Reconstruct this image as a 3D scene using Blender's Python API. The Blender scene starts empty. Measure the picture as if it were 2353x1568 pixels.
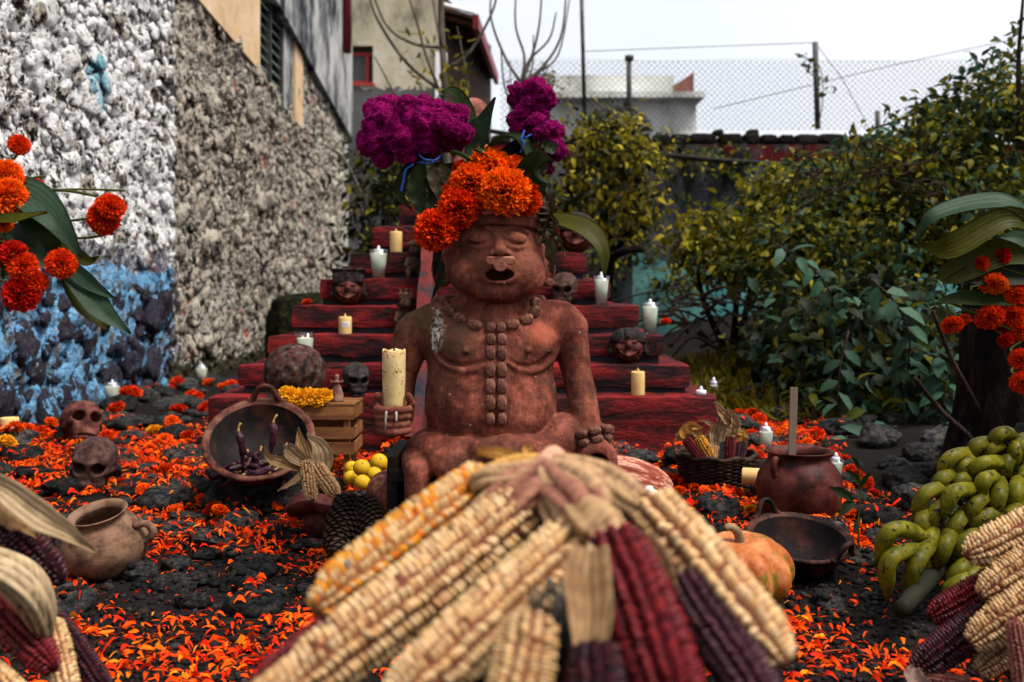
import bpy, math, random
import numpy as np
from mathutils import Vector, Matrix, Quaternion
from mathutils.bvhtree import BVHTree

R = math.radians
rng = np.random.default_rng(7)
random.seed(7)
S = bpy.context.scene
COL = S.collection

# ------------------------------------------------------------------ camera
CAM_H = 0.72
cam_d = bpy.data.cameras.new('camera')
cam_d.sensor_width = 36.0
cam_d.lens = 36.0 * 1005.0 / 1024.0
cam_d.shift_y = -51.0 / 1024.0
cam_d.clip_start = 0.05
cam_d.clip_end = 400
cam_d.dof.use_dof = True
cam_d.dof.focus_distance = 2.5
cam_d.dof.aperture_fstop = 3.6
cam = bpy.data.objects.new('camera', cam_d)
cam.location = (0, 0, CAM_H)
cam.rotation_euler = (R(90), 0, 0)
COL.objects.link(cam)
S.camera = cam

# ------------------------------------------------------------------ world: overcast sky
W = bpy.data.worlds.new('World'); S.world = W; W.use_nodes = True
wt = W.node_tree; wt.nodes.clear()
wo = wt.nodes.new('ShaderNodeOutputWorld'); bg = wt.nodes.new('ShaderNodeBackground')
sky = wt.nodes.new('ShaderNodeTexSky'); sky.sky_type = 'NISHITA'; sky.sun_disc = False
SUN_EL, SUN_AZ = R(60), R(118)          # azimuth clockwise from +Y
sky.sun_elevation = SUN_EL; sky.sun_rotation = SUN_AZ
sky.air_density = 1.0; sky.dust_density = 4.0
mixw = wt.nodes.new('ShaderNodeMix'); mixw.data_type = 'RGBA'
mixw.inputs['Factor'].default_value = 0.93      # cloud cover
cl_n = wt.nodes.new('ShaderNodeTexNoise'); cl_n.inputs['Scale'].default_value = 2.2; cl_n.inputs['Detail'].default_value = 4
cl_r = wt.nodes.new('ShaderNodeValToRGB')
cl_r.color_ramp.elements[0].position = 0.3; cl_r.color_ramp.elements[0].color = (2.10, 2.17, 2.33, 1)
cl_r.color_ramp.elements[1].position = 0.7; cl_r.color_ramp.elements[1].color = (2.42, 2.45, 2.56, 1)
tc = wt.nodes.new('ShaderNodeTexCoord')
wt.links.new(tc.outputs['Generated'], cl_n.inputs['Vector'])
wt.links.new(cl_n.outputs['Fac'], cl_r.inputs['Fac'])
wt.links.new(sky.outputs['Color'], mixw.inputs['A'])
wt.links.new(cl_r.outputs['Color'], mixw.inputs['B'])
wt.links.new(mixw.outputs['Result'], bg.inputs['Color'])
bg.inputs['Strength'].default_value = 0.10
wt.links.new(bg.outputs['Background'], wo.inputs['Surface'])

sun_d = bpy.data.lights.new('sun', 'SUN'); sun_d.energy = 1.5; sun_d.angle = R(24); sun_d.color = (1.0, 0.95, 0.88)
sun = bpy.data.objects.new('sun', sun_d); COL.objects.link(sun)
sun.rotation_euler = (R(90) - SUN_EL, 0, -SUN_AZ + math.pi)
sd = Vector((math.sin(SUN_AZ) * math.cos(SUN_EL), math.cos(SUN_AZ) * math.cos(SUN_EL), math.sin(SUN_EL)))
sun.rotation_euler = (-sd).to_track_quat('-Z', 'Y').to_euler()

S.view_settings.view_transform = 'Standard'; S.view_settings.look = 'None'
S.view_settings.exposure = 2.12; S.view_settings.gamma = 1.0
S.render.engine = 'CYCLES'
S.cycles.use_denoising = True
S.cycles.max_bounces = 5; S.cycles.diffuse_bounces = 2; S.cycles.glossy_bounces = 2
S.cycles.transmission_bounces = 4; S.cycles.transparent_max_bounces = 8
S.cycles.caustics_reflective = False; S.cycles.caustics_refractive = False

# ------------------------------------------------------------------ helpers
FD, CXD, HZD = 2309.4, 1176.5, 666.4
def PX(d, Y): return (d - CXD) / FD * Y
def PZ(d, Y): return CAM_H - (d - HZD) / FD * Y
def P(ud, vd, Y): return Vector((PX(ud, Y), Y, PZ(vd, Y)))
def sm(a, b, t):
    t = min(1, max(0, (t - a) / (b - a))); return t * t * (3 - 2 * t)
def gz(x, y):
    """ground height"""
    z = 0.12 * sm(2.3, 4.6, y)
    z += 0.30 * sm(4.6, 7.5, y) * sm(0.9, 2.2, x)
    z += 0.05 * sm(2.6, 4.0, y) * sm(1.2, 2.2, x)
    return z
def G(ud, vd):
    """ground point seen at display pixel"""
    lo, hi = 0.8, 14.0
    for _ in range(50):
        m = (lo + hi) / 2
        p = P(ud, vd, m)
        if p.z > gz(p.x, p.y): lo = m
        else: hi = m
    return P(ud, vd, (lo + hi) / 2)
def W_(d, Y): return d / FD * Y          # display pixels to metres at depth Y

def setp(o, label=None, cat=None, group=None, kind=None):
    if label: o['label'] = label
    if cat: o['category'] = cat
    if group: o['group'] = group
    if kind: o['kind'] = kind
    return o
def empty(name, loc=(0, 0, 0), rz=0, label=None, cat=None, group=None, kind=None):
    o = bpy.data.objects.new(name, None); o.empty_display_size = 0.05
    o.location = loc; o.rotation_euler = (0, 0, rz); COL.objects.link(o)
    return setp(o, label, cat, group, kind)
def mk(name, V, F, mat=None, parent=None, smooth=True, cols=None, mesh_only=False):
    """mesh from numpy verts and faces (quads and/or tris: array or list)"""
    me = bpy.data.meshes.new(name)
    V = np.asarray(V, np.float32).reshape(-1, 3)
    if isinstance(F, np.ndarray):
        k = F.shape[1]; n = len(F)
        me.vertices.add(len(V)); me.vertices.foreach_set('co', V.ravel())
        me.loops.add(n * k); me.loops.foreach_set('vertex_index', F.astype(np.int32).ravel())
        me.polygons.add(n)
        me.polygons.foreach_set('loop_start', np.arange(0, n * k, k, dtype=np.int32))
        me.update(calc_edges=True)
    else:
        me.from_pydata(V.tolist(), [], [list(map(int, f)) for f in F]); me.update()
    if cols is not None:
        a = me.color_attributes.new('Col', 'FLOAT_COLOR', 'POINT')
        c = np.ones((len(V), 4), np.float32); c[:, :3] = cols
        a.data.foreach_set('color', c.ravel())
    if smooth: me.polygons.foreach_set('use_smooth', np.ones(len(me.polygons), bool))
    if mat: me.materials.append(mat)
    if mesh_only: return me
    return ob(name, me, parent)
def ob(name, me, parent=None, loc=None, rot=None, scale=None):
    o = bpy.data.objects.new(name, me); COL.objects.link(o)
    if parent: o.parent = parent
    if loc is not None: o.location = loc
    if rot is not None: o.rotation_euler = rot
    if scale is not None: o.scale = scale if hasattr(scale, '__len__') else (scale,) * 3
    return o
def kids(o): return [c for c in bpy.data.objects if c.parent == o]
CH = {}
def copy_tree(o, parent=None):
    c = o.copy(); COL.objects.link(c); c.parent = parent
    for k in o.children: copy_tree(k, c)
    return c

class MB:
    """collects pieces of one mesh"""
    def __init__(s): s.V = []; s.F = []; s.C = []; s.n = 0
    def add(s, V, F, c=None):
        V = np.asarray(V, float).reshape(-1, 3); s.V.append(V)
        F = np.asarray(F); s.F.extend((F + s.n).tolist() if F.dtype != object else [[i + s.n for i in f] for f in F])
        s.C.append(np.tile(np.array(c if c is not None else (1, 1, 1), float), (len(V), 1)) if np.ndim(c) < 2 else np.asarray(c))
        s.n += len(V); return s
    def box(s, lo, hi, M=None, c=None):
        x0, y0, z0 = lo; x1, y1, z1 = hi
        V = np.array([(x0,y0,z0),(x1,y0,z0),(x1,y1,z0),(x0,y1,z0),(x0,y0,z1),(x1,y0,z1),(x1,y1,z1),(x0,y1,z1)], float)
        if M is not None: V = tf(M, V)
        return s.add(V, np.array([(0,3,2,1),(4,5,6,7),(0,1,5,4),(1,2,6,5),(2,3,7,6),(3,0,4,7)]), c)
    def tube(s, pts, rad, n=8, c=None, caps=True):
        V, F = tube(pts, rad, n, caps); return s.add(V, np.array(F, dtype=object), c)
    def build(s, name, mat, parent=None, smooth=True, colors=False, mesh_only=False):
        V = np.concatenate(s.V)
        return mk(name, V, s.F, mat, parent, smooth, np.concatenate(s.C) if colors else None, mesh_only)
def tf(M, V):
    V = np.asarray(V, float); A = np.array(M)
    return V @ A[:3, :3].T + A[:3, 3]
def frames(pts):
    pts = [Vector(p) for p in pts]; n = len(pts); out = []
    up = Vector((0, 0, 1)); prev = None
    for i in range(n):
        t = (pts[min(i + 1, n - 1)] - pts[max(i - 1, 0)]).normalized()
        if prev is None:
            a = up.cross(t)
            if a.length < 0.05: a = Vector((1, 0, 0)).cross(t)
            a.normalize()
        else:
            a = prev - t * prev.dot(t); a.normalize()
        prev = a; out.append((pts[i], t, a, t.cross(a)))
    return out
def tube(pts, rad, n=8, caps=True):
    V, F = [], []
    fr = frames(pts); m = len(fr)
    if not hasattr(rad, '__len__'): rad = [rad] * m
    for (p, t, a, b), r in zip(fr, rad):
        for k in range(n):
            th = 2 * math.pi * k / n
            V.append(p + (a * math.cos(th) + b * math.sin(th)) * r)
    for i in range(m - 1):
        for k in range(n):
            F.append((i*n+k, i*n+(k+1)%n, (i+1)*n+(k+1)%n, (i+1)*n+k))
    if caps:
        F.append(tuple(range(n))[::-1]); F.append(tuple((m-1)*n+k for k in range(n)))
    return np.array([tuple(v) for v in V]), F
def lathe(prof, n=40, wob=0.0, seed=0):
    """closed revolve of (r,z) profile"""
    r_ = np.random.default_rng(seed)
    prof = np.array(prof, float); m = len(prof)
    th = np.linspace(0, 2*np.pi, n, endpoint=False)
    ph = r_.uniform(0, 6.28, 3)
    w = 1 + wob * (np.sin(2*th+ph[0]) + 0.6*np.sin(3*th+ph[1]) + .4*np.sin(5*th+ph[2]))
    V = np.stack([prof[:,0:1]*np.cos(th)*w, prof[:,0:1]*np.sin(th)*w, np.repeat(prof[:,1:2], n, 1)], -1).reshape(-1,3)
    i, k = np.meshgrid(np.arange(m-1), np.arange(n), indexing='ij')
    F = np.stack([i*n+k, i*n+(k+1)%n, (i+1)*n+(k+1)%n, (i+1)*n+k], -1).reshape(-1,4)
    return V, F
def curve_pts(pts, n=24):
    """catmull-rom through pts"""
    pts = [np.array(p, float) for p in pts]
    q = [2*pts[0]-pts[1]] + pts + [2*pts[-1]-pts[-2]]
    out = []; m = len(pts) - 1
    for j in range(n + 1):
        t = j / n * m; i = min(int(t), m - 1); f = t - i
        a, b, c, d = q[i], q[i+1], q[i+2], q[i+3]
        out.append(0.5*((2*b)+(-a+c)*f+(2*a-5*b+4*c-d)*f*f+(-a+3*b-3*c+d)*f**3))
    return np.array(out)
def ico(sub):
    t = (1 + 5 ** .5) / 2
    V = [(-1,t,0),(1,t,0),(-1,-t,0),(1,-t,0),(0,-1,t),(0,1,t),(0,-1,-t),(0,1,-t),(t,0,-1),(t,0,1),(-t,0,-1),(-t,0,1)]
    F = [(0,11,5),(0,5,1),(0,1,7),(0,7,10),(0,10,11),(1,5,9),(5,11,4),(11,10,2),(10,7,6),(7,1,8),(3,9,4),(3,4,2),(3,2,6),(3,6,8),(3,8,9),(4,9,5),(2,4,11),(6,2,10),(8,6,7),(9,8,1)]
    V = [np.array(v) / np.linalg.norm(v) for v in V]
    for _ in range(sub):
        cache = {}; F2 = []
        def mid(a, b):
            k = (min(a, b), max(a, b))
            if k not in cache:
                m = V[a] + V[b]; V.append(m / np.linalg.norm(m)); cache[k] = len(V) - 1
            return cache[k]
        for a, b, c in F:
            x, y, z = mid(a, b), mid(b, c), mid(c, a)
            F2 += [(a, x, z), (b, y, x), (c, z, y), (x, y, z)]
        F = F2
    return np.array(V), np.array(F)
ICO1, ICO2, ICO3 = ico(1), ico(2), ico(3)

# cheap vectorised 3-D value noise
_perm = np.random.default_rng(3).permutation(512).astype(np.int64)
_val = np.random.default_rng(4).uniform(-1, 1, 512)
def vnoise(p, sc=1.0, seed=0):
    p = np.asarray(p, float) * sc + seed * 17.31
    i = np.floor(p).astype(np.int64); f = p - i; f = f * f * (3 - 2 * f)
    def h(a, b, c): return _val[_perm[(_perm[(_perm[a & 511] + b) & 511] + c) & 511]]
    x, y, z = i[..., 0], i[..., 1], i[..., 2]; u, v, w = f[..., 0], f[..., 1], f[..., 2]
    c00 = h(x,y,z)*(1-u)+h(x+1,y,z)*u; c10 = h(x,y+1,z)*(1-u)+h(x+1,y+1,z)*u
    c01 = h(x,y,z+1)*(1-u)+h(x+1,y,z+1)*u; c11 = h(x,y+1,z+1)*(1-u)+h(x+1,y+1,z+1)*u
    return (c00*(1-v)+c10*v)*(1-w)+(c01*(1-v)+c11*v)*w
def fbm(p, sc=1.0, o=4, seed=0):
    r = 0; a = 1; t = 0
    for k in range(o):
        r = r + a * vnoise(p, sc * 2 ** k, seed + k); t += a; a *= .5
    return r / t

# ------------------------------------------------------------------ signed distance surfaces
def smin(a, b, k):
    h = np.clip(0.5 + 0.5 * (b - a) / k, 0, 1); return b * (1 - h) + a * h - k * h * (1 - h)
def smax(a, b, k): return -smin(-a, -b, k)
def ell(p, c, r):
    q = p - np.array(c); r = np.array(r, float)
    k0 = np.sqrt(((q / r) ** 2).sum(-1)); k1 = np.sqrt(((q / r ** 2) ** 2).sum(-1)) + 1e-9
    return k0 * (k0 - 1) / k1
def caps(p, a, b, ra, rb):
    a = np.array(a, float); b = np.array(b, float); pa = p - a; ba = b - a
    h = np.clip((pa @ ba) / (ba @ ba), 0, 1)
    return np.sqrt(((pa - h[..., None] * ba) ** 2).sum(-1)) - (ra + (rb - ra) * h)
def polycaps(p, pts, rad):
    d = None
    for i in range(len(pts) - 1):
        e = caps(p, pts[i], pts[i+1], rad[i], rad[i+1]); d = e if d is None else np.minimum(d, e)
    return d
def rbox(p, c, r, rd):
    q = np.abs(p - np.array(c)) - (np.array(r) - rd)
    return np.sqrt((np.maximum(q, 0) ** 2).sum(-1)) + np.minimum(q.max(-1), 0) - rd
def surfnet(f, lo, hi, h, B=12):
    lo = np.array(lo, float); n = np.ceil((np.array(hi) - lo) / h / B).astype(int) * B
    D = np.full(tuple(n + 1), 1.0, np.float32)
    bn = n // B
    bi = np.stack(np.meshgrid(*[np.arange(k) for k in bn], indexing='ij'), -1).reshape(-1, 3)
    cen = lo + (bi + .5) * B * h
    dc = f(cen)
    act = np.abs(dc) < B * h * 0.87 * 1.45 + h
    for (a, b, c), d0 in zip(bi[~act], dc[~act]):
        if d0 < 0: D[a*B:a*B+B+1, b*B:b*B+B+1, c*B:c*B+B+1] = -1
    r = np.arange(B + 1); gx, gy, gzz = np.meshgrid(r, r, r, indexing='ij'); loc = np.stack([gx, gy, gzz], -1).reshape(-1, 3)
    ab = bi[act]
    for s0 in range(0, len(ab), 24):
        ch = ab[s0:s0+24]
        pts = lo + ((ch[:, None, :] * B + loc[None]) * h)
        v = f(pts.reshape(-1, 3)).reshape(len(ch), B+1, B+1, B+1)
        for (a, b, c), w in zip(ch, v): D[a*B:a*B+B+1, b*B:b*B+B+1, c*B:c*B+B+1] = w
    s = D < 0
    cs = np.zeros(tuple(np.array(D.shape) - 1), np.int8)
    for dx in (0, 1):
        for dy in (0, 1):
            for dz in (0, 1):
                cs += s[dx:dx+cs.shape[0], dy:dy+cs.shape[1], dz:dz+cs.shape[2]]
    cell = np.argwhere((cs > 0) & (cs < 8))
    idx = np.full(cs.shape, -1, np.int32); idx[tuple(cell.T)] = np.arange(len(cell))
    acc = np.zeros((len(cell), 3)); cnt = np.zeros(len(cell))
    co = [(dx, dy, dz) for dx in (0, 1) for dy in (0, 1) for dz in (0, 1)]
    val = {o: D[cell[:, 0]+o[0], cell[:, 1]+o[1], cell[:, 2]+o[2]].astype(float) for o in co}
    for o in co:
        for ax in range(3):
            if o[ax]: continue
            o2 = list(o); o2[ax] = 1; o2 = tuple(o2)
            a, b = val[o], val[o2]; m = (a < 0) != (b < 0)
            t = np.where(m, a / np.where(m, a - b, 1), 0)
            q = np.tile(np.array(o, float), (len(cell), 1)); q[:, ax] = t
            acc[m] += q[m]; cnt[m] += 1
    V = lo + (cell + acc / cnt[:, None]) * h
    F = []
    for ax in range(3):
        u, v = (ax + 1) % 3, (ax + 2) % 3
        sl0 = [slice(None)] * 3; sl1 = [slice(None)] * 3
        sl0[ax] = slice(0, -1); sl1[ax] = slice(1, None)
        sl0[u] = sl1[u] = slice(1, -1); sl0[v] = sl1[v] = slice(1, -1)
        A = s[tuple(sl0)]; Bm = s[tuple(sl1)]
        e = np.argwhere(A != Bm)
        if not len(e): continue
        g = e.copy(); g[:, u] += 1; g[:, v] += 1
        def ix(du, dv):
            c = g.copy(); c[:, u] += du; c[:, v] += dv; return idx[tuple(c.T)]
        q = np.stack([ix(-1, -1), ix(0, -1), ix(0, 0), ix(-1, 0)], 1)
        fl = ~A[tuple(e.T)]; q[fl] = q[fl][:, ::-1]
        F.append(q)
    return V, np.concatenate(F)
def rotz(p, a):
    c, s = math.cos(a), math.sin(a); q = p.copy()
    q[..., 0] = c * p[..., 0] + s * p[..., 1]; q[..., 1] = -s * p[..., 0] + c * p[..., 1]; return q

# ------------------------------------------------------------------ materials
class NT:
    def __init__(s, name):
        s.m = bpy.data.materials.new(name); s.m.use_nodes = True; s.t = s.m.node_tree; s.t.nodes.clear()
        s.o = s.n('ShaderNodeOutputMaterial'); s.b = s.n('ShaderNodeBsdfPrincipled'); s.l(s.b, 'BSDF', s.o, 'Surface')
        s.c = s.n('ShaderNodeTexCoord'); s.g = s.n('ShaderNodeNewGeometry')
    def n(s, k, **kw):
        x = s.t.nodes.new(k)
        for a, b in kw.items():
            if hasattr(x, a): setattr(x, a, b)
        return x
    def l(s, a, ao, b, bi): s.t.links.new(a.outputs[ao] if isinstance(ao, (str, int)) else ao, b.inputs[bi])
    def vec(s, src='Object', scale=(1, 1, 1), rot=(0, 0, 0)):
        mp = s.n('ShaderNodeMapping'); mp.inputs['Scale'].default_value = scale; mp.inputs['Rotation'].default_value = rot
        s.t.links.new((s.g.outputs['Position'] if src == 'World' else s.c.outputs[src]), mp.inputs['Vector']); return mp.outputs['Vector']
    def noise(s, v, scale=5, detail=4, rough=.6, dist=0):
        x = s.n('ShaderNodeTexNoise'); x.inputs['Scale'].default_value = scale; x.inputs['Detail'].default_value = detail
        x.inputs['Roughness'].default_value = rough; x.inputs['Distortion'].default_value = dist
        s.t.links.new(v, x.inputs['Vector']); return x.outputs['Fac']
    def voro(s, v, scale=5, out='Distance', feature='F1'):
        x = s.n('ShaderNodeTexVoronoi', feature=feature); x.inputs['Scale'].default_value = scale
        s.t.links.new(v, x.inputs['Vector']); return x.outputs[out]
    def ramp(s, f, stops, interp='LINEAR'):
        x = s.n('ShaderNodeValToRGB'); cr = x.color_ramp; cr.interpolation = interp
        while len(cr.elements) < len(stops): cr.elements.new(.5)
        for e, (p, c) in zip(cr.elements, stops):
            e.position = p; e.color = (c, c, c, 1) if not hasattr(c, '__len__') else (*c, 1)
        s.t.links.new(f, x.inputs['Fac']); return x.outputs['Color']
    def mix(s, f, a, b, blend='MIX'):
        x = s.n('ShaderNodeMix'); x.data_type = 'RGBA'; x.blend_type = blend
        for k, v in (('Factor', f), ('A', a), ('B', b)):
            if hasattr(v, 'node') : s.t.links.new(v, x.inputs[k])
            elif k == 'Factor': x.inputs[k].default_value = v
            else: x.inputs[k].default_value = (*v, 1)
        return x.outputs['Result']
    def math(s, op, a, b=0.0, c=None):
        x = s.n('ShaderNodeMath', operation=op)
        for i, v in enumerate((a, b) if c is None else (a, b, c)):
            if hasattr(v, 'node'): s.t.links.new(v, x.inputs[i])
            else: x.inputs[i].default_value = v
        return x.outputs[0]
    def sep(s, v):
        x = s.n('ShaderNodeSeparateXYZ'); s.t.links.new(v, x.inputs[0]); return x.outputs
    def attr(s, name='Col'):
        x = s.n('ShaderNodeAttribute'); x.attribute_name = name; return x.outputs['Color']
    def rnd(s): return s.n('ShaderNodeObjectInfo').outputs['Random']
    def hsv(s, col, h=.5, sat=1., v=1.):
        x = s.n('ShaderNodeHueSaturation')
        for k, val in (('Hue', h), ('Saturation', sat), ('Value', v), ('Color', col)):
            if hasattr(val, 'node'): s.t.links.new(val, x.inputs[k])
            else: x.inputs[k].default_value = val if k != 'Color' else (*val, 1)
        return x.outputs['Color']
    def bump(s, h, strength=.5, dist=.01):
        x = s.n('ShaderNodeBump'); x.inputs['Strength'].default_value = strength; x.inputs['Distance'].default_value = dist
        s.t.links.new(h, x.inputs['Height']); s.l(x, 'Normal', s.b, 'Normal'); return x
    def fin(s, col, rough=.7, spec=.3, **kw):
        if hasattr(col, 'node'): s.t.links.new(col, s.b.inputs['Base Color'])
        else: s.b.inputs['Base Color'].default_value = (*col, 1)
        if hasattr(rough, 'node'): s.t.links.new(rough, s.b.inputs['Roughness'])
        else: s.b.inputs['Roughness'].default_value = rough
        s.b.inputs['Specular IOR Level'].default_value = spec * (.3 if (hasattr(rough, 'node') or rough > .4) else .6)
        for k, v in kw.items(): s.b.inputs[k.replace('_', ' ')].default_value = v
        return s.m
def simple(name, stops, scale=8, detail=5, rough=.7, bump=.3, bdist=.004, bscale=None, src='Object', stretch=(1,1,1), spec=.3, var=0.0, **kw):
    t = NT(name); v = t.vec(src, stretch); f = t.noise(v, scale, detail, .62)
    col = t.ramp(f, stops)
    if var:
        r = t.rnd(); col = t.hsv(col, v=t.math('MULTIPLY_ADD', r, var * 2, 1 - var))
    if bump:
        f2 = t.noise(v, bscale or scale * 5, 5, .65); t.bump(f2, bump, bdist)
    return t.fin(col, rough, spec, **kw)
M = {}
# ================================================================== SETTING
# ---- ground sheet
def axis(near, far_lo, far_hi, lo, hi, n):
    a = list(np.linspace(lo, hi, n))
    l = [lo - (lo - far_lo) * (k / 6) ** 2.5 for k in range(6, 0, -1)]
    r = [hi + (far_hi - hi) * (k / 6) ** 2.5 for k in range(1, 7)]
    return np.array(l + a + r)
gxs = axis(0, -90, 90, -2.6, 4.0, 190); gys = axis(0, -60, 160, 0.6, 9.0, 240)
GX, GY = np.meshgrid(gxs, gys, indexing='ij')
GZv = np.vectorize(gz)(GX, GY)
pp = np.stack([GX, GY, np.zeros_like(GX)], -1)
near_m = ((np.abs(GX - .7) < 3.2) & (GY > .7) & (GY < 8.9))
GZv = GZv + np.where(near_m, .012 * fbm(pp, 6, 3) + .005 * fbm(pp, 30, 2, 5), 0)
gV = np.stack([GX, GY, GZv], -1).reshape(-1, 3)
ii, jj = np.meshgrid(np.arange(len(gxs) - 1), np.arange(len(gys) - 1), indexing='ij')
nY = len(gys)
gF = np.stack([ii*nY+jj, (ii+1)*nY+jj, (ii+1)*nY+jj+1, ii*nY+jj+1], -1).reshape(-1, 4)
t = NT('soil'); v = t.vec('World'); n1 = t.noise(v, 3, 5); n2 = t.noise(v, 120, 4, .7)
c = t.ramp(n1, [(.3, (.004, .0035, .0035)), (.55, (.008, .007, .0065)), (.75, (.014, .011, .009))])
c = t.mix(t.ramp(n2, [(.45, 0), (.75, 1)]), c, (.018, .011, .010))
t.bump(n2, .9, .008); M['soil'] = t.fin(c, .9, .2)
ground = setp(mk('ground', gV, gF, M['soil']), 'dark volcanic soil of the courtyard under stones and petals', None, None, 'structure')

# ---- stone shapes
def stone_mesh(seed, flat=1.0, sub=3, rough=.2, name='stone'):
    V, F = ico(sub) if sub > 3 else (ICO1, ICO2, ICO3)[sub - 1]
    V = V.copy(); r_ = np.random.default_rng(seed)
    V = np.sign(V) * np.abs(V) ** .8
    for _ in range(7):                         # knock off flat facets
        nrm = r_.normal(size=3); nrm /= np.linalg.norm(nrm); d = r_.uniform(.72, 1.0)
        e = V @ nrm - d; V = V - np.where(e > 0, e * .85, 0)[:, None] * nrm
    V = V * (1 + rough * fbm(V, 1.6, 3, seed))[:, None] * (1 + .07 * fbm(V, 6, 2, seed + 9))[:, None]
    V[:, 2] *= flat
    return V, F
t = NT('lava_stone'); v = t.vec('Object'); r = t.rnd()
n1 = t.noise(v, 3.4, 6, .68); n2 = t.noise(v, 12, 5, .75); vo = t.voro(v, 11)
c = t.ramp(n1, [(.36, (.005, .006, .0065)), (.46, (.017, .018, .020)), (.54, (.036, .035, .033)), (.62, (.070, .062, .048)), (.72, (.030, .030, .012))])
c = t.hsv(c, v=t.math('MULTIPLY_ADD', r, 1.1, .35))
c = t.mix(t.ramp(vo, [(.05, 1), (.28, 0)]), c, (.005, .005, .005))
h = t.math('ADD', n2, t.math('MULTIPLY', t.ramp(vo, [(.0, 0), (.35, 1)]), .8))
t.bump(h, .6, .02); M['lava'] = t.fin(c, .8, .25)
cob_meshes = []
for k in range(12):
    V, F = stone_mesh(100 + k, .75, 3, .28); cob_meshes.append((V, F, mk('cobblestone', V, F, M['lava'], mesh_only=True)))
bvhV = [gV]; bvhF = [gF]
def bvh_add(V, F):
    off = sum(len(a) for a in bvhV); bvhV.append(np.asarray(V)); bvhF.append(np.asarray(F) + off)
def in_pyr(x, y): return -1.28 < x < .9 and y > 3.86
cobs = []
FOOT = [(PX(258, 2.5), 2.5, .12), (PX(1831, 2.56), 2.56, .15), (PX(1700, 2.33), 2.33, .14), (PX(1836, 3.0), 3.0, .13), (PX(1652, 3.4), 3.4, .15), (PX(1128, 2.55), 2.55, .27), (PX(1760, 4.2), 4.2, .08), (PX(203, 3.2), 3.2, .09), (PX(2200, 2.2), 2.2, .16)]
def in_foot(x, y, r=0): return any((x-a)**2 + (y-b)**2 < (c+r)**2 for a, b, c in FOOT)
fixed = [(548,1360,60,1.0),(590,1325,72,.8),(312,1330,60,.75),(392,1362,58,.7),(455,1345,48,.75),(575,1380,40,.6),(215,1300,60,.5),
         (480,1250,70,.5),(300,1215,70,.5),(650,1240,60,.6),(705,1195,50,.7),(700,1265,45,.6),(420,1200,50,.5),(620,1175,50,.6),
         (560,1180,55,.6),(40,1060,55,.7),(75,1095,45,.6),(250,1210,55,.5),(590,1075,55,.8),(2040,1250,50,.8),(2000,1300,50,.7),
         (1900,1320,40,.8),(2030,1210,60,.9),(2110,1170,60,1.0),(2090,1120,70,.8),(2150,1100,60,.7),(1430,1200,50,.6),(2020,1380,36,.5)]
for ud, vd, w, f in fixed:
    p = G(ud, vd); cobs.append((p.x, p.y + .03, W_(w, p.y) * .82, f))
def far_enough(x, y, r, k=1.06): return all((x-a)**2 + (y-b)**2 > ((r+c)*k)**2 for a, b, c, _ in cobs)
tries = 0
while len(cobs) < 290 and tries < 20000:
    tries += 1
    y = 2.25 + 4.6 * random.random() ** 1.3; x = random.uniform(-.56, .62) * y
    r_ = random.uniform(.03, .088) * (1.1 if y > 3 else 1)
    if in_pyr(x, y) or not (-2.02 < x < 2.6) or (y < 2.6 and -.45 < x < .5 and random.random() < .6): continue
    if x > 1.15 and y > 4.8: continue
    if in_foot(x, y, r_ * .6): continue
    if y < 2.35 and random.random() < .72: continue
    if far_enough(x, y, r_): cobs.append((x, y, r_, random.uniform(.5, 1.0)))
rest = MB()
for k, (x, y, r_, f) in enumerate(cobs):
    V, F, me = cob_meshes[k % 12]
    o = ob('cobblestone', me, ground, (x, y, gz(x, y) + r_ * .30 * f), (random.uniform(-.15,.15), random.uniform(-.15,.15), random.uniform(0, 6.28)),
           (r_ * random.uniform(.95,1.2), r_ * random.uniform(.85,1.05), r_ * f * .85))
    bvh_add(tf(o.matrix_basis, V), F)
tri = []
for q in bvhF: tri.extend(q.tolist())
BV = BVHTree.FromPolygons(np.concatenate(bvhV).tolist(), tri)
def drop(x, y):
    h = BV.ray_cast(Vector((x, y, 2.0)), Vector((0, 0, -1)))
    drop.stone = bool(h[0]) and h[2] >= len(gF)
    return (h[0].z, h[1]) if h[0] else (gz(x, y), Vector((0, 0, 1)))

# ---- gravel
gm = MB(); Vg, Fg = ICO1
gv = []
for k in range(8000):
    y = 1.7 + 1.2 * random.random() ** 1.3; x = random.uniform(-.56, .56) * y
    s_ = random.uniform(.003, .0085) * (1.6 if random.random() < .06 else 1)
    z, nn = drop(x, y)
    if nn.z < .8: continue
    Vk = Vg[:12] * np.array([s_ * random.uniform(.8,1.4), s_ * random.uniform(.8,1.4), s_ * random.uniform(.6,1)])
    Vk = Vk * (1 + .3 * rng.normal(size=(12, 1)) * .6)
    a = random.random() * 6.28; ca, sa = math.cos(a), math.sin(a)
    Vk = np.stack([Vk[:,0]*ca-Vk[:,1]*sa + x, Vk[:,0]*sa+Vk[:,1]*ca + y, Vk[:,2] + z + s_*.3], -1)
    gv.append(Vk)
ico0V, ico0F = ico(0)
Fall = np.concatenate([ico0F + 12 * k for k in range(len(gv))])
gcol = np.repeat(np.array([(.004,.004,.0045),(.009,.008,.008),(.018,.010,.009),(.024,.021,.020)])[rng.choice(4, len(gv), p=[.45,.3,.2,.05])], 12, 0)
t = NT('gravel'); M['gravel'] = t.fin(t.attr(), .75, .35)
setp(mk('gravel', np.concatenate(gv), Fall, M['gravel'], smooth=False, cols=gcol), 'fine black volcanic gravel covering the foreground ground', 'gravel', None, 'stuff')

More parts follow.
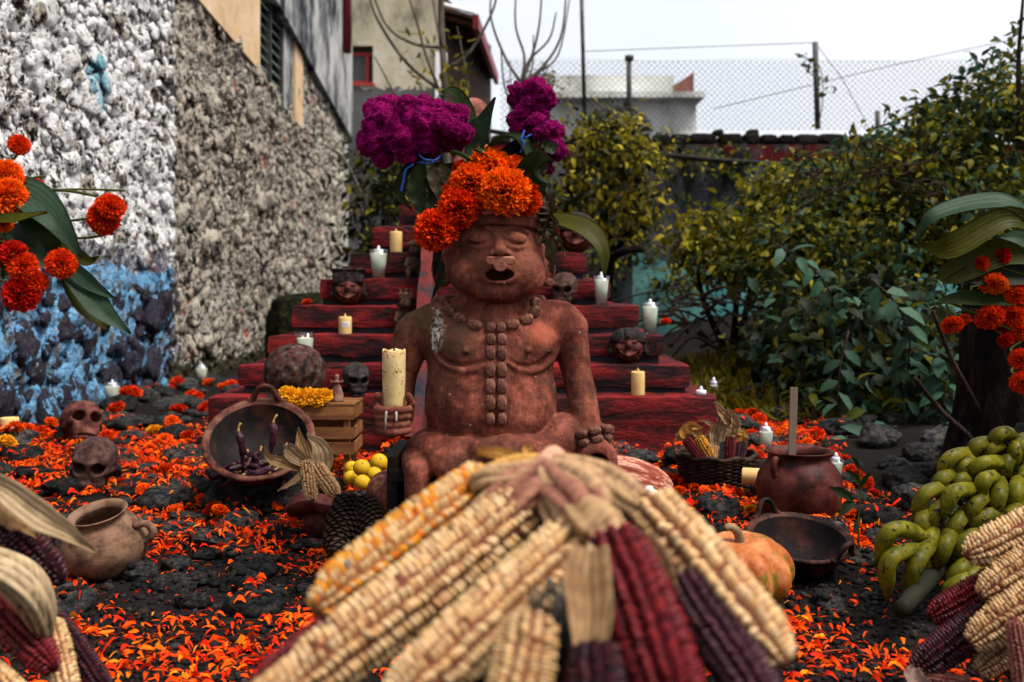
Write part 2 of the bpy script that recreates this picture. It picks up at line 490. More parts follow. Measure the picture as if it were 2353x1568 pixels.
# ================================================================== LEFT HOUSE with rubble wall
WX = -2.14
house = empty('stone_house', (WX, 7.0, 0), 0, 'rubble stone house side with white and blue paint along the left', 'house')
def loc_h(V): return np.asarray(V) - np.array([WX, 7.0, 0])
PLZ = lambda y: 2.66 - .075 * max(0, y - 6.7)          # top of the bare rubble
YB = 6.3                                               # end of the painted part
def wall_mat(name, stone):
    t = NT(name); p = t.vec('World'); x, y, z = t.sep(p)
    wob = t.noise(p, 1.3, 3); wob2 = t.noise(p, 6, 4, .7); fine = t.noise(p, 34, 5, .75); lump = t.noise(p, 15, 4, .7)
    vr = t.voro(p, 9, 'Color'); vs = t.sep(vr)
    # bare rubble colours
    bare = t.ramp(fine, [(.42, (.014, .012, .011)), (.49, (.10, .080, .060)), (.55, (.38, .315, .235)), (.63, (.62, .55, .44))]) if not stone else \
           t.ramp(t.math('ADD', t.math('MULTIPLY', fine, .6), t.math('MULTIPLY', vs[1], .4)), [(.34, (.015, .012, .011)), (.46, (.08, .062, .046)), (.55, (.32, .26, .19)), (.65, (.58, .51, .41))])
    red = t.math('GREATER_THAN', vs[0], .955)
    bare = t.mix(t.math('MULTIPLY', red, t.ramp(fine, [(.4, 0), (.5, 1)])), bare, (.33, .07, .045))
    # whitewash, worn through
    worn = t.math('ADD', t.math('MULTIPLY', fine, .62), t.math('ADD', t.math('MULTIPLY', lump, .40), t.math('MULTIPLY', wob, .22)))
    wmask = t.ramp(worn, [(.560 if stone else .585, 0), (.585 if stone else .61, 1)])
    white = t.ramp(fine, [(.3, (.70, .68, .66)), (.55, (.92, .92, .92))])
    wmask = t.math('MULTIPLY', wmask, t.math('GREATER_THAN', t.math('ADD', vs[1], t.math('MULTIPLY', wob2, .3)), .30)) if stone else wmask
    wz = t.math('MULTIPLY', t.math('LESS_THAN', t.math('ADD', y, t.math('MULTIPLY', wob2, .3)), YB + .15), wmask)
    tanmask = t.math('MULTIPLY', t.ramp(worn, [(.60, 0), (.63, 1)]), .9)
    col = t.mix(tanmask, bare, (.52, .47, .39))
    col = t.mix(wz, col, white)
    # turquoise smear
    dy = t.math('DIVIDE', t.math('SUBTRACT', y, 5.15), .13); dz = t.math('DIVIDE', t.math('SUBTRACT', z, 1.78), .17)
    dd = t.math('ADD', t.math('ADD', t.math('MULTIPLY', dy, dy), t.math('MULTIPLY', dz, dz)), t.math('MULTIPLY', lump, 2.0))
    col = t.mix(t.math('MULTIPLY', t.math('LESS_THAN', dd, 1.75), t.ramp(fine, [(.42, 0), (.50, .85)])), col, (.18, .47, .60))
    # blue dado
    edge = t.math('ADD', z, t.math('ADD', t.math('MULTIPLY', wob2, .22), t.math('MULTIPLY', wob, .25)))
    inb = t.math('MULTIPLY', t.math('LESS_THAN', edge, 1.09), t.math('LESS_THAN', t.math('ADD', y, t.math('MULTIPLY', wob2, .25)), YB + .08))
    nav = t.math('MULTIPLY', t.math('LESS_THAN', t.math('ADD', z, t.math('ADD', t.math('MULTIPLY', lump, .42), t.math('MULTIPLY', wob, .25))), 1.30), t.math('LESS_THAN', y, YB + .05))
    nav = t.math('MULTIPLY', nav, t.ramp(fine, [(.44, 0), (.52, 1)]))
    col = t.mix(t.math('MULTIPLY', nav, .9), col, (.045, .045, .09))
    border = t.math('GREATER_THAN', edge, 1.0)
    lb = t.ramp(t.math('ADD', t.math('MULTIPLY', lump, .6), t.math('MULTIPLY', fine, .4)), [(.42, (.05, .06, .11)), (.47, (.13, .33, .58)), (.7, (.24, .52, .80))])
    if stone:
        dk = t.ramp(fine, [(.3, (.016, .015, .022)), (.5, (.040, .036, .052)), (.65, (.085, .078, .09)), (.8, (.28, .24, .20))])
        dkb = t.mix(t.ramp(t.math('ADD', lump, t.math('MULTIPLY', vs[2], .25)), [(.74, 0), (.78, 1)]), dk, (.15, .36, .62))
        blue = t.mix(border, dkb, lb)
    else:
        bl = t.ramp(fine, [(.36, (.06, .10, .16)), (.45, (.14, .36, .64)), (.62, (.30, .60, .86))])
        patch = t.ramp(lump, [(.40, 0), (.5, 1)])
        blue = t.mix(patch, t.ramp(fine, [(.4, (.05, .045, .045)), (.7, (.36, .30, .24))]), bl)
    col = t.mix(inb, col, blue)
    # darker foot of the unpainted wall
    foot = t.math('LESS_THAN', t.math('ADD', z, t.math('MULTIPLY', lump, .5)), .50)
    col = t.mix(t.math('MULTIPLY', foot, t.math('GREATER_THAN', y, 6.2)), col, t.ramp(fine, [(.35, (.012, .012, .010)), (.7, (.10, .09, .05))]))
    t.bump(t.math('ADD', fine, t.math('MULTIPLY', lump, .6)), 1.0, .05)
    return t.fin(col, .88, .2)
M['rubble_mortar'] = wall_mat('rubble_mortar', False); M['rubble_stone'] = wall_mat('rubble_stone', True)
# lumpy mortar bed
ys = np.concatenate([np.arange(2.2, 8.0, .024), np.arange(8.0, 13.0, .05)]); zs = np.arange(-.1, 3.15, .024)
YY, ZZ = np.meshgrid(ys, zs, indexing='ij'); q = np.stack([np.zeros_like(YY), YY, ZZ], -1)
XX = WX + .004 + .040 * fbm(q, 16, 3, 2) + .026 * fbm(q, 38, 2, 4) + .03 * fbm(q, 2, 2, 6)
bedV = np.stack([XX, YY, ZZ], -1).reshape(-1, 3); nz = len(zs)
i1, j1 = np.meshgrid(np.arange(len(ys)-1), np.arange(nz-1), indexing='ij')
bedF = np.stack([i1*nz+j1, (i1+1)*nz+j1, (i1+1)*nz+j1+1, i1*nz+j1+1], -1).reshape(-1, 4)
bc = bedV[bedF].mean(1); bedF = bedF[~((bc[:, 1] > 8.3) & (bc[:, 1] < 9.74) & (bc[:, 2] > 2.47 - .09 * (bc[:, 1] - 8.4)))]
mk('mortar_bed', loc_h(bedV), bedF, M['rubble_mortar'], house)
st_meshes = []
for k in range(10):
    V, F = stone_mesh(300 + k, 1.0, 2, .5); st_meshes.append((V, F, mk('stone', V, F, M['rubble_stone'], mesh_only=True)))
st2 = [stone_mesh(300 + k, 1.0, 1, .5) for k in range(10)]
stones = []; cell = {}
def ok_stone(y, z, r):
    cy, cz = int(y / .15), int(z / .15)
    for a in range(cy - 1, cy + 2):
        for b in range(cz - 1, cz + 2):
            for (yy, z2, rr) in cell.get((a, b), ()):
                if (y-yy)**2 + (z-z2)**2 < ((r + rr) * .80) ** 2: return False
    cell.setdefault((cy, cz), []).append((y, z, r)); return True
for k in range(32000):
    y = random.uniform(3.6, 12.8); z = random.uniform(.02, 2.95)
    if z > PLZ(y) + .04 and y < 9.8: continue
    r_ = random.uniform(.022, .046) if k > 2600 else (random.uniform(.04, .066) if k > 420 else random.uniform(.06, .10))
    if z < 1.0 and y < YB and k < 2600: r_ *= 1.4
    if ok_stone(y, z, r_): stones.append((y, z, r_))
def seen(s):
    y, z, r_ = s; u = 512 + 1005 * WX / y; vv = 290 - 1005 * (z - .72) / y
    return (r_ / y if (y > 4.15 and -8 < vv < 440 and u > -8) else 0)
stones.sort(key=seen, reverse=True)
sv, sf, so = [], [], 0
for k, (y, z, r_) in enumerate(stones):
    sc = (r_ * random.uniform(.28, .60), r_ * random.uniform(.85, 1.3), r_ * random.uniform(.7, 1.1))
    ro = (random.uniform(-.8, .8), random.uniform(-.3, .3), random.uniform(-.3, .3)); lo = (WX + random.uniform(-.012, .022), y, z)
    if k < 300:
        ob('stone', st_meshes[k % 10][2], house, loc_h(lo), ro, sc)
    else:
        V, F = st2[k % 10]
        MM = Matrix.LocRotScale(Vector(lo), __import__('mathutils').Euler(ro), Vector(sc))
        sv.append(tf(MM, V)); sf.append(F + so); so += len(V)
setp(mk('small_stones', loc_h(np.concatenate(sv)), np.concatenate(sf), M['rubble_stone'], house), kind='stuff')
# plaster above the rubble
M['tan_plaster'] = simple('tan_plaster', [(.3, (.36, .24, .14)), (.5, (.52, .36, .21)), (.66, (.56, .41, .27)), (.72, (.70, .62, .52))], 3.2, 6, .85, .5, .01, 30, 'World')
t = NT('grey_render'); v = t.vec('World', (1, 1, .55)); n1 = t.noise(v, 2.2, 6, .68); n2 = t.noise(t.vec('World'), 30, 5)
c = t.ramp(n1, [(.40, (.02, .022, .025)), (.47, (.13, .135, .14)), (.54, (.30, .30, .29)), (.66, (.42, .41, .39))]); t.bump(n2, .5, .01)
M['grey_render'] = t.fin(c, .85, .2)
def slab(name, poly, x0, x1, mat, parent, org=(WX, 7.0, 0)):
    """poly = [(y,z)...] extruded along x"""
    n = len(poly); V = [(x1, y, z) for y, z in poly] + [(x0, y, z) for y, z in poly]
    F = [tuple(range(n)), tuple(range(2*n-1, n-1, -1))] + [(i, (i+1) % n + 0, 0, 0) for i in range(0)]
    F += [(i + n, (i + 1) % n + n, (i + 1) % n, i) for i in range(n)]
    return mk(name, np.asarray(V, float) - np.array(org), F, mat, parent, smooth=False)
slab('tan_plaster', [(2.2, 2.75), (6.7, PLZ(6.7)), (8.34, PLZ(8.34)), (8.34, 4.6), (2.2, 4.6)], WX - .2, WX + .05, M['tan_plaster'], house)
slab('grey_render', [(8.36, 3.30), (9.2, 3.20), (10.0, 3.08), (12.4, 2.74), (12.95, 2.68), (12.95, 5.4), (8.36, 5.4)], WX - .2, WX + .085, M['grey_render'], house)
slab('reveal_plaster', [(9.36, 2.42), (9.72, 2.38), (9.72, 3.17), (9.36, 3.22)], WX - .22, WX + .02, M['grey_render'], house)
slab('tan_strip', [(9.74, 2.36), (10.1, 2.33), (10.1, 3.10), (9.74, 3.15)], WX - .2, WX + .04, M['tan_plaster'], house)
slab('end_wall', [(12.7, -.1), (12.96, -.1), (12.96, 2.9), (12.7, 2.9)], WX - .5, WX + .03, M['grey_render'], house)
win = slab('louvre_window', [(8.36, 2.50), (9.34, 2.40), (9.34, 3.26), (8.36, 3.30)], WX - .19, WX - .13, simple('window_dark', [(.4, (.006, .008, .008)), (.6, (.015, .018, .018))], 4, rough=.3, bump=0), house)
M['glass_slat'] = simple('glass_slat', [(.3, (.10, .15, .14)), (.7, (.38, .46, .45))], 2, rough=.12, bump=0, spec=.6, src='World')
M['dark_frame'] = simple('dark_frame', [(.3, (.02, .02, .02)), (.7, (.05, .045, .04))], 20, rough=.6, bump=.2)
for c0, c1 in ((8.40, 8.86), (8.92, 9.32)):
    for k in range(8):
        zb = 2.53 + k * .092 - (c0 - 8.4) * .09
        b = MB(); b.box((-.09, c0 - 7.0 + .02, -.006), (.0, c1 - 7.0 - .02, .004), Matrix.Translation((0, 0, zb)) @ Matrix.Rotation(R(50), 4, 'Y'))
        b.build('glass_slat', M['glass_slat'], win, False)
for y in (8.37, 8.88, 9.33):
    b = MB(); b.box((-.12, y - 7.0 - .022, 2.44), (.012, y - 7.0 + .022, 3.24)); b.build('window_mullion', M['dark_frame'], win, False)
M['dark_red'] = simple('dark_red_paint', [(.3, (.10, .012, .014)), (.7, (.19, .025, .028))], 6, rough=.5, bump=.15)
b = MB(); b.tube([(WX + .14 - WX, 12.2 - 7, 3.6), (.14, 5.2, 5.6)], .05, 10); b.build('red_downpipe', M['dark_red'], house)

# ---- mossy block beside the wall
V, F = stone_mesh(812, 1.0, 3, .12); p = P(655, 850, 6.6)
M['moss_stone'] = simple('moss_stone', [(.36, (.002, .002, .0015)), (.48, (.006, .0055, .0035)), (.58, (.016, .014, .004)), (.7, (.05, .044, .018))], 9, 6, .9, .8, .03, 25)
setp(ob('mossy_boulder', mk('mossy_boulder', np.sign(V) * np.abs(V) ** .6, F, M['moss_stone'], mesh_only=True), None, (p.x + .1, 6.7, .36), (0, 0, .2), (.24, .22, .34)),
     'dark mossy square boulder between rubble wall and red pyramid', 'boulder')

# ================================================================== BACK WALL
BY = 10.0
bw = empty('back_wall', (2.0, BY, 0), 0, 'dark weathered boundary wall of blocks behind the garden plants', 'wall')
t = NT('weathered_wall'); v = t.vec('World'); x, y, z = t.sep(v); n1 = t.noise(v, 1.6, 6, .65); n2 = t.noise(v, 18, 5, .7); n3 = t.noise(t.vec('World', (1, 1, .3)), 3, 5)
c = t.ramp(n3, [(.38, (.006, .007, .008)), (.48, (.030, .033, .038)), (.58, (.075, .08, .085)), (.7, (.15, .14, .12))])
c = t.mix(t.ramp(n2, [(.56, 0), (.64, 1)]), c, (.015, .013, .006))
teal = t.math('MULTIPLY', t.math('MULTIPLY', t.math('LESS_THAN', t.math('ADD', z, t.math('MULTIPLY', n3, 1.4)), 1.72), t.math('GREATER_THAN', x, 1.2)), t.ramp(n2, [(.40, 0), (.46, 1)]))
c = t.mix(teal, c, t.ramp(n1, [(.4, (.05, .19, .19)), (.6, (.14, .32, .30))]))
dark = t.ramp(t.math('ADD', z, t.math('MULTIPLY', n1, .8)), [(.0, 0), (.99, 0), (1.0, 0)])
redb = t.math('MULTIPLY', t.math('GREATER_THAN', t.math('ADD', z, t.math('MULTIPLY', n2, .25)), 2.12), t.ramp(n1, [(.42, 0), (.5, 1)]))
c = t.mix(redb, c, (.075, .006, .009))
t.bump(n2, .6, .02); M['weathered'] = t.fin(c, .9, .15)
b = MB(); b.box((-3.3, 0, -.2), (6, .25, 2.17)); b.build('plastered_wall', M['weathered'], bw, False)
M['old_block'] = simple('old_block', [(.36, (.003, .003, .003)), (.5, (.012, .010, .009)), (.6, (.03, .026, .022)), (.7, (.08, .07, .06))], 5, 6, .9, .8, .03, 30, var=.5)
blk = []
for k in range(3):
    V, F = stone_mesh(640 + k, 1, 3, .06); V = np.sign(V) * np.abs(V) ** .45; blk.append(mk('block', V, F, M['old_block'], mesh_only=True))
xx = -1.25
k = 0
while xx < 4.6:
    w = random.uniform(.14, .30); h_ = random.uniform(.05, .062)
    ob('block', blk[k % 3], bw, (xx + w/2 - 2.0 + 2.0 - 2.0, .12, 2.18 + h_ * .8), (0, random.uniform(-.03,.03), random.uniform(-.04,.04)), (w/2, .13, h_)); xx += w + .012; k += 1
for ud, w in ((1655, .05), (1735, .05)):
    ob('block', blk[k % 3], bw, (PX(ud, BY) - 2.0, .12, 2.30), (0, 0, .1), (w, .08, .03)); k += 1

# ---- chain-link fence on the wall
fence = empty('chain_link_fence', (2.0, BY + .05, 2.36), 0, 'grey chain link fence with thin posts on top of the back wall', 'fence')
M['galv'] = simple('galvanised', [(.3, (.10, .105, .11)), (.7, (.22, .225, .23))], 20, rough=.5, bump=0, Metallic=.6)
M['post'] = simple('post_paint', [(.35, (.028, .030, .030)), (.7, (.09, .085, .08))], 12, rough=.6, bump=.3)
def fpt(ud, vd, Y=BY + .05): p = P(ud, vd, Y); return (p.x - 2.0, 0, p.z - 2.36)
for a, bb, r_ in (((1335, -60), (1344, 290), .021), ((1445, 132), (1446, 290), .026), ((1873, 97), (1879, 296), .028), ((2016, 255), (2018, 340), .024)):
    m = MB(); m.tube([fpt(*a), fpt(*bb)], r_, 10); m.build('post', M['post'], fence)
m = MB(); m.tube([fpt(1446, 128), fpt(1446, 139)], .045, 10); m.build('post_cap', M['post'], fence)
m = MB(); z0, z1 = fpt(0, 300)[2], fpt(0, 139)[2]; sp = .060; wv = []
xl, xr = fpt(1150, 0)[0], fpt(2380, 0)[0]; H = z1 - z0; k = 0
x0 = xl - H
while x0 < xr + H:
    for sgn in (1, -1):
        a = np.array([x0 if sgn > 0 else x0 + H, .0, z0]); e = np.array([x0 + H if sgn > 0 else x0, .0, z1])
        nseg = 1; d_ = (e - a)
        t0 = max(0, (xl - a[0]) / d_[0] if sgn > 0 else (xr - a[0]) / d_[0]); t1 = min(1, (xr - a[0]) / d_[0] if sgn > 0 else (xl - a[0]) / d_[0])
        if t1 - t0 > .02: m.tube([a + d_ * t0 + (0, .003*sgn, 0), a + d_ * t1 + (0, .003*sgn, 0)], .0027, 3, caps=False)
    x0 += sp
for k in range(int((xr - xl) / sp)):
    xk = xl + k * sp
    m.tube([(xk, 0, z1 - .004), (xk + sp / 2, 0, z1 + .014 + .02 * math.sin(xk * 3)), (xk + sp, 0, z1 - .004)], .0018, 3, caps=False)
o = m.build('wire_mesh', M['galv'], fence); o['kind'] = 'stuff'
for pts in ([(1345, 118), (1600, 108), (1873, 98)], [(1640, 250), (2050, 150), (2353, 85)], [(1873, 98), (1935, 180), (1990, 280)]):
    m = MB(); m.tube([fpt(*q) for q in pts], .004, 4); m.build('strand_wire', M['galv'], fence)
cabl = MB(); cp = curve_pts([P(1120, 300, 9.4), P(1290, 327, 9.2), P(1540, 358, 8.6), P(1800, 378, 8.0), P(2200, 380, 7.6)], 24)
cabl.tube(cp, .022, 8)
M['rubber'] = simple('black_rubber', [(.3, (.010, .010, .010)), (.7, (.022, .021, .02))], 8, rough=.5, bump=.1)
setp(cabl.build('power_cable', M['rubber']), 'thick black cable sagging across the garden behind the flowers', 'cable')
wire = MB(); wire.tube(curve_pts([P(1400, 695, 8.8), P(1500, 670, 8.8), P(1700, 640, 9)], 10), .01, 6)
setp(wire.build('thin_cable', M['rubber']), 'thin black wire low along the teal patched wall', 'cable')

# ================================================================== FAR BUILDINGS
def up(V, o): return np.asarray(V, float) - np.array(o)
CY = 14.0
cb = empty('cream_building', (-1.7, CY, 0), 0, 'stained cream plaster building with small red framed window and tiled eave', 'building')
t = NT('cream_plaster'); v = t.vec('World', (1, 1, .5)); n1 = t.noise(v, 1.4, 6, .65); n2 = t.noise(t.vec('World'), 12, 5)
c = t.ramp(n1, [(.38, (.14, .12, .09)), (.46, (.34, .30, .21)), (.56, (.46, .41, .30)), (.68, (.54, .50, .41))])
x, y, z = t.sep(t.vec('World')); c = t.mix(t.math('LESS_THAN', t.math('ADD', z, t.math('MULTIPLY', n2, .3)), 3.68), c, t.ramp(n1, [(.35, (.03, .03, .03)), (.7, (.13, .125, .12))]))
t.bump(n2, .4, .02); M['cream_plaster'] = t.fin(c, .9, .2)
def bp(ud, vd, Y=CY): p = P(ud, vd, Y); return (p.x + 1.7, Y - CY, p.z)
x0, x1 = bp(775, 0)[0], bp(1010, 0)[0]
wx0, wx1 = bp(797, 0)[0], bp(857, 0)[0]; wz0, wz1 = bp(0, 192)[2], bp(0, 105)[2]
b = MB()
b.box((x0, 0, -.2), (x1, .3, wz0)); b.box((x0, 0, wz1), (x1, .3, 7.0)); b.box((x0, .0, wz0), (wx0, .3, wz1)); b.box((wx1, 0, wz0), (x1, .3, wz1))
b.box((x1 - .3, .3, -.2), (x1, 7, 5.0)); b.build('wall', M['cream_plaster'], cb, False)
M['red_frame'] = simple('red_frame', [(.3, (.25, .03, .025)), (.7, (.42, .06, .05))], 10, rough=.5, bump=.1)
M['dark_pane'] = simple('dark_pane', [(.3, (.03, .032, .035)), (.7, (.09, .092, .10))], 3, rough=.25, bump=0, spec=.5)
m = MB(); m.box((wx0, .1, wz0), (wx1, .16, wz0 + .055)); m.box((wx0, .1, wz1 - .12), (wx1, .16, wz1 - .07)); m.box((wx0, .1, wz0 + .055), (wx0 + .06, .16, wz1 - .12)); m.box((wx1 - .12, .1, wz0 + .055), (wx1 - .07, .16, wz1 - .12))
wf = m.build('window', M['red_frame'], cb, False)
m = MB(); m.box((wx0 - .05, .2, wz0 - .05), (wx1 + .05, .24, wz1 + .05)); m.build('dark_interior', M['dark_pane'], wf, False)
m = MB(); m.box((wx0 + .06, .12, wz0 + .055), (wx1 - .12, .14, wz1 - .12)); m.build('pane', M['dark_pane'], wf, False)
m = MB(); m.box((wx0 - .02, -.03, wz0 - .03), (wx1 + .03, .1, wz0)); m.build('sill', M['red_frame'], wf, False)
M['white_trim'] = simple('white_trim', [(.3, (.60, .60, .60)), (.7, (.8, .8, .8))], 5, rough=.8, bump=.2)
m = MB(); m.box((x1 - .06, -.02, 2.5), (x1 + .10, .12, bp(0, 120)[2])); m.build('white_corner_post', M['white_trim'], cb, False)
# tiled roof overhang
E0 = np.array(bp(1092, 42, 15.7)) ; E1 = np.array(bp(1140, 175, 20.5)); Rd0 = np.array(bp(880, -30, 15.0)); Rd1 = np.array(bp(1000, 130, 21.0))
E0 = np.array([PX(1092, 14.4) + 1.7, .4, PZ(44, 14.4)]); E1 = np.array([PX(1140, 20) + 1.7, 6.0, PZ(178, 20)])
Rd0 = np.array([PX(930, 14.4) + 1.7, .4, PZ(0, 14.4)]); Rd1 = np.array([PX(1000, 20) + 1.7, 6.0, PZ(160, 20) + .5])
M['roof_tile'] = simple('roof_tile', [(.3, (.02, .011, .008)), (.5, (.06, .028, .017)), (.7, (.12, .055, .028))], 6, 5, .85, .6, .02, 25, var=.35)
M['rafter'] = simple('rafter_wood', [(.3, (.018, .010, .007)), (.7, (.06, .032, .02))], 8, rough=.8, bump=.4)
m = MB(); up_ = np.array([0, 0, .05])
m.add([E0, E1, Rd1, Rd0, E0 + up_, E1 + up_, Rd1 + up_, Rd0 + up_], np.array([(0,1,2,3),(7,6,5,4),(0,4,5,1),(1,5,6,2),(2,6,7,3),(3,7,4,0)])); m.build('roof_deck', M['rafter'], cb, False)
for k in range(16):
    f = (k + .5) / 16; a = E0 + (E1 - E0) * f; bb = Rd0 + (Rd1 - Rd0) * f; dn = np.array([0, 0, -.05])
    m = MB(); m.tube([a + dn, bb + dn], .045, 8); m.build('roof_tile', M['roof_tile'], cb)
m = MB(); sx0, sx1 = x1 - .02, E1[0] - .10; m.add([(sx0, .35, 0), (sx1, 6.1, 0), (sx1, 6.1, 5.6), (sx0, .35, 5.0), (sx0 - .1, .35, 0), (sx1 - .1, 6.1, 0), (sx1 - .1, 6.1, 5.6), (sx0 - .1, .35, 5.0)], np.array([(0,1,2,3),(7,6,5,4),(0,4,5,1),(1,5,6,2),(2,6,7,3),(3,7,4,0)])); m.build('side_wall', M['rafter'], cb, False)
m = MB(); m.box((-.03, -.05, -.14), (.05, np.linalg.norm(E1 - E0), .06)); fb = m.build('fascia', M['dark_red'], cb, False)
dv = Vector(E1 - E0); fb.rotation_mode = 'QUATERNION'; fb.rotation_quaternion = dv.to_track_quat('Y', 'Z'); fb.location = E0
m = MB(); m.tube([Rd0 + (0, -.1, .06), E0 + (0, -.1, .06)], .03, 8); m.build('rake_edge', M['white_trim'], cb)

WY = 18.0
wb = empty('white_building', (1.5, WY, 0), 0, 'pale white flat roofed building with brick corner behind chain link fence', 'building')
M['white_wall'] = simple('white_wall', [(.36, (.30, .30, .27)), (.5, (.58, .59, .56)), (.62, (.70, .71, .68))], 1.2, 6, .9, .3, .02, 10, 'World')
M['brick_panel'] = simple('brick_panel', [(.3, (.10, .04, .03)), (.7, (.26, .10, .07))], 7, rough=.9, bump=.6, src='World')
def wp(ud, vd, Y=WY): p = P(ud, vd, Y); return (p.x - 1.5, Y - WY, p.z)
xa, xb = wp(1170, 0)[0], wp(1600, 0)[0]
m = MB(); m.box((xa, 0, -.2), (xb, 4, wp(0, 232)[2])); m.build('wall', M['white_wall'], wb, False)
m = MB(); m.box((wp(1200, 0)[0], .25, wp(0, 220)[2]), (wp(1553, 0)[0], 3.5, wp(0, 166)[2])); m.build('parapet', M['white_wall'], wb, False)
m = MB(); m.box((xa, -.35, wp(0, 232)[2] + .003), (wp(1612, 0)[0], 4.1, wp(0, 219)[2])); m.build('roof_ledge', M['white_wall'], wb, False)
m = MB(); z_ = wp(0, 219)[2]; px0, px1 = wp(1554, 0)[0], wp(1599, 0)[0]; zt0, zt1 = wp(0, 190)[2], wp(0, 160)[2]
m.add([(px0, .2, z_), (px1, .2, z_), (px1, .2, zt1), (px0, .2, zt0), (px0, 1.5, z_), (px1, 1.5, z_), (px1, 1.5, zt1), (px0, 1.5, zt0)], np.array([(0,1,2,3),(7,6,5,4),(0,4,5,1),(1,5,6,2),(2,6,7,3),(3,7,4,0)])); m.build('brick_corner', M['brick_panel'], wb, False)
ac = np.array(wp(1420, 290)); m = MB(); n = 14
V = [(ac[0] + .62 * math.cos(math.pi * k / n), -.02, ac[2] - .1 + .46 * math.sin(math.pi * k / n)) for k in range(n + 1)]
V2 = [(a, .2, c) for a, _, c in V]
m.add(V + V2, np.array([list(range(n + 1))[::-1]] + [[k, k + 1, k + n + 2, k + n + 1] for k in range(n)], dtype=object)); m.build('arched_opening', M['window_dark'] if 'window_dark' in M else M['dark_pane'], wb, False)
# ================================================================== VEGETATION
def leaf_arr(pos, d, nrm, L, Wd, col, droop=.25):
    """each leaf: 8 verts / 6 quads-ish folded blade (tris)"""
    n = len(pos); d = d / np.linalg.norm(d, axis=1, keepdims=True)
    nrm = nrm - d * (nrm * d).sum(1, keepdims=True); nrm /= np.linalg.norm(nrm, axis=1, keepdims=True) + 1e-9
    s = np.cross(d, nrm); L = L[:, None]; Wd = Wd[:, None]
    down = -nrm
    pts = [pos, pos + d*L*.33 + s*Wd*.46 + nrm*Wd*.12, pos + d*L*.33 - s*Wd*.46 + nrm*Wd*.12, pos + d*L*.36,
           pos + d*L*.7 + s*Wd*.38 + nrm*Wd*.10 + down*L*droop*.35, pos + d*L*.7 - s*Wd*.38 + nrm*Wd*.10 + down*L*droop*.35, pos + d*L*.7 + down*L*droop*.4,
           pos + d*L*.98 + down*L*droop]
    V = np.stack(pts, 1).reshape(-1, 3)
    f = np.array([(0,1,3),(0,3,2),(1,4,3),(3,4,6),(2,3,5),(3,6,5),(4,7,6),(6,7,5)])
    F = (np.arange(n)[:, None, None] * 8 + f[None]).reshape(-1, 3)
    return V, F, np.repeat(col, 8, 0)
def leaf_mat(name, rough=.5, trans=.35, spec=.28):
    t = NT(name); c = t.attr(); n = t.noise(t.vec('World'), 60, 3)
    c = t.hsv(c, v=t.math('MULTIPLY_ADD', n, .7, .65))
    t.fin(c, rough, spec); tr = t.n('ShaderNodeBsdfTranslucent'); t.t.links.new(c, tr.inputs['Color'])
    mx = t.n('ShaderNodeMixShader'); mx.inputs[0].default_value = trans
    t.l(t.b, 'BSDF', mx, 1); t.l(tr, 'BSDF', mx, 2); t.l(mx, 'Shader', t.o, 'Surface'); return t.m
M['leaf'] = leaf_mat('leaf')
PAL = {'olive': np.array([(.115,.105,.006),(.07,.07,.005),(.035,.042,.006),(.19,.155,.010),(.03,.034,.006),(.016,.018,.005)]),
       'teal': np.array([(.030,.072,.042),(.05,.105,.065),(.018,.042,.024),(.05,.065,.010),(.010,.020,.012),(.11,.10,.008)]),
       'yellow': np.array([(.185,.145,.008),(.125,.108,.008),(.065,.066,.007),(.27,.205,.016),(.025,.028,.006)]),
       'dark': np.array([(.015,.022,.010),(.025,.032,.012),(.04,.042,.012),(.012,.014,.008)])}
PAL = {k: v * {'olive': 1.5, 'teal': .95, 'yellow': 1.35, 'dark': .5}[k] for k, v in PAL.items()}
def bark(name, a, b, c, scale=14):
    t = NT(name); v = t.vec('Object', (1, 1, .22)); n1 = t.noise(v, scale, 6, .7); n2 = t.noise(v, scale * 4, 4)
    t.bump(t.math('ADD', n1, t.math('MULTIPLY', n2, .4)), 1.0, .03); return t.fin(t.ramp(n1, [(.36, a), (.52, b), (.7, c)]), .9, .15)
M['bark_dark'] = bark('bark_dark', (.002, .0017, .0014), (.008, .006, .0045), (.035, .024, .018), 22)
M['twig'] = bark('twig', (.05, .042, .035), (.10, .088, .072), (.18, .16, .135), 10)
M['twig_brown'] = bark('twig_brown', (.010, .006, .005), (.026, .016, .013), (.055, .038, .030), 10)
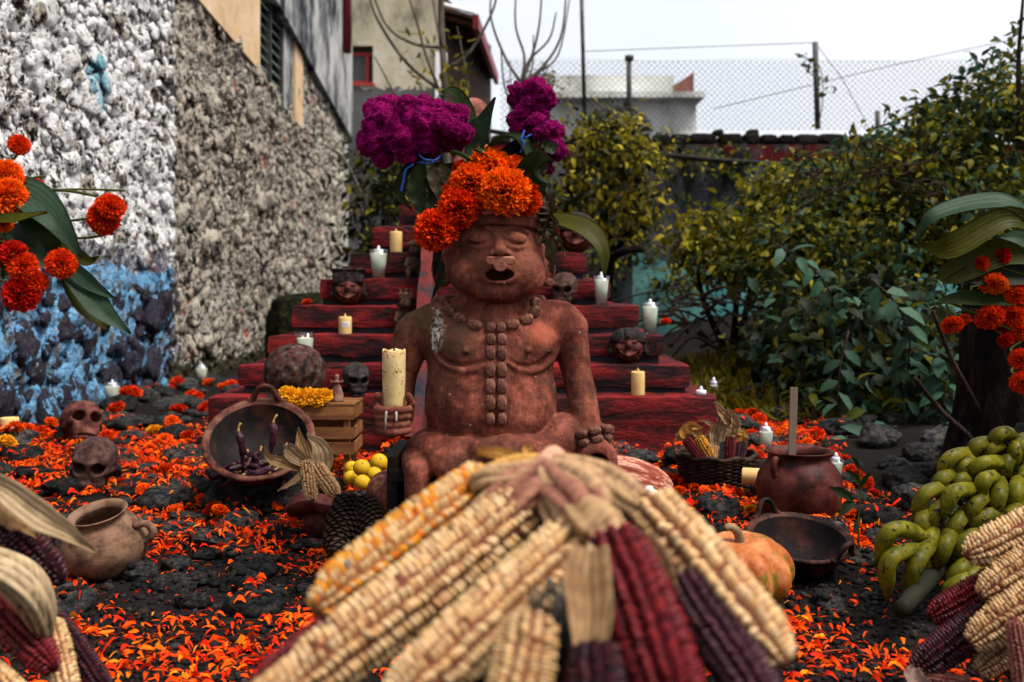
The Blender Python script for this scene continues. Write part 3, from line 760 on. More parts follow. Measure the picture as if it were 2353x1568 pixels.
def crown(name, blobs, n, L, pal, parent, seed, org, shell=.55, clump=26, droop=.3, lo=.4, up_bias=.35, palmix=None):
    """foliage: clumps of leaves scattered through ellipsoid blobs (centre, radii)"""
    r = np.random.default_rng(seed); vol = np.array([np.prod(b[1]) ** .67 for b in blobs]); pr = vol / vol.sum()
    nc = n // clump; bi = r.choice(len(blobs), nc, p=pr)
    dirs = r.normal(size=(nc, 3)); dirs /= np.linalg.norm(dirs, axis=1, keepdims=True)
    rad = (shell + (1 - shell) * r.random(nc) ** .6)[:, None]
    C = np.array([blobs[i][0] for i in bi]); Rr = np.array([blobs[i][1] for i in bi])
    cc = C + dirs * rad * Rr
    bright = np.clip(.55 + .5 * dirs[:, 2] + .25 * r.normal(size=nc), .15, 1)
    ci = np.repeat(np.arange(nc), clump); N = len(ci)
    spread = L * 1.15
    pos = cc[ci] + r.normal(size=(N, 3)) * spread * np.array([1, 1, .8])
    d = dirs[ci] * .6 + r.normal(size=(N, 3)) * .7 + np.array([0, 0, -.35]); nr = np.array([0, 0, up_bias + .5]) + dirs[ci] * .4 + r.normal(size=(N, 3)) * .55
    Ls = L * r.uniform(lo, 1.15, N); Ws = Ls * r.uniform(.42, .6, N)
    p = PAL[pal]; col = p[r.choice(len(p), N)] * r.uniform(.7, 1.25, (N, 1))
    if palmix is not None:
        m = r.random(N) < palmix[1]; q = PAL[palmix[0]]; col[m] = q[r.choice(len(q), m.sum())]
    V, F, Cc = leaf_arr(pos - np.array(org), d, nr, Ls, Ws, col, droop)
    return setp(mk('foliage', V, F, M['leaf'], parent, True, Cc), kind='stuff')
def blob(ud, vd, Y, ru, rv, ry): return (np.array(P(ud, vd, Y)), np.array([W_(ru, Y), ry, W_(rv, Y)]))
def branches(name, parent, org, lines, mat, n=6):
    for pts, r0, r1 in lines:
        c = curve_pts(pts, 14); m = MB(); m.tube(c - np.array(org), np.linspace(r0, r1, len(c)), n); m.build(name, mat, parent)
def plant(name, base, label, cat='shrub', group=None): return empty(name, base, 0, label, cat, group), np.array(base)

# fruit tree behind the flowers
r_, og = plant('fruit_tree', (PX(1400, 7.6), 7.6, gz(1, 7.6)), 'yellow green leafy fruit tree just right of the magenta flowers', 'tree')
crown('foliage', [blob(1385, 325, 7.6, 85, 55, .4), blob(1455, 380, 7.5, 60, 60, .35), blob(1340, 420, 7.5, 55, 70, .35), blob(1410, 500, 7.6, 75, 50, .35), blob(1310, 540, 7.5, 50, 40, .3), blob(1490, 460, 7.5, 35, 40, .3)], 3600, .078, 'yellow', r_, 11, og, .35, 20, .35, palmix=('dark', .25))
branches('trunk', r_, og, [([og, P(1395, 700, 7.6), P(1405, 560, 7.6), P(1380, 400, 7.6)], .05, .02)], M['bark_dark'])
branches('branch', r_, og, [([P(1400, 600, 7.6), P(1450, 520, 7.5), P(1480, 420, 7.5)], .025, .01), ([P(1395, 560, 7.6), P(1340, 500, 7.5), P(1310, 430, 7.5)], .022, .008), ([P(1405, 590, 7.0), P(1440, 575, 6.9), P(1480, 572, 6.9)], .03, .028)], M['bark_dark'])
# low hedge in the middle
r_, og = plant('hedge_bush', (PX(1680, 7.0), 7.0, gz(1.4, 7.0)), 'low yellow olive bush in front of the back wall, left of the vines', 'bush')
crown('foliage', [blob(1630, 520, 7.0, 70, 30, .35), blob(1730, 520, 6.9, 80, 50, .4), blob(1600, 585, 6.9, 60, 40, .35), blob(1700, 600, 6.8, 90, 50, .4), blob(1770, 450, 6.9, 50, 60, .3)], 3000, .078, 'olive', r_, 12, og, .3, 22, .35, palmix=('yellow', .3))
branches('stem', r_, og, [([og, P(1690, 680, 7.0), P(1650, 560, 7.0)], .03, .012), ([og, P(1720, 690, 7.0), P(1740, 540, 6.9)], .03, .012), ([og, P(1620, 700, 7), P(1600, 600, 6.9)], .03, .012)], M['bark_dark'])
# vine mound on the right
r_, og = plant('vine_mound', (PX(2080, 6.3), 6.3, gz(2.4, 6.3)), 'tall mound of climbing vines rising towards the right edge', 'vines')
vb = [blob(1860, 455, 6.4, 80, 60, .5), blob(1960, 425, 6.3, 110, 85, .5), blob(2080, 390, 6.2, 110, 100, .5), blob(2200, 330, 6.1, 110, 110, .5), blob(2290, 270, 6.0, 90, 120, .5), blob(2350, 330, 5.9, 90, 230, .5),
      blob(1820, 570, 6.2, 110, 100, .5), blob(1950, 560, 6.0, 120, 110, .5), blob(2080, 540, 5.9, 120, 110, .5), blob(2220, 480, 5.8, 120, 120, .5), blob(2330, 560, 5.7, 90, 120, .5), blob(1900, 680, 5.9, 110, 80, .5), blob(2060, 690, 5.8, 120, 90, .5)]
crown('foliage', vb, 13500, .070, 'olive', r_, 13, og, .45, 22, .35, palmix=('teal', .33))
crown('foliage', [(c_ + np.array([0, .45, -.1]), q_ * .8) for c_, q_ in vb], 1500, .13, 'dark', r_, 14, og, .2, 20, .3)  # darker leaves set inside, so the mound's inner shade is in the colour
ln = []
for k in range(26):
    u0 = random.uniform(1850, 2330); v0 = random.uniform(330, 480); Y0 = 5.55
    ln.append(([P(u0, v0, Y0), P(u0 - random.uniform(20, 80), v0 - random.uniform(-60, 40), Y0 - .1), P(u0 - random.uniform(60, 200), v0 + random.uniform(-20, 90), Y0)], .006, .003))
ln += [([P(2345, 330, 5.6), P(2340, 150, 5.6), P(2352, -20, 5.6)], .02, .008), ([P(1990, 300, 6), P(2080, 270, 6), P(2240, 200, 6)], .008, .004)]
branches('vine_stem', r_, og, ln, M['twig_brown'], 5)
# sprigs sticking out of the top edge
rr = np.random.default_rng(55); pos = []; 
for k in range(150):
    f = rr.random(); e = np.array([(1810,380),(1900,365),(2010,335),(2080,285),(2160,240),(2240,185),(2300,130),(2340,90)]); i = int(f*7); g_ = f*7-i
    q = e[i]*(1-g_)+e[i+1]*g_; pos.append(np.array(P(q[0]+rr.normal()*12, q[1]+rr.normal()*16-6, 5.9)))
pos = np.array(pos) - og; n_ = len(pos)
V, F, Cc = leaf_arr(pos, rr.normal(size=(n_,3)) + (-.3,0,.3), rr.normal(size=(n_,3)) + (0,-.4,.6), rr.uniform(.05,.10,n_), rr.uniform(.025,.045,n_), PAL['teal'][rr.choice(6,n_)])
setp(mk('top_sprigs', V, F, M['leaf'], r_, True, Cc), kind='stuff')
# glossy dark shrub lower right
r_, og = plant('glossy_shrub', (PX(1980, 4.9), 4.9, gz(1.7, 4.9)), 'dark glossy teal leaved shrub low in front of the tree trunk', 'shrub')
gb = [blob(1840, 760, 5.0, 70, 80, .35), blob(1930, 790, 4.8, 100, 90, .35), blob(1880, 880, 4.9, 80, 80, .3), blob(1960, 960, 4.7, 100, 80, .3), blob(2060, 900, 4.6, 100, 110, .3), blob(2150, 820, 4.6, 80, 110, .3), blob(2120, 980, 4.5, 90, 70, .3), blob(1900, 1000, 4.7, 60, 50, .25), blob(1990, 720, 5.0, 130, 60, .3)]
crown('foliage', gb, 1900, .105, 'teal', r_, 15, og, .35, 9, .3, palmix=('dark', .45))
crown('foliage', [(c_ + np.array([.1, .5, -.05]), q_ * 1.1) for c_, q_ in gb], 1500, .12, 'dark', r_, 16, og, .1, 15, .3)  # dark-coloured leaves added behind, standing for shade inside the shrub
branches('stem', r_, og, [([og, P(1930, 950, 4.9), P(1880, 800, 4.9)], .02, .008), ([og, P(2010, 930, 4.8), P(2050, 780, 4.8)], .02, .008), ([og, P(1900, 1000, 4.8), P(1850, 880, 4.9)], .018, .006)], M['bark_dark'])
# hero leaf sprays in front of the dark shrub, each leaf a part
def spray(label, pts, nleaf, L, seed, pal='teal'):
    c = curve_pts(pts, nleaf); r_, og = plant('leaf_spray', tuple(c[0]), label, 'branch', 'leafy sprays reaching out of the dark shrub')
    m = MB(); m.tube(c - og, np.linspace(.006, .003, len(c)), 5); m.build('stem', M['twig_brown'], r_)
    rr = np.random.default_rng(seed)
    for k in range(1, nleaf + 1):
        tdir = c[min(k+1, nleaf)] - c[k-1]; tdir /= np.linalg.norm(tdir); side = np.cross(tdir, (0, -1, .3)); side /= np.linalg.norm(side)
        sg = 1 if k % 2 else -1
        V, F, Cc = leaf_arr((c[k] - og)[None], (tdir * .5 + side * sg + rr.normal(size=3) * .25 + (0, -.2, -.25))[None], (np.array([0, -.5, .8]) + rr.normal(size=3) * .3)[None], np.array([L * rr.uniform(.8, 1.15)]), np.array([L * .52]), PAL[pal][rr.integers(0, 3)][None] * 1.15)
        mk('leaf', V, F, M['leaf'], r_, True, Cc)
spray('spray of broad teal leaves hanging above the dark hollow', [P(2000, 640, 4.3), P(2060, 700, 4.25), P(2090, 780, 4.25), P(2085, 850, 4.3)], 11, .115, 1)
spray('drooping leaf spray at the left rim of the dark hollow', [P(1950, 760, 4.4), P(1930, 850, 4.35), P(1925, 950, 4.3), P(1935, 1020, 4.3)], 12, .105, 2)
spray('dim leaf spray hanging directly left of the dark tree trunk', [P(2150, 800, 4.3), P(2170, 880, 4.25), P(2160, 960, 4.25)], 8, .12, 3)
spray('upper left spray of mixed teal leaves above the grass bank', [P(1780, 560, 5.0), P(1850, 600, 4.9), P(1900, 660, 4.8), P(1920, 720, 4.8)], 12, .11, 4)
spray('low leaf spray just above the right marigold path', [P(2060, 980, 4.2), P(1990, 1000, 4.15), P(1900, 1030, 4.1)], 10, .10, 5)
# grass bank
rr = np.random.default_rng(77); N = 9000; gx = rr.uniform(.95, 2.9, N); gy = rr.uniform(4.55, 7.2, N); keep = (gx / gy < .46) & ((gx - .95) * 1.2 + (gy - 4.55) > .35); gx, gy = gx[keep], gy[keep]; N = len(gx)
pos = np.stack([gx, gy, [gz(a, b_) for a, b_ in zip(gx, gy)]], 1)
Ls = rr.uniform(.05, .15, N) * (.6 + .6 * rr.random(N)); col = np.array([(.15,.12,.006),(.10,.085,.005),(.06,.055,.005),(.20,.155,.012)])[rr.choice(4, N)] * rr.uniform(.7, 1.2, (N, 1))
V, F, Cc = leaf_arr(pos, rr.normal(size=(N, 3)) * (.7, .7, .25) + (0, 0, .75), rr.normal(size=(N, 3)), Ls, Ls * .16, col, .3)
setp(mk('grass', V, F, M['leaf'], None, True, Cc), 'yellowish olive grass and creepers on the bank right of pyramid', 'grass', None, 'stuff')
# dry branches heaped behind the bank
dr = empty('brushwood_heap', (PX(1650, 6.6), 6.6, gz(1.4, 6.6)), 0, 'heap of dry tangled branches between grass bank and teal wall', 'branches')
og = np.array(dr.location); lines = []
for k in range(46):
    u0, v0 = random.uniform(1530, 1830), random.uniform(680, 800); a = random.uniform(-.6, .6) + (3.14 if random.random() < .5 else 0); Ln = random.uniform(60, 190); Y0 = random.uniform(6.1, 6.8)
    p0 = P(u0, v0, Y0); p2 = P(u0 + Ln * math.cos(a), v0 + Ln * math.sin(a) * .6, Y0 + random.uniform(-.3, .3)); pm = (p0 + p2) / 2 + Vector((0, 0, random.uniform(.02, .12)))
    lines.append(([p0, pm, p2], random.uniform(.006, .016), .004))
branches('dry_branch', dr, og, lines, M['twig_brown'], 5)
# dark shrub at the house corner
r_, og = plant('corner_shrub', (PX(870, 8.4), 8.4, gz(-1, 8.4)), 'dim shrub with sparse yellowed leaves in the house corner', 'shrub')
crown('foliage', [blob(850, 420, 8.4, 60, 90, .3), blob(900, 520, 8.3, 70, 80, .3), blob(830, 600, 8.3, 50, 80, .25), blob(960, 440, 8.4, 60, 70, .3), blob(880, 640, 8.2, 90, 70, .3)], 1500, .10, 'dark', r_, 21, og, .3, 10, .3, palmix=('olive', .3))
branches('stem', r_, og, [([og, P(860, 560, 8.3), P(800, 380, 8.2), P(740, 330, 8.2)], .02, .006), ([og, P(880, 540, 8.3), P(920, 470, 8.2)], .02, .007), ([P(850, 620, 8.2), P(880, 560, 8.1), P(925, 480, 8.1)], .016, .007), ([P(860, 600, 8.2), P(840, 640, 8.1), P(760, 600, 8.1)], .012, .005)], M['twig'])
# bare saplings
r_, og = plant('bare_sapling', (PX(1030, 9.0), 9.0, gz(-.6, 9)), 'bare slender sapling with arching whips before the cream building', 'tree')
branches('trunk', r_, og, [([og, P(1030, 500, 9), P(1022, 200, 9), P(1014, 60, 9), P(1014, -60, 9)], .045, .028)], M['twig'])
branches('branch', r_, og, [([P(1024, 215, 9), P(940, 150, 8.9), P(870, 50, 8.8), P(838, -40, 8.8)], .020, .009), ([P(1020, 110, 9), P(950, 100, 8.9), P(890, 60, 8.8), P(850, -30, 8.8)], .018, .008),
    ([P(1024, 160, 9), P(1080, 120, 8.9), P(1130, 30, 8.9), P(1145, -30, 8.9)], .018, .008), ([P(1022, 240, 9), P(980, 130, 8.8), P(955, 40, 8.8), P(930, -30, 8.8)], .016, .007), ([P(1028, 250, 9), P(930, 240, 8.9), P(860, 130, 8.9)], .014, .006),
    ([P(1024, 200, 9), P(990, 250, 8.8), P(930, 330, 8.7)], .012, .005), ([P(1022, 120, 9), P(1005, 60, 8.9), P(990, -30, 8.9)], .014, .007), ([P(1026, 300, 9), P(1075, 220, 8.9), P(1060, 110, 8.9), P(1050, 60, 8.9)], .010, .004)], M['twig'])
rr = np.random.default_rng(31); n_ = 130; uu = rr.uniform(920, 1080, n_); vv = rr.uniform(60, 330, n_)
pos = np.array([P(a, b_, 8.9) for a, b_ in zip(uu, vv)]) - og
V, F, Cc = leaf_arr(pos, rr.normal(size=(n_,3)) + (0,0,-.5), rr.normal(size=(n_,3)), rr.uniform(.06,.12,n_), rr.uniform(.02,.04,n_), PAL['yellow'][rr.choice(5,n_)])
setp(mk('foliage', V, F, M['leaf'], r_, True, Cc), kind='stuff')
r_, og = plant('bare_shrub', (PX(1190, 9.3), 9.3, gz(0, 9.3)), 'leafless shrub with upright pale whips against the white sky', 'tree')
branches('trunk', r_, og, [([og, P(1180, 500, 9.3), P(1188, 300, 9.3), P(1198, 190, 9.3)], .04, .022)], M['twig'])
b0 = P(1198, 192, 9.3)
branches('branch', r_, og, [([b0, P(1205, 130, 9.3), P(1185, 60, 9.3), P(1186, -40, 9.3)], .017, .008), ([b0, P(1225, 120, 9.3), P(1240, 50, 9.3), P(1246, -40, 9.3)], .018, .008), ([b0, P(1215, 140, 9.3), P(1262, 90, 9.3), P(1278, 28, 9.3)], .016, .008),
    ([b0, P(1250, 150, 9.3), P(1290, 80, 9.3), P(1303, -40, 9.3)], .018, .009), ([b0, P(1240, 165, 9.3), P(1285, 120, 9.3), P(1312, -20, 9.3)], .014, .007), ([b0, P(1160, 130, 9.3), P(1128, 40, 9.3), P(1132, -40, 9.3)], .018, .008),
    ([P(1190, 260, 9.3), P(1160, 200, 9.3), P(1150, 100, 9.3)], .014, .007), ([P(1196, 200, 9.3), P(1222, 160, 9.3), P(1226, 80, 9.3)], .013, .007), ([P(1190, 280, 9.3), P(1235, 210, 9.3), P(1262, 150, 9.3)], .012, .006), ([P(1190, 300, 9.3), P(1175, 230, 9.3), P(1172, 140, 9.3)], .010, .005)], M['twig'])
# scraggy top above the wall
r_, og = plant('wall_top_weed', (PX(1876, 9.9), 9.9, 2.3), 'thin weed climbing the tall fence post on the back wall', 'weed')
branches('stem', r_, og, [([og, P(1890, 240, 9.9), P(1886, 160, 9.9), P(1850, 130, 9.9)], .006, .004)], M['twig'])
n_ = 34; rr = np.random.default_rng(35); base = [(1860,135),(1855,150),(1870,160),(1890,185),(1893,200),(1905,205),(1888,215),(1845,130)]
pos = np.array([P(base[k % 8][0] + rr.normal() * 6, base[k % 8][1] + rr.normal() * 6, 9.88) for k in range(n_)]) - og
V, F, Cc = leaf_arr(pos, rr.normal(size=(n_,3)), rr.normal(size=(n_,3)), rr.uniform(.06,.10,n_), rr.uniform(.03,.045,n_), PAL['teal'][rr.choice(6,n_)])
setp(mk('foliage', V, F, M['leaf'], r_, True, Cc), kind='stuff')
r_, og = plant('ivy_fringe', (PX(1500, 9.8), 9.8, .3), 'creeper fringe trailing along the top of the dark back wall', 'creeper')
crown('foliage', [blob(1560, 360, 9.85, 120, 30, .12), blob(1680, 370, 9.85, 90, 30, .12), blob(1240, 195, 11.5, 45, 22, .3), blob(1420, 590, 9.8, 100, 40, .1), blob(1560, 660, 9.8, 60, 40, .1)], 1500, .08, 'olive', r_, 41, og, .1, 12, .3, palmix=('dark', .5))
# big dark trunk on the right with two cut sticks
tk = empty('tree_trunk', (PX(2330, 3.3), 3.3, gz(1.6, 3.3)), 0, 'thick dark rough barked tree trunk at the right edge', 'tree trunk')
n = 40; zs_ = np.linspace(-.1, .78, 70); V = []
for z_ in zs_:
    for k in range(n):
        a = 2*math.pi*k/n; V.append((math.cos(a), math.sin(a), z_))
V = np.array(V); rr_ = .155 + .10*np.exp(-V[:, 2] / .18) + .006*np.sin(5*np.arctan2(V[:,1],V[:,0])) ; q = V * np.array([1,1,.35])
rr_ = rr_ + .020*np.abs(vnoise(q, 9, 3)) + .012*vnoise(q, 24, 5); V2 = V.copy(); V2[:, 0] = V[:, 0]*rr_ + .04*V[:, 2]; V2[:, 1] = V[:, 1]*rr_
i1, k1 = np.meshgrid(np.arange(69), np.arange(n), indexing='ij')
mk('bark', V2, np.stack([i1*n+k1, i1*n+(k1+1)%n, (i1+1)*n+(k1+1)%n, (i1+1)*n+k1], -1).reshape(-1,4), M['bark_dark'], tk)
for lab, a, b_, r0 in (('upper bare stick leaning away from the dark trunk', (2240, 925), (2143, 715), .011), ('lower bare stick leaning left from the trunk foot', (2228, 1005), (2102, 868), .012)):
    m = MB(); c = curve_pts([P(a[0] + 20, a[1] + 40, 3.25), P(*a, 3.2), P((a[0]+b_[0])/2 - 4, (a[1]+b_[1])/2 + 6, 3.15), P(*b_, 3.1)], 14)
    m.tube(c, np.linspace(r0, r0*.55, len(c)), 7); setp(m.build('bare_stick', M['twig_brown']), lab, 'stick', 'bare sticks by the trunk')
# ================================================================== STEPPED PYRAMID
def rough_box(lo, hi, cell=.03, amp=.006, rd=.012, seed=0):
    lo = np.array(lo, float); hi = np.array(hi, float); V = []; F = []; off = 0
    for ax in range(3):
        u, v = (ax + 1) % 3, (ax + 2) % 3
        nu = max(2, int((hi[u]-lo[u]) / cell) + 1); nv = max(2, int((hi[v]-lo[v]) / cell) + 1)
        A, B = np.meshgrid(np.linspace(lo[u], hi[u], nu), np.linspace(lo[v], hi[v], nv), indexing='ij')
        for side in (0, 1):
            q = np.zeros((nu, nv, 3)); q[..., u] = A; q[..., v] = B; q[..., ax] = hi[ax] if side else lo[ax]
            i, j = np.meshgrid(np.arange(nu-1), np.arange(nv-1), indexing='ij')
            f = np.stack([i*nv+j, (i+1)*nv+j, (i+1)*nv+j+1, i*nv+j+1], -1).reshape(-1, 4)
            if not side: f = f[:, ::-1]
            V.append(q.reshape(-1, 3)); F.append(f + off); off += nu * nv
    V = np.concatenate(V); r_ = rd
    c = np.clip(V, lo + r_, hi - r_); d = V - c; L = np.linalg.norm(d, axis=1, keepdims=True)
    V = c + d / np.maximum(L, 1e-9) * np.minimum(L, r_)
    nrm = d / np.maximum(L, 1e-9)
    k = np.stack([fbm(V + 7.7, 9, 3, seed + s) for s in range(3)], 1)
    return V + k * amp * 1.6, np.concatenate(F)
t = NT('red_worn_paint'); v = t.vec('World', (1, 1, 5)); n1 = t.noise(v, 3.2, 6, .68, .6); n2 = t.noise(t.vec('World', (1, 1, 3)), 22, 5, .7); n3 = t.noise(t.vec('World'), 1.5, 3)
f = t.math('ADD', t.math('MULTIPLY', n1, .62), t.math('ADD', t.math('MULTIPLY', n2, .26), t.math('MULTIPLY', n3, .14)))
c = t.ramp(f, [(.38, (.004, .003, .004)), (.45, (.018, .006, .007)), (.51, (.066, .007, .008)), (.58, (.165, .010, .011)), (.67, (.23, .020, .018)), (.76, (.13, .048, .045))])
t.bump(t.math('ADD', n2, n1), .7, .02); M['red_paint'] = t.fin(c, .72, .3)
t = NT('skylit_red_paint'); v = t.vec('World', (1, 1, 1)); n1 = t.noise(v, 5, 5, .65); n2 = t.noise(v, 30, 4)
c = t.ramp(n1, [(.40, (.014, .017, .024)), (.46, (.035, .018, .022)), (.53, (.090, .014, .013)), (.66, (.13, .026, .023))]); t.bump(n2, .6, .015); M['skylit_red'] = t.fin(c, .75, .3)  # balustrade red with the open sky's brightness and blue put into its colour
M['dark_band'] = simple('dark_band', [(.3, (.010, .010, .013)), (.6, (.03, .028, .034)), (.8, (.09, .03, .035))], 6, 5, .85, .6, .02, 25, 'World')  # dark colour for the shadow band under the risers
STEP = [(3.90, -1.19, .80, .305), (4.03, -1.095, .716, .42), (4.16, -1.01, .628, .533), (4.29, -.944, .542, .654), (4.42, -.853, .4345, .7705), (4.55, -.739, .34, .890), (4.68, -.655, .25, 1.017), (4.98, -.56, .16, 1.15)]
pyr = empty('stepped_pyramid', (-.195, 4.9, .08), 0, 'red painted stepped altar pyramid with worn dark patches behind the statue', 'pyramid')
po = np.array(pyr.location); zb = .02
for k, (yf, xl, xr, zt) in enumerate(STEP):
    zprev = STEP[k-1][3] if k else .0
    toe = .022
    V, F = rough_box((xl, yf, zprev + toe), (xr, 6.3 - .13*k, zt), .03, .0075, .014, k * 5)
    s_ = mk('step', V - po, F, M['red_paint'], pyr)
    b = MB(); b.box((xl + .018, yf + .018, zprev - .015), (xr - .018, 6.27 - .13*k, zprev + toe + .01)); b.build('toe_recess', M['dark_band'], s_, False).location = -po  # dark set-back strip added to make a shadow band under each riser
for x0, x1 in ((-.392, -.322), (-.068, .002)):
    n = 46; V = []; F = []
    prof = [(3.70, .0), (3.78, .30), (4.70, 1.10), (4.80, 1.10), (4.80, .3)]
    V, F = rough_box((x0, 0, 0), (x1, 1.32, .16), .035, .005, .012, int(x0*100))
    MM = Matrix.Translation((0, 3.74, .08)) @ Matrix.Rotation(math.atan2(.89, .86), 4, 'X')
    mk('balustrade', tf(MM, V) - po, F, M['skylit_red'], pyr)
for k in range(14):
    z_ = .12 + .07 * k; y_ = 3.80 + .0675 * k
    V, F = rough_box((-.33, y_, z_ - .05), (-.06, y_ + .35, z_ + .02), .05, .003, .008, k)
    mk('stair_tread', V - po, F, M['red_paint'], pyr)

# ================================================================== CANDLES
M['cream_wax'] = simple('cream_wax', [(.3, (.50, .32, .11)), (.7, (.62, .43, .18))], 9, rough=.45, bump=.1, spec=.35)
M['white_wax'] = simple('white_wax', [(.3, (.66, .63, .52)), (.7, (.76, .73, .62))], 9, rough=.5, bump=.08)
M['white_plastic'] = simple('white_plastic', [(.3, (.62, .62, .68)), (.7, (.70, .70, .75))], 9, rough=.35, bump=0, spec=.4)
M['wick'] = simple('wick', [(.3, (.01, .01, .01)), (.7, (.02, .02, .02))], 9, rough=.9, bump=0)
M['paper'] = simple('paper', [(.3, (.62, .62, .64)), (.7, (.8, .8, .8))], 60, rough=.7, bump=0)
M['ink'] = simple('ink', [(.3, (.04, .05, .08)), (.7, (.10, .11, .14))], 9, rough=.7, bump=0)
t = NT('glass'); gl = t.n('ShaderNodeBsdfGlossy'); gl.inputs['Roughness'].default_value = .05; tr = t.n('ShaderNodeBsdfTransparent'); tr.inputs['Color'].default_value = (.90, .93, .92, 1)
fr = t.n('ShaderNodeLayerWeight'); fr.inputs['Blend'].default_value = .12; mx = t.n('ShaderNodeMixShader'); t.l(fr, 'Facing', mx, 0); t.l(tr, 'BSDF', mx, 1); t.l(gl, 'BSDF', mx, 2); t.l(mx, 'Shader', t.o, 'Surface'); M['glass'] = t.m
fl_V, fl_F = lathe([(0, .014), (.0028, .010), (.0036, .005), (.003, 0), (0, -.001)], 12)
def pillar(loc, r, h, label, sticker=False, group='cream pillar candles', rot=None, flame=True):
    c = empty('pillar_candle', loc, random.uniform(-.3, .3), label, 'candle', group)
    if rot: c.rotation_euler = rot
    V, F = lathe([(0, 0), (r*.98, 0), (r, .003), (r, h*.5), (r*.995, h - .004), (r*.93, h), (r*.8, h - .006), (0, h - .012)], 28, .012, int(h*999))
    mk('wax_body', V, F, M['cream_wax'], c)
    if flame:
        f = ob('flame_tip', mk('flame_tip', fl_V * (1.5, 1.5, 1.7), fl_F, M['cream_wax'], mesh_only=True), c, (0, 0, h - .009))
    if sticker:
        n = 7; V = []; 
        for j in range(n + 1):
            a = -math.pi/2 + .05 + (j / n - .3) * 1.1; V += [((r + .0012) * math.cos(a), (r + .0012) * math.sin(a), h * .42), ((r + .0012) * math.cos(a), (r + .0012) * math.sin(a), h * .72)]
        s = mk('sticker', V, [(2*j, 2*j+2, 2*j+3, 2*j+1) for j in range(n)], M['paper'], c)
        for q in range(3):
            V = []
            for j in range(n):
                a = -math.pi/2 + .1 + (j / n - .3) * 1.1; V += [((r + .002) * math.cos(a), (r + .002) * math.sin(a), h * (.48 + q*.07)), ((r + .002) * math.cos(a), (r + .002) * math.sin(a), h * (.5 + q*.07))]
            mk('printed_line', V, [(2*j, 2*j+2, 2*j+3, 2*j+1) for j in range(n - 1)], M['ink'], s)
    return c
def tealight_parts(parent, z, r=.019):
    V, F = lathe([(0, 0), (r, 0), (r, .017), (r*.9, .019), (r*.35, .017), (0, .017)], 24); mk('tealight', V + (0, 0, z), F, M['white_plastic'], parent)
    ob('flame_tip', mk('flame_tip', fl_V * (1.9, 1.9, 1.35), fl_F, M['white_plastic'], mesh_only=True), parent, (0, 0, z + .018))
def glass_candle(loc, r, h, label, fill=.82, tea=True):
    c = empty('glass_candle', loc, 0, label, 'candle', 'white candles in glass tumblers'); rb = r * .72
    o = [(0, 0), (rb, 0), (rb + (r - rb)*.5, h*.5), (r, h), (r - .0022, h), (rb + (r-rb)*.5 - .0022, h*.5), (rb - .0022, .005), (0, .005)]
    V, F = lathe(o, 32); mk('glass', V, F, M['glass'], c)
    rf = rb + (r - rb) * fill - .003
    V, F = lathe([(0, .006), (rb - .003, .006), (rf, h*fill), (rf*.9, h*fill + .002), (0, h*fill - .001)], 28, .002); mk('wax', V, F, M['white_wax'], c)
    if tea: tealight_parts(c, h * fill, r * .5)
    return c
def on_step(ud, k, back=.0): # point on tread k near its front edge
    yf = STEP[k][0] + .055 + back; return Vector((PX(ud, yf), yf, STEP[k][3] + .002))
p = on_step(910, 5); pillar(p, W_(14, p.y), W_(48, p.y), 'cream pillar candle on the high left step, above the glass one')
p = on_step(870, 4); glass_candle(p, W_(21.5, p.y), W_(66, p.y), 'white glass candle on the upper left step below the cream pillar', .86)
p = on_step(793, 2); pillar(p, W_(15, p.y), W_(40, p.y), 'short cream pillar with paper sticker on the left third step', True)
p = on_step(701, 1, .03); glass_candle(p, W_(22, p.y), W_(70, p.y), 'glass of white wax half hidden behind the round clay jar', .80, False)
p = on_step(1382, 3); glass_candle(p, W_(19, p.y), W_(66, p.y), 'white glass candle right of the small clay skull', .86)
p = on_step(1494, 2); glass_candle(p, W_(20.5, p.y), W_(72, p.y), 'white glass candle standing on the outer right corner of third step', .86)
p = on_step(1466, 0); pillar(p, W_(15.5, p.y), W_(54, p.y), 'cream pillar candle on the lowest right step')
p = on_step(1611, 0); tl = empty('tealight_candle', p, 0, 'small white electric tealight on the bottom right step corner', 'candle'); tealight_parts(tl, 0, W_(12, p.y)); 
p = on_step(1640, 0, .25); glass_candle(p, .024, .032, 'tiny tealight in small glass at the bottom step right edge', .4)
for ud, vd, w, h, lab in ((463, 886, 30, 42, 'far white glass candle on the ground near the wall foot'), (258, 937, 38, 52, 'white glass candle on the ground before the blue wall'), (1760, 1048, 37, 58, 'white glass candle on ground between basket and tall red pot'), (1921, 1115, 36, 52, 'white glass candle half hidden behind the tall red pot')):
    p = G(ud, vd); glass_candle((p.x, p.y, gz(p.x, p.y) + .012), W_(w/2, p.y), W_(h, p.y), lab, .84)
p = G(22, 998); p.y -= .16; p.x = PX(22, p.y); pillar((p.x, p.y, gz(p.x, p.y)), W_(20, p.y), W_(56, p.y), 'thick cream pillar candle at the left picture edge', True, flame=False)
p = G(1735, 1142); r_ = W_(19, p.y); pillar((p.x - .045, p.y - .02, drop(p.x, p.y)[0] + r_ + .004), r_, .11, 'cream pillar candle lying on its side by the red pot', rot=(R(90), 0, R(70)), flame=False)

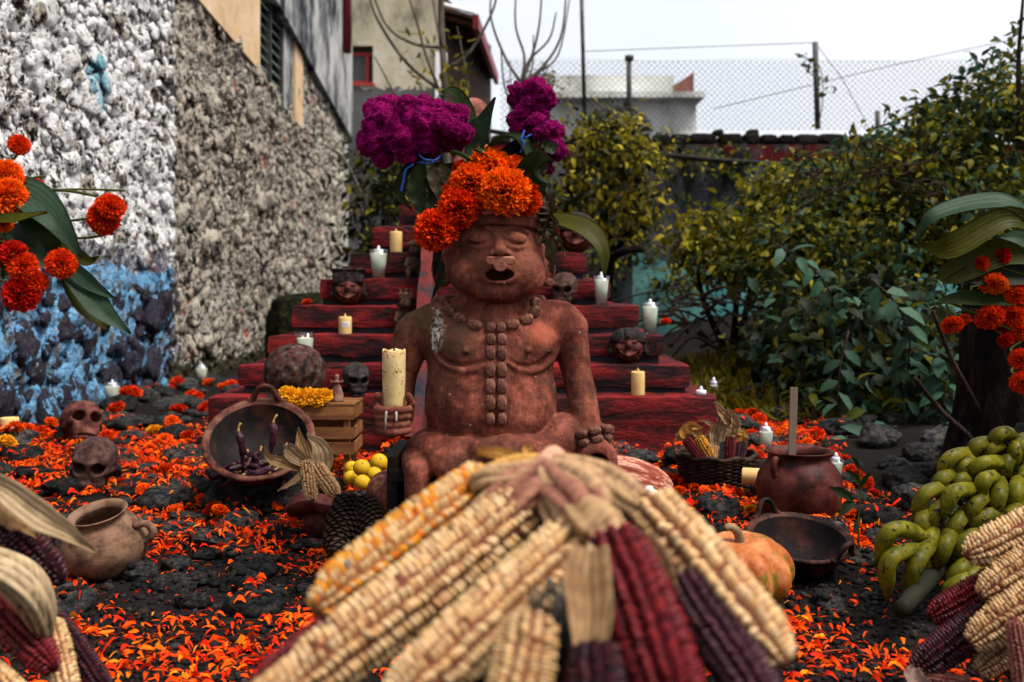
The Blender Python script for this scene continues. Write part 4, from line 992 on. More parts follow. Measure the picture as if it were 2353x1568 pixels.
# ================================================================== CLAY HEADS: skulls, masks, figurines
def clay(name, a, b, c, sc=9, rough=.8, bump=.5, world=False):
    return simple(name, [(.36, a), (.5, b), (.66, c)], sc, 6, rough, bump, .02, sc * 6)
M['skull_clay'] = clay('skull_clay', (.020, .011, .009), (.055, .027, .022), (.11, .060, .048), 5)
M['skull_red'] = clay('skull_red', (.03, .010, .009), (.085, .024, .020), (.17, .062, .048), 4)
M['skull_grey'] = clay('skull_grey', (.010, .008, .008), (.028, .022, .021), (.065, .052, .048), 5)
def f_skull(p):
    d = ell(p, (0, .05, .16), (.50, .60, .46))                      # cranium
    d = smin(d, rbox(p, (0, -.30, -.17), (.33, .25, .30), .14), .16)   # face
    d = smin(d, rbox(p, (0, -.28, -.45), (.27, .22, .16), .10), .08)   # jaw
    for s in (-1, 1):
        d = smin(d, caps(p, (s*.40, -.02, -.10), (s*.27, -.44, -.10), .075, .09), .07)   # cheek bone
        d = smin(d, caps(p, (s*.06, -.53, .14), (s*.32, -.44, .17), .06, .06), .10)       # brow
        d = smax(d, -ell(p, (s*.20, -.60, .0), (.145, .42, .135)), .03)
        d = smax(d, -ell(p, (s*.45, -.16, -.34), (.13, .22, .14)), .08)
        d = smax(d, -caps(p, (s*.035, -.60, -.17), (s*.07, -.58, -.26), .05, .065), .02)
    for k in range(7):
        x = (k - 3) * .075; y = -.545 + .10 * abs(k - 3) ** 1.6 * .11
        d = smin(d, caps(p, (x, y, -.36), (x, y, -.46), .036, .034), .015)
        d = smin(d, caps(p, (x, y + .01, -.50), (x, y + .01, -.58), .032, .034), .015)
    d = smax(d, -rbox(p, (0, -.56, -.485), (.26, .10, .012), .008), .02)
    return d + .008 * vnoise(p, 9)
skV, skF = surfnet(f_skull, (-.62, -.75, -.75), (.62, .75, .75), .026)
sk_me = {k: mk('skull', skV, skF, M[k], mesh_only=True) for k in ('skull_clay', 'skull_red', 'skull_grey')}
def skull(loc, size, rot, mat, label):
    """size = width; loc = point under the skull"""
    o = setp(ob('clay_skull', sk_me[mat], None, Vector(loc) + Vector((0, 0, .61 * size)), rot, size), label, 'skull', 'clay skulls'); return o
p = G(203, 1130); skull((p.x, p.y + .05, gz(p.x, p.y) - .004), .145, (R(4), R(4), R(8)), 'skull_clay', 'brown clay skull facing the viewer above the small pot')
p = G(180, 1010); skull((p.x, p.y + .03, gz(p.x, p.y) - .045), .165, (R(-30), R(10), R(35)), 'skull_red', 'reddish clay skull tipped back on the left ground')
p = on_step(1297, 3, .02); skull(p, .115, (R(4), 0, R(-14)), 'skull_clay', 'small clay skull on the right step beside a glass candle')
p = on_step(818, 0, .0); skull(p, .105, (R(4), 0, R(22)), 'skull_grey', 'grey clay skull behind the little bottle left of statue')
M['mask_clay'] = clay('mask_clay', (.015, .005, .004), (.06, .014, .011), (.17, .05, .036), 5, .5, .3)
M['mask_cap'] = clay('mask_cap', (.005, .004, .004), (.016, .012, .011), (.06, .044, .038), 8, .6, .6)
def f_mask(p):
    d = ell(p, (0, 0, -.05), (.40, .38, .43))
    for s in (-1, 1):
        d = smin(d, ell(p, (s*.21, -.27, -.07), (.13, .10, .10)), .08)      # cheeks
        d = smin(d, ell(p, (s*.15, -.335, .085), (.10, .05, .042)), .03)     # lids
        d = smax(d, -polycaps(p, [(s*.06, -.42, .075), (s*.15, -.42, .055), (s*.25, -.36, .075)], [.012]*3), .01)
    d = smin(d, caps(p, (0, -.37, .10), (0, -.46, -.03), .035, .065), .04)
    mo = polycaps(p, [(-.20, -.38, -.15), (-.1, -.43, -.205), (0, -.44, -.22), (.1, -.43, -.205), (.20, -.38, -.15)], [.035, .05, .055, .05, .035])
    lip = polycaps(p, [(-.22, -.34, -.14), (-.12, -.39, -.23), (0, -.405, -.265), (.12, -.39, -.23), (.22, -.34, -.14)], [.05, .055, .06, .055, .05])
    d = smin(d, lip, .04); d = smax(d, -mo, .02)
    return d
mV, mF = surfnet(f_mask, (-.5, -.62, -.6), (.5, .5, .5), .022)
mask_me = mk('face', mV, mF, M['mask_clay'], mesh_only=True)
def f_cap(p, kind):
    if kind == 0:
        d = rbox(p, (0, .04, .33), (.44 , .36, .22), .10); d = smin(d, rbox(p, (0, .04, .53), (.50, .40, .035), .03), .02)
        zz = np.sin(p[..., 0] * 30); d = d - .012 * (np.abs(p[..., 2] - .34 - .03 * zz) < .025)
    elif kind == 1:
        d = smax(ell(p, (0, .05, .14), (.50, .42, .36)), -(p[..., 2] - .08), .03)
        d = d - .010 * (np.sin(p[..., 0] * 60) > 0); d = smin(d, ell(p, (0, -.34, .24), (.10, .07, .10)), .03)
    else:
        d = smax(ell(p, (0, .05, .05), (.52, .44, .52)), -(p[..., 2] - .06), .03)
    for s in (-1, 1):
        if kind < 2: d = np.minimum(d, ell(p, (s*.47, -.02, -.17), (.09, .10, .10))); d = np.minimum(d, caps(p, (s*.44, .02, .1), (s*.45, 0, -.12), .06, .05))
    return d
cap_me = []
for k in range(3):
    V, F = surfnet(lambda p, k=k: f_cap(p, k), (-.65, -.55, -.45), (.65, .6, .7), .024); cap_me.append(mk('headdress', V, F, M['mask_cap'], mesh_only=True))
def mask(loc, size, kind, rot, label):
    c = empty('smiling_clay_head', loc, 0, label, 'clay head', 'smiling clay heads on the steps'); c.rotation_euler = rot
    ob('face', mask_me, c, (0, 0, .46*size), None, size); ob('headdress', cap_me[kind], c, (0, 0, .46*size), None, size)
p = on_step(800, 3, .02); mask(p, .150, 0, (R(-6), 0, R(6)), 'smiling clay head with flat dark hat on the left step')
p = on_step(1444, 1, .02); mask(p, .152, 1, (R(-8), 0, R(-6)), 'smiling clay head with ribbed headdress on the right step')
p = on_step(1325, 5, .03); mask(p, .185, 2, (R(-6), 0, R(-8)), 'dark domed clay head behind the drooping green leaf')
M['fig_clay'] = clay('figurine_clay', (.014, .007, .005), (.045, .022, .014), (.11, .06, .038), 7)
def f_fig(p, crown):
    d = ell(p, (0, 0, .30), (.17, .14, .24)); d = smin(d, ell(p, (0, -.03, .66), (.155, .14, .16)), .05)
    for s in (-1, 1):
        d = smin(d, polycaps(p, [(s*.16, -.02, .46), (s*.22, -.08, .30), (s*.13, -.17, .22)], [.06, .05, .045]), .02)
        d = smin(d, polycaps(p, [(s*.10, 0, .12), (s*.16, -.16, .16), (s*.15, -.18, .0)], [.08, .07, .06]), .03)
        d = smax(d, -ell(p, (s*.06, -.175, .69), (.035, .04, .02)), .01)
        d = smin(d, ell(p, (s*.17, 0, .64), (.035, .05, .06)), .02)
    d = smin(d, caps(p, (0, -.16, .70), (0, -.19, .63), .02, .03), .02); d = smax(d, -ell(p, (0, -.17, .575), (.055, .05, .018)), .01)
    if crown:
        d = smin(d, rbox(p, (0, .0, .84), (.17, .12, .07), .03), .02)
        for x in (-.12, 0, .12): d = smin(d, rbox(p, (x, 0, .94), (.035, .08, .07), .02), .02)
    else:
        d = smin(d, ell(p, (0, .0, .80), (.19, .16, .12)), .02)
    return d
fig_me = []
for k in range(2):
    V, F = surfnet(lambda p, k=k: f_fig(p, k), (-.34, -.34, -.08), (.34, .3, 1.1), .017); fig_me.append(mk('figurine', V, F, M['fig_clay'], mesh_only=True))
p = on_step(954, 4, .0); setp(ob('clay_figurine', fig_me[0], None, p, (0, 0, R(4)), .185), 'small seated clay figurine with round cap near the stair rail', 'figurine', 'seated clay figurines')
p = on_step(932, 2, .02); setp(ob('clay_figurine', fig_me[1], None, p, (0, 0, R(8)), .19), 'seated clay figurine with notched crown above the statue shoulder', 'figurine', 'seated clay figurines')
M['fig_pink'] = clay('figure_pink_clay', (.12, .04, .026), (.24, .085, .06), (.36, .15, .11), 5)
me = mk('standing_clay_figure', *surfnet(lambda p: f_fig(p, 0), (-.34, -.34, -.08), (.34, .3, 1.1), .017), M['fig_pink'], mesh_only=True)
setp(ob('clay_figure', me, None, (PX(1088, 5.15), 5.15, 1.152), (0, 0, R(-5)), (.40, .40, .60)), 'pinkish clay figure on the pyramid top behind the leaves', 'figure')
setp(ob('clay_figurine', fig_me[0], None, (PX(985, 4.8), 4.8, 1.019), (0, 0, R(5)), .17), 'tiny brown clay figure half hidden behind the lowest head marigolds', 'figurine', 'seated clay figurines')

# ================================================================== POTS
def pot_mat(name, stops, sc=6, rough=.75, bump=.4): return simple(name, stops, sc * 3, 8, rough, bump, .006, sc * 22)
M['buff_clay'] = pot_mat('buff_clay', [(.36, (.055, .030, .020)), (.46, (.125, .065, .040)), (.56, (.19, .105, .064)), (.68, (.15, .10, .07))], 7)
M['glazed_red'] = pot_mat('glazed_red', [(.38, (.016, .005, .004)), (.5, (.055, .012, .010)), (.64, (.095, .026, .020))], 6, .45, .25)
M['burnt_clay'] = pot_mat('burnt_clay', [(.38, (.004, .003, .003)), (.48, (.022, .009, .007)), (.58, (.075, .024, .017))], 5, .5, .4)
M['cazuela_clay'] = pot_mat('cazuela_clay', [(.38, (.022, .008, .006)), (.48, (.075, .022, .014)), (.58, (.125, .045, .028)), (.68, (.085, .075, .045))], 7, .5, .4)
M['soot'] = pot_mat('soot_inside', [(.35, (.005, .005, .005)), (.55, (.014, .010, .009)), (.68, (.06, .020, .014))], 4, .75, .2)
M['jar_clay'] = pot_mat('sooted_jar', [(.38, (.004, .0035, .0035)), (.45, (.020, .010, .009)), (.52, (.075, .024, .018)), (.57, (.025, .022, .020)), (.63, (.11, .090, .072)), (.72, (.15, .055, .035))], 12, .7, .5)
# small buff pot
p = G(258, 1330); Y0 = p.y + .06; pt = empty('clay_pot', (PX(258, Y0), Y0, drop(p.x, Y0)[0] + .0), 0, 'small buff clay pot with loop handle, leaning among the stones', 'pot')
pt.rotation_euler = (R(15), R(-7), 0); s_ = W_(96, Y0) 
prof = [(0, 0), (.35, .01), (.62, .14), (.86, .42), (.99, .80), (1.0, .98), (.92, 1.28), (.74, 1.56), (.60, 1.70), (.57, 1.78), (.62, 1.87), (.68, 1.93), (.66, 1.96), (.61, 1.93), (.53, 1.82), (.52, 1.74), (.66, 1.52), (.86, 1.2), (.93, .95), (.8, .45), (.5, .16), (0, .08)]
V, F = lathe(np.array(prof) * s_, 56, .006, 3); mk('body', V, F, M['buff_clay'], pt); pt.scale = (1, 1, .82)
for sg in (1, -1):
    hp = curve_pts([np.array(q) * s_ * (sg, 1, 1) for q in ((.82, -.1, 1.42), (1.10, -.1, 1.46), (1.22, -.1, 1.22), (1.12, -.1, 1.0), (.94, -.1, .92))], 16)
    m = MB(); m.tube(hp, [.10*s_]*len(hp), 10); m.build('handle', M['buff_clay'], pt)
# tall red pot with stick
p = G(1838, 1175); Y0 = 3.0; og = (PX(1836, Y0), Y0, drop(PX(1836, Y0), Y0)[0]); pt = empty('red_pot', og, 0, 'tall dark red glazed pot with a wooden stick inside', 'pot'); s_ = W_(98, Y0)
prof = [(0, 0), (.55, 0), (.80, .18), (.96, .52), (1.0, .86), (.95, 1.12), (.82, 1.34), (.72, 1.44), (.69, 1.52), (.72, 1.60), (.80, 1.66), (.79, 1.69), (.72, 1.67), (.64, 1.56), (.63, 1.46), (.8, 1.25), (.9, .9), (.8, .3), (0, .15)]
V, F = lathe(np.array(prof) * s_, 56, .004, 5); mk('body', V, F, M['glazed_red'], pt)
hp = curve_pts([np.array(q) * s_ for q in ((-.60, -.42, 1.52), (-.70, -.52, 1.54), (-.74, -.56, 1.36), (-.70, -.55, 1.16))], 12); m = MB(); m.tube(hp, .075 * s_, 10); m.build('handle', M['glazed_red'], pt)
st = MB(); c = np.array(og); V, F = rough_box((-.0115, -.006, 0), (.0115, .006, .30), .02, .001, .003, 2)
M['grey_wood'] = simple('grey_wood', [(.3, (.09, .06, .045)), (.7, (.26, .19, .14))], 12, 5, .85, .4, .004, 60, stretch=(1, 1, .1))
setp(ob('wooden_stick', mk('wooden_stick', V, F, M['grey_wood'], mesh_only=True), None, (PX(1812, Y0), Y0 - .02, og[2] + .105), (0, R(2), 0)), 'flat wooden paddle handle standing in the tall red pot', 'stick')
# cazuelas
def cazuela(org, s, rot, label, body, inside, hand=((90, 1), (-60, 1)), handle_mat=None):
    c = empty('clay_bowl', org, 0, label, 'bowl', 'wide clay cooking bowls'); c.rotation_euler = rot
    V, F = lathe(np.array([(0, 0), (.42, .0), (.62, .10), (.80, .34), (.88, .52), (.96, .56), (1.0, .60), (.985, .64), (.93, .645), (.90, .625), (.86, .60)]) * s, 64, .004, 3); mk('outer_wall', V, F, body, c)
    V, F = lathe(np.array([(.862, .602), (.84, .55), (.76, .34), (.58, .12), (.4, .05), (0, .03)]) * s, 64, .004, 3); mk('inner_wall', V, F, inside, c)
    for a, sg in hand:
        ca, sa = math.cos(R(a)), math.sin(R(a)); rad = np.array([ca, sa, 0]); tan = np.array([-sa, ca, 0]); z = np.array([0, 0, 1.])
        hp = curve_pts([(rad*.93 + tan*.30 + z*.60)*s, (rad*.95 + tan*.22 + z*.68)*s, (rad*1.0 + tan*.13 + z*.86)*s, (rad*1.02 + z*.92)*s, (rad*1.0 - tan*.13 + z*.86)*s, (rad*.95 - tan*.22 + z*.68)*s, (rad*.93 - tan*.30 + z*.60)*s], 22)
        m = MB(); m.tube(hp, np.array([.07, .062, .055, .052, .05, .052, .055, .062, .07])[np.linspace(0, 8, 23).round().astype(int)] * s, 10); m.build('loop_handle', body, c)
    return c
Y0 = 3.15; s_ = W_(126, Y0); cz = cazuela((PX(597, Y0), Y0 + .02, PZ(1062, Y0)), s_, (R(39), R(6), 0), 'big brown clay bowl of dried chillies tilted on the left', M['cazuela_clay'], M['soot'], ((97, 1),))
cz_m = Matrix.LocRotScale(cz.location, cz.rotation_euler, Vector((1, 1, 1)))
M['chili'] = simple('dried_chili', [(.3, (.012, .005, .008)), (.55, (.04, .010, .018)), (.75, (.10, .025, .035))], 9, 5, .35, .8, .01, 30, var=.3)
M['chili_stem'] = simple('chili_stem', [(.3, (.25, .14, .04)), (.7, (.4, .26, .08))], 9, rough=.8)
ch_me = []
for k in range(4):
    rr = np.random.default_rng(k); c = curve_pts([(0, 0, 0), (.03, .004*rr.normal(), .004), (.065, .01*rr.normal(), 0), (.10, .018*rr.normal(), -.004)], 14)
    rad = .0100 * np.array([.35, .8, 1, 1, .97, .95, .9, .85, .78, .7, .6, .5, .36, .22, .06]); V, F = tube(c, rad, 10); V = V + np.stack([vnoise(V, 150, s) for s in range(3)], 1) * .0038
    ch_me.append((mk('chili_body', V, F, M['chili'], mesh_only=True), mk('chili_stem', *tube(curve_pts([(0,0,0),(-.012,0,.002),(-.022,.003,.008)], 5), [.005,.003,.0025,.0025,.003,.0032], 6), M['chili_stem'], mesh_only=True)))
for k in range(24):
    a = random.uniform(0, 6.28); rr = random.uniform(.0, .52) * s_; yy = -.30*s_ + rr*math.sin(a)*.8
    q = cz_m @ Vector((rr*math.cos(a)*1.15, yy, (.11 + .05*random.random() + .22*max(0, -yy/s_ - .25))*s_))
    cc = empty('dried_chili', q, 0, 'dark dried chilli lying in the tilted brown bowl', 'chilli', 'dried chillies in the brown bowl'); cc.rotation_euler = (R(39) + random.uniform(-.4,.4), random.uniform(-.5,.5), random.uniform(0, 6.28))
    a_, b_ = ch_me[k % 4]; ob('body', a_, cc); ob('stem', b_, cc)
for ud, vd, rz, ry, lab in ((628, 1000, .2, 1.15, 'upright wrinkled chilli on the right inside the brown bowl'), (548, 1020, -.1, .95, 'purple dried chilli leaning on the left inside the brown bowl')):
    q = P(ud, vd - 28, 3.06); cc = empty('dried_chili', q, 0, lab, 'chilli', 'dried chillies in the brown bowl'); cc.rotation_euler = (0, ry + .5, rz); ob('body', ch_me[1][0], cc, None, None, 1.15); ob('stem', ch_me[1][1], cc, None, None, 1.15)
Y0 = 2.56; s_ = W_(121, Y0); cazuela((PX(1831, Y0), Y0, gz(PX(1831, Y0), Y0) + .012), s_, (R(14), R(2), 0), 'black sooted clay bowl with reddish rim behind the pumpkin', M['burnt_clay'], M['soot'], ((118, 1), (-52, 1)))
# round sooted jar, crate, flowers, bottle
Y0 = 3.46; zc = PZ(930, Y0); cw = (PX(612, Y0), PX(814, Y0)); gr_ = gz(-.7, Y0)
cr = empty('wooden_crate', ((cw[0]+cw[1])/2, Y0 + .1, gr_), 0, 'small slatted wooden crate used as a stand left of statue', 'crate'); co = np.array(cr.location)
t = NT('crate_wood'); v = t.vec('World', (.12, 1, 1)); n1 = t.noise(v, 40, 5); r = t.rnd(); c = t.ramp(n1, [(.3, (.085, .030, .012)), (.55, (.19, .078, .030)), (.70, (.28, .13, .056))]); c = t.hsv(c, v=t.math('MULTIPLY_ADD', r, .5, .7)); t.bump(n1, .3, .004); M['crate_wood'] = t.fin(c, .7, .25)
def crate_piece(name, lo, hi, seed): V, F = rough_box(np.array(lo), np.array(hi), .04, .0012, .003, seed); mk(name, V - co, F, M['crate_wood'], cr)
hw = .0; H = zc - gr_
for k, (za, zb_) in enumerate(((H - .052, H - .006), (H - .118, H - .078), (H - .172, H - .130))):
    for yy in (Y0, Y0 + .20): crate_piece('slat', (cw[0], yy, gr_ + za), (cw[1], yy + .008, gr_ + zb_), k)
    for xx in (cw[0] + .001, cw[1] - .009): crate_piece('side_slat', (xx, Y0 + .03, gr_ + za), (xx + .008, Y0 + .198, gr_ + zb_ - .002), k + 4)
for xx in (cw[0] + .012, cw[1] - .04):
    for yy in (Y0 + .010, Y0 + .178): crate_piece('corner_post', (xx, yy, gr_ - .01), (xx + .022, yy + .02, gr_ + H - .008), 9)
for k in range(4): crate_piece('top_board', (cw[0] + .002, Y0 + .002 + k*.052, gr_ + H - .005), (cw[1] + .002, Y0 + .05 + k*.052, gr_ + H + .004), 20 + k)
zt = zc + .005
jr = empty('round_jar', (PX(672, 3.56), 3.60, zt - .01), 0, 'large round sooty clay jar upside down on the wooden crate', 'jar'); s_ = W_(73, 3.56)
V, F = lathe(np.array([(.45, 0), (.5, .04), (.62, .16), (.82, .42), (.97, .78), (1.0, 1.02), (.93, 1.38), (.74, 1.70), (.45, 1.90), (.2, 1.975), (0, 2.0)]) * s_ * (1, .93), 56, .006, 7); mk('body', V, F, M['jar_clay'], jr)
V, F = lathe(np.array([(.52, -.03), (.56, .0), (.52, .06), (.44, .04)]) * s_, 40); mk('rim', V, F, M['jar_clay'], jr)
bt = empty('clay_bottle', (PX(773, 3.52), 3.53, zt), 0, 'small bell shaped clay bottle with handles on the crate', 'bottle'); s_ = W_(62, 3.52) / 1.5
M['bottle_clay'] = pot_mat('bottle_clay', [(.38, (.07, .032, .022)), (.5, (.16, .080, .055)), (.64, (.25, .14, .095))], 8)
V, F = lathe(np.array([(0, 0), (.40, 0), (.41, .06), (.36, .35), (.26, .7), (.15, .95), (.13, 1.0), (.23, 1.03), (.23, 1.09), (.12, 1.12), (.10, 1.2), (.13, 1.36), (.11, 1.46), (0, 1.5)]) * s_, 32, .01, 4); mk('body', V, F, M['bottle_clay'], bt)
for sg in (-1, 1): m = MB(); m.tube([(sg*.15*s_, 0, 1.06*s_), (sg*.36*s_, 0, 1.10*s_)], [.06*s_, .04*s_], 8); m.build('lug', M['bottle_clay'], bt)

for ud, vd, a, b, h in ((560, 1120, .12, .10, .10), (650, 1125, .12, .10, .09), (600, 1090, .14, .12, .12)):
    p = P(ud, vd, 3.2); V, F, me = cob_meshes[5]; ob('cobblestone', me, ground, (p.x, p.y, p.z - .03), (0, 0, ud), (a, b, h))
# ---- clay dish with two cobs stands left of the oranges (dish only here)
Y0 = 2.82; dz = PZ(1148, Y0); dish = empty('broken_dish', (PX(738, Y0), Y0, dz - .035), 0, 'cracked dark red clay dish holding two white cobs', 'dish')
th = np.linspace(0, 2*np.pi, 48, endpoint=False); V = []; prof = [(0, 0), (.55, .0), (.85, .12), (1.0, .36), (.98, .39), (.82, .17), (.5, .05), (0, .04)]
for r_, z_ in prof:
    for a in th: V.append((r_ * .098 * math.cos(a) * 1.05, r_ * .085 * math.sin(a), z_ * .10 + (.014 * math.sin(3*a + 1) + .012*math.cos(a)) * r_))
n = 48; i1, k1 = np.meshgrid(np.arange(len(prof)-1), np.arange(n), indexing='ij')
mk('dish_body', V, np.stack([i1*n+k1, i1*n+(k1+1)%n, (i1+1)*n+(k1+1)%n, (i1+1)*n+k1], -1).reshape(-1,4), M['glazed_red'], dish)
b = MB(); b.tube([(0, 0, -.06), (0, 0, .004)], .05, 18); b.build('foot_ring', M['glazed_red'], dish)
# ---- oranges
M['orange'] = simple('citrus_peel', [(.34, (.42, .22, .006)), (.52, (.50, .29, .010)), (.66, (.30, .26, .012))], 14, 4, .45, .3, .002, 320, var=.12)
og_me = mk('fruit', ICO3[0] * (1, 1, .94), ICO3[1], M['orange'], mesh_only=True)
for ud, vd, Y_, w, lab in ((831, 1075, 3.2, 40, 'yellow citrus at the upper left of the small fruit heap'), (871, 1062, 3.28, 40, 'yellow citrus at the top right of the small fruit heap'), (860, 1090, 3.2, 36, 'yellow citrus in the middle right of the fruit heap'),
        (833, 1109, 3.1, 38, 'greenish yellow citrus lowest in the fruit heap'), (808, 1076, 3.3, 34, 'yellow citrus at far left behind the fruit heap'), (806, 1098, 3.25, 34, 'greenish citrus at the lower left of the fruit heap'), (893, 1072, 3.3, 32, 'citrus fruit partly hidden by the round gourd')):
    c = empty('citrus_fruit', P(ud, vd, Y_), 0, lab, 'fruit', 'citrus heap beside the statue'); c.rotation_euler = (random.random(), random.random(), 0); ob('peel', og_me, c, None, None, W_(w/2, Y_)); m = MB(); m.tube([(0, 0, W_(w/2, Y_)*.92), (0, 0, W_(w/2, Y_)*1.0)], .003, 6); m.build('stem_scar', M['chili_stem'], c)
for ud, vd in ((820, 1135), (860, 1128), (890, 1120)):
    p = P(ud, vd, 3.2); V, F, me = cob_meshes[3]; ob('cobblestone', me, ground, (p.x, p.y, p.z - .03), None, (.06, .06, .045))
# ---- pumpkin, gourds
def gourd(name, R0, H0, ribs, depth, flat=1.0, n=96, m=40, long=0):
    th = np.linspace(0, 2*np.pi, n, endpoint=False); ph = np.linspace(.0, np.pi, m); V = []
    for f in ph:
        s, c = math.sin(f), math.cos(f); rib = 1 - depth * s**.6 * np.abs(np.cos(ribs * th / 2)) ** 4
        r = R0 * (s ** .85) * rib * (1 + .02*np.sin(2*th+1)); z = H0 * c - .16*H0*np.exp(-(s/.22)**2) * (1 if c > 0 else -.6)
        V += list(np.stack([r*np.cos(th), r*np.sin(th), np.full(n, z)], 1))
    i1, k1 = np.meshgrid(np.arange(m-1), np.arange(n), indexing='ij')
    return np.array(V), np.stack([(i1+1)*n+k1, (i1+1)*n+(k1+1)%n, i1*n+(k1+1)%n, i1*n+k1], -1).reshape(-1,4)
t = NT('pumpkin_skin'); v = t.vec('Object'); n1 = t.noise(v, 22, 6, .65); n2 = t.noise(t.vec('Object', (1, 1, .35)), 55, 6, .72); x, y, z = t.sep(v)
c = t.ramp(n1, [(.36, (.21, .048, .010)), (.5, (.34, .100, .026)), (.64, (.42, .17, .062))]); gm_ = t.math('MULTIPLY', t.ramp(n2, [(.47, 0), (.56, 1)]), t.ramp(t.noise(v, 9, 3), [(.48, 0), (.58, 1)]))
c = t.mix(gm_, c, (.10, .085, .008)); c = t.mix(t.ramp(t.voro(v, 30), [(.03, 1), (.09, 0)]), c, (.06, .02, .02)); t.bump(n2, .15, .004); M['pumpkin'] = t.fin(c, .48, .35)
Y0 = 2.33; p = Vector((PX(1700, Y0), Y0, 0)); pk = empty('pumpkin', (p.x, p.y, drop(p.x, p.y)[0] - .004), R(20), 'squat peach pumpkin with green blotches and curled stem', 'pumpkin'); R0 = W_(119, Y0)
V, F = gourd('p', R0 * 1.04, R0 * .68, 10, .12); mk('skin', V + (0, 0, R0 * .60), F, M['pumpkin'], pk)
M['pump_stem'] = simple('pumpkin_stem', [(.3, (.10, .06, .03)), (.7, (.30, .20, .11))], 20, 5, .8, .7, .006, 50, stretch=(1, 1, .2))
c = curve_pts([(0, 0, R0*1.02), (.002, 0, R0*1.22), (-.006, 0, R0*1.40), (-.024, 0, R0*1.50), (-.034, .0, R0*1.47)], 16); m = MB(); m.tube(c, np.linspace(.013, .0075, 17), 9); m.build('stem', M['pump_stem'], pk); pk.rotation_euler = (R(6), R(-4), R(15))
t = NT('striped_squash'); v = t.vec('Object'); n2 = t.noise(t.vec('Object', (1, 1, .25)), 45, 5, .65); c = t.ramp(n2, [(.40, (.15, .024, .014)), (.50, (.26, .062, .036)), (.55, (.42, .24, .16)), (.64, (.22, .048, .026))]); t.bump(n2, .2, .004); M['striped'] = t.fin(c, .45, .35)
Y0 = 3.0; V, F = gourd('s', .075, .15, 9, .07); q = P(1440, 1108, Y0); setp(ob('striped_squash', mk('striped_squash', V, F, M['striped'], mesh_only=True), None, (q.x, Y0, max(q.z, gz(0, Y0) + .07)), (0, R(105), R(12))), 'long pink and white striped squash right of the statue', 'squash')
M['gourd_red'] = simple('speckled_gourd', [(.38, (.05, .014, .009)), (.5, (.16, .046, .026)), (.6, (.27, .11, .065)), (.7, (.09, .025, .014))], 45, 5, .5, .2, .003, 60, stretch=(1, 1, .4))
Y0 = 2.72; R0 = W_(58, Y0); V, F = gourd('g', R0, R0*1.0, 8, .03); setp(ob('round_gourd', mk('round_gourd', V, F, M['gourd_red'], mesh_only=True), None, (PX(898, Y0), Y0, PZ(1138, Y0)), (R(20), 0, 0)), 'round speckled reddish gourd beside the statue stool', 'gourd')
b = MB(); 
for k, (ud, vd, w) in enumerate(((1492, 1127, 11), (1478, 1135, 12), (1500, 1138, 12))):
    M.setdefault('sugar', simple('white_sugar', [(.3, (.6, .6, .58)), (.7, (.82, .82, .8))], 30, rough=.6, bump=.3))
    V, F = stone_mesh(70 + k, 1, 3, .1); p = P(ud, vd, 2.85); ob_ = setp(ob('white_bulb', mk('white_bulb', V, F, M['sugar'], mesh_only=True), None, (p.x, p.y, p.z), None, W_(w, 2.85)), ('uppermost', 'left lower', 'right lower')[k] + ' small white bulb between striped squash and the corn bundle', 'bulb', 'white bulbs by the squash')

# ---- wicker basket
Y0 = 3.36; R0 = W_(92, Y0); H0 = W_(72, Y0); bo = (PX(1652, Y0), Y0 + .05, drop(PX(1652, Y0), Y0)[0]); bk = empty('wicker_basket', bo, 0, 'dark wicker basket filled with coloured corn at the right', 'basket')
M['wicker'] = simple('wicker', [(.34, (.005, .003, .002)), (.5, (.018, .009, .006)), (.66, (.05, .026, .018))], 25, 4, .6, .4, .003, 80)
NS = 30
for k in range(NS):
    a = 2*math.pi*k/NS; m = MB(); m.tube([(math.cos(a)*R0*.80, math.sin(a)*R0*.80, 0), (math.cos(a)*R0*.93, math.sin(a)*R0*.93, H0*.6), (math.cos(a)*R0*1.0, math.sin(a)*R0*1.0, H0*1.04)], .004, 6); m.build('stake', M['wicker'], bk)
for j in range(17):
    z_ = H0 * (j + .5) / 17; rb = R0 * (.80 + .2 * (z_/H0) ** .8); pts = []
    for k in range(NS * 4 + 1):
        a = 2*math.pi*k/(NS*4); pts.append(((rb + .005*math.cos(NS*a/2 + math.pi*j))*math.cos(a), (rb + .005*math.cos(NS*a/2 + math.pi*j))*math.sin(a), z_ + .0015*math.sin(3*a+j)))
    m = MB(); m.tube(pts, .0042, 5, caps=False); m.build('weaver', M['wicker'], bk)
m = MB(); m.tube([(R0*1.005*math.cos(a), R0*1.005*math.sin(a), H0*1.0 + .004*math.sin(9*a)) for a in np.linspace(0, 2*math.pi, 60)], .008, 8, caps=False); m.build('rim', M['wicker'], bk)
m = MB(); m.tube([(0, 0, .004), (0, 0, .02)], R0*.8, 30); m.build('bottom', M['wicker'], bk)
m = MB(); m.tube([(0, 0, .02), (0, 0, H0*.55)], R0*.86, 30); m.build('straw_fill', M['twig_brown'], bk)
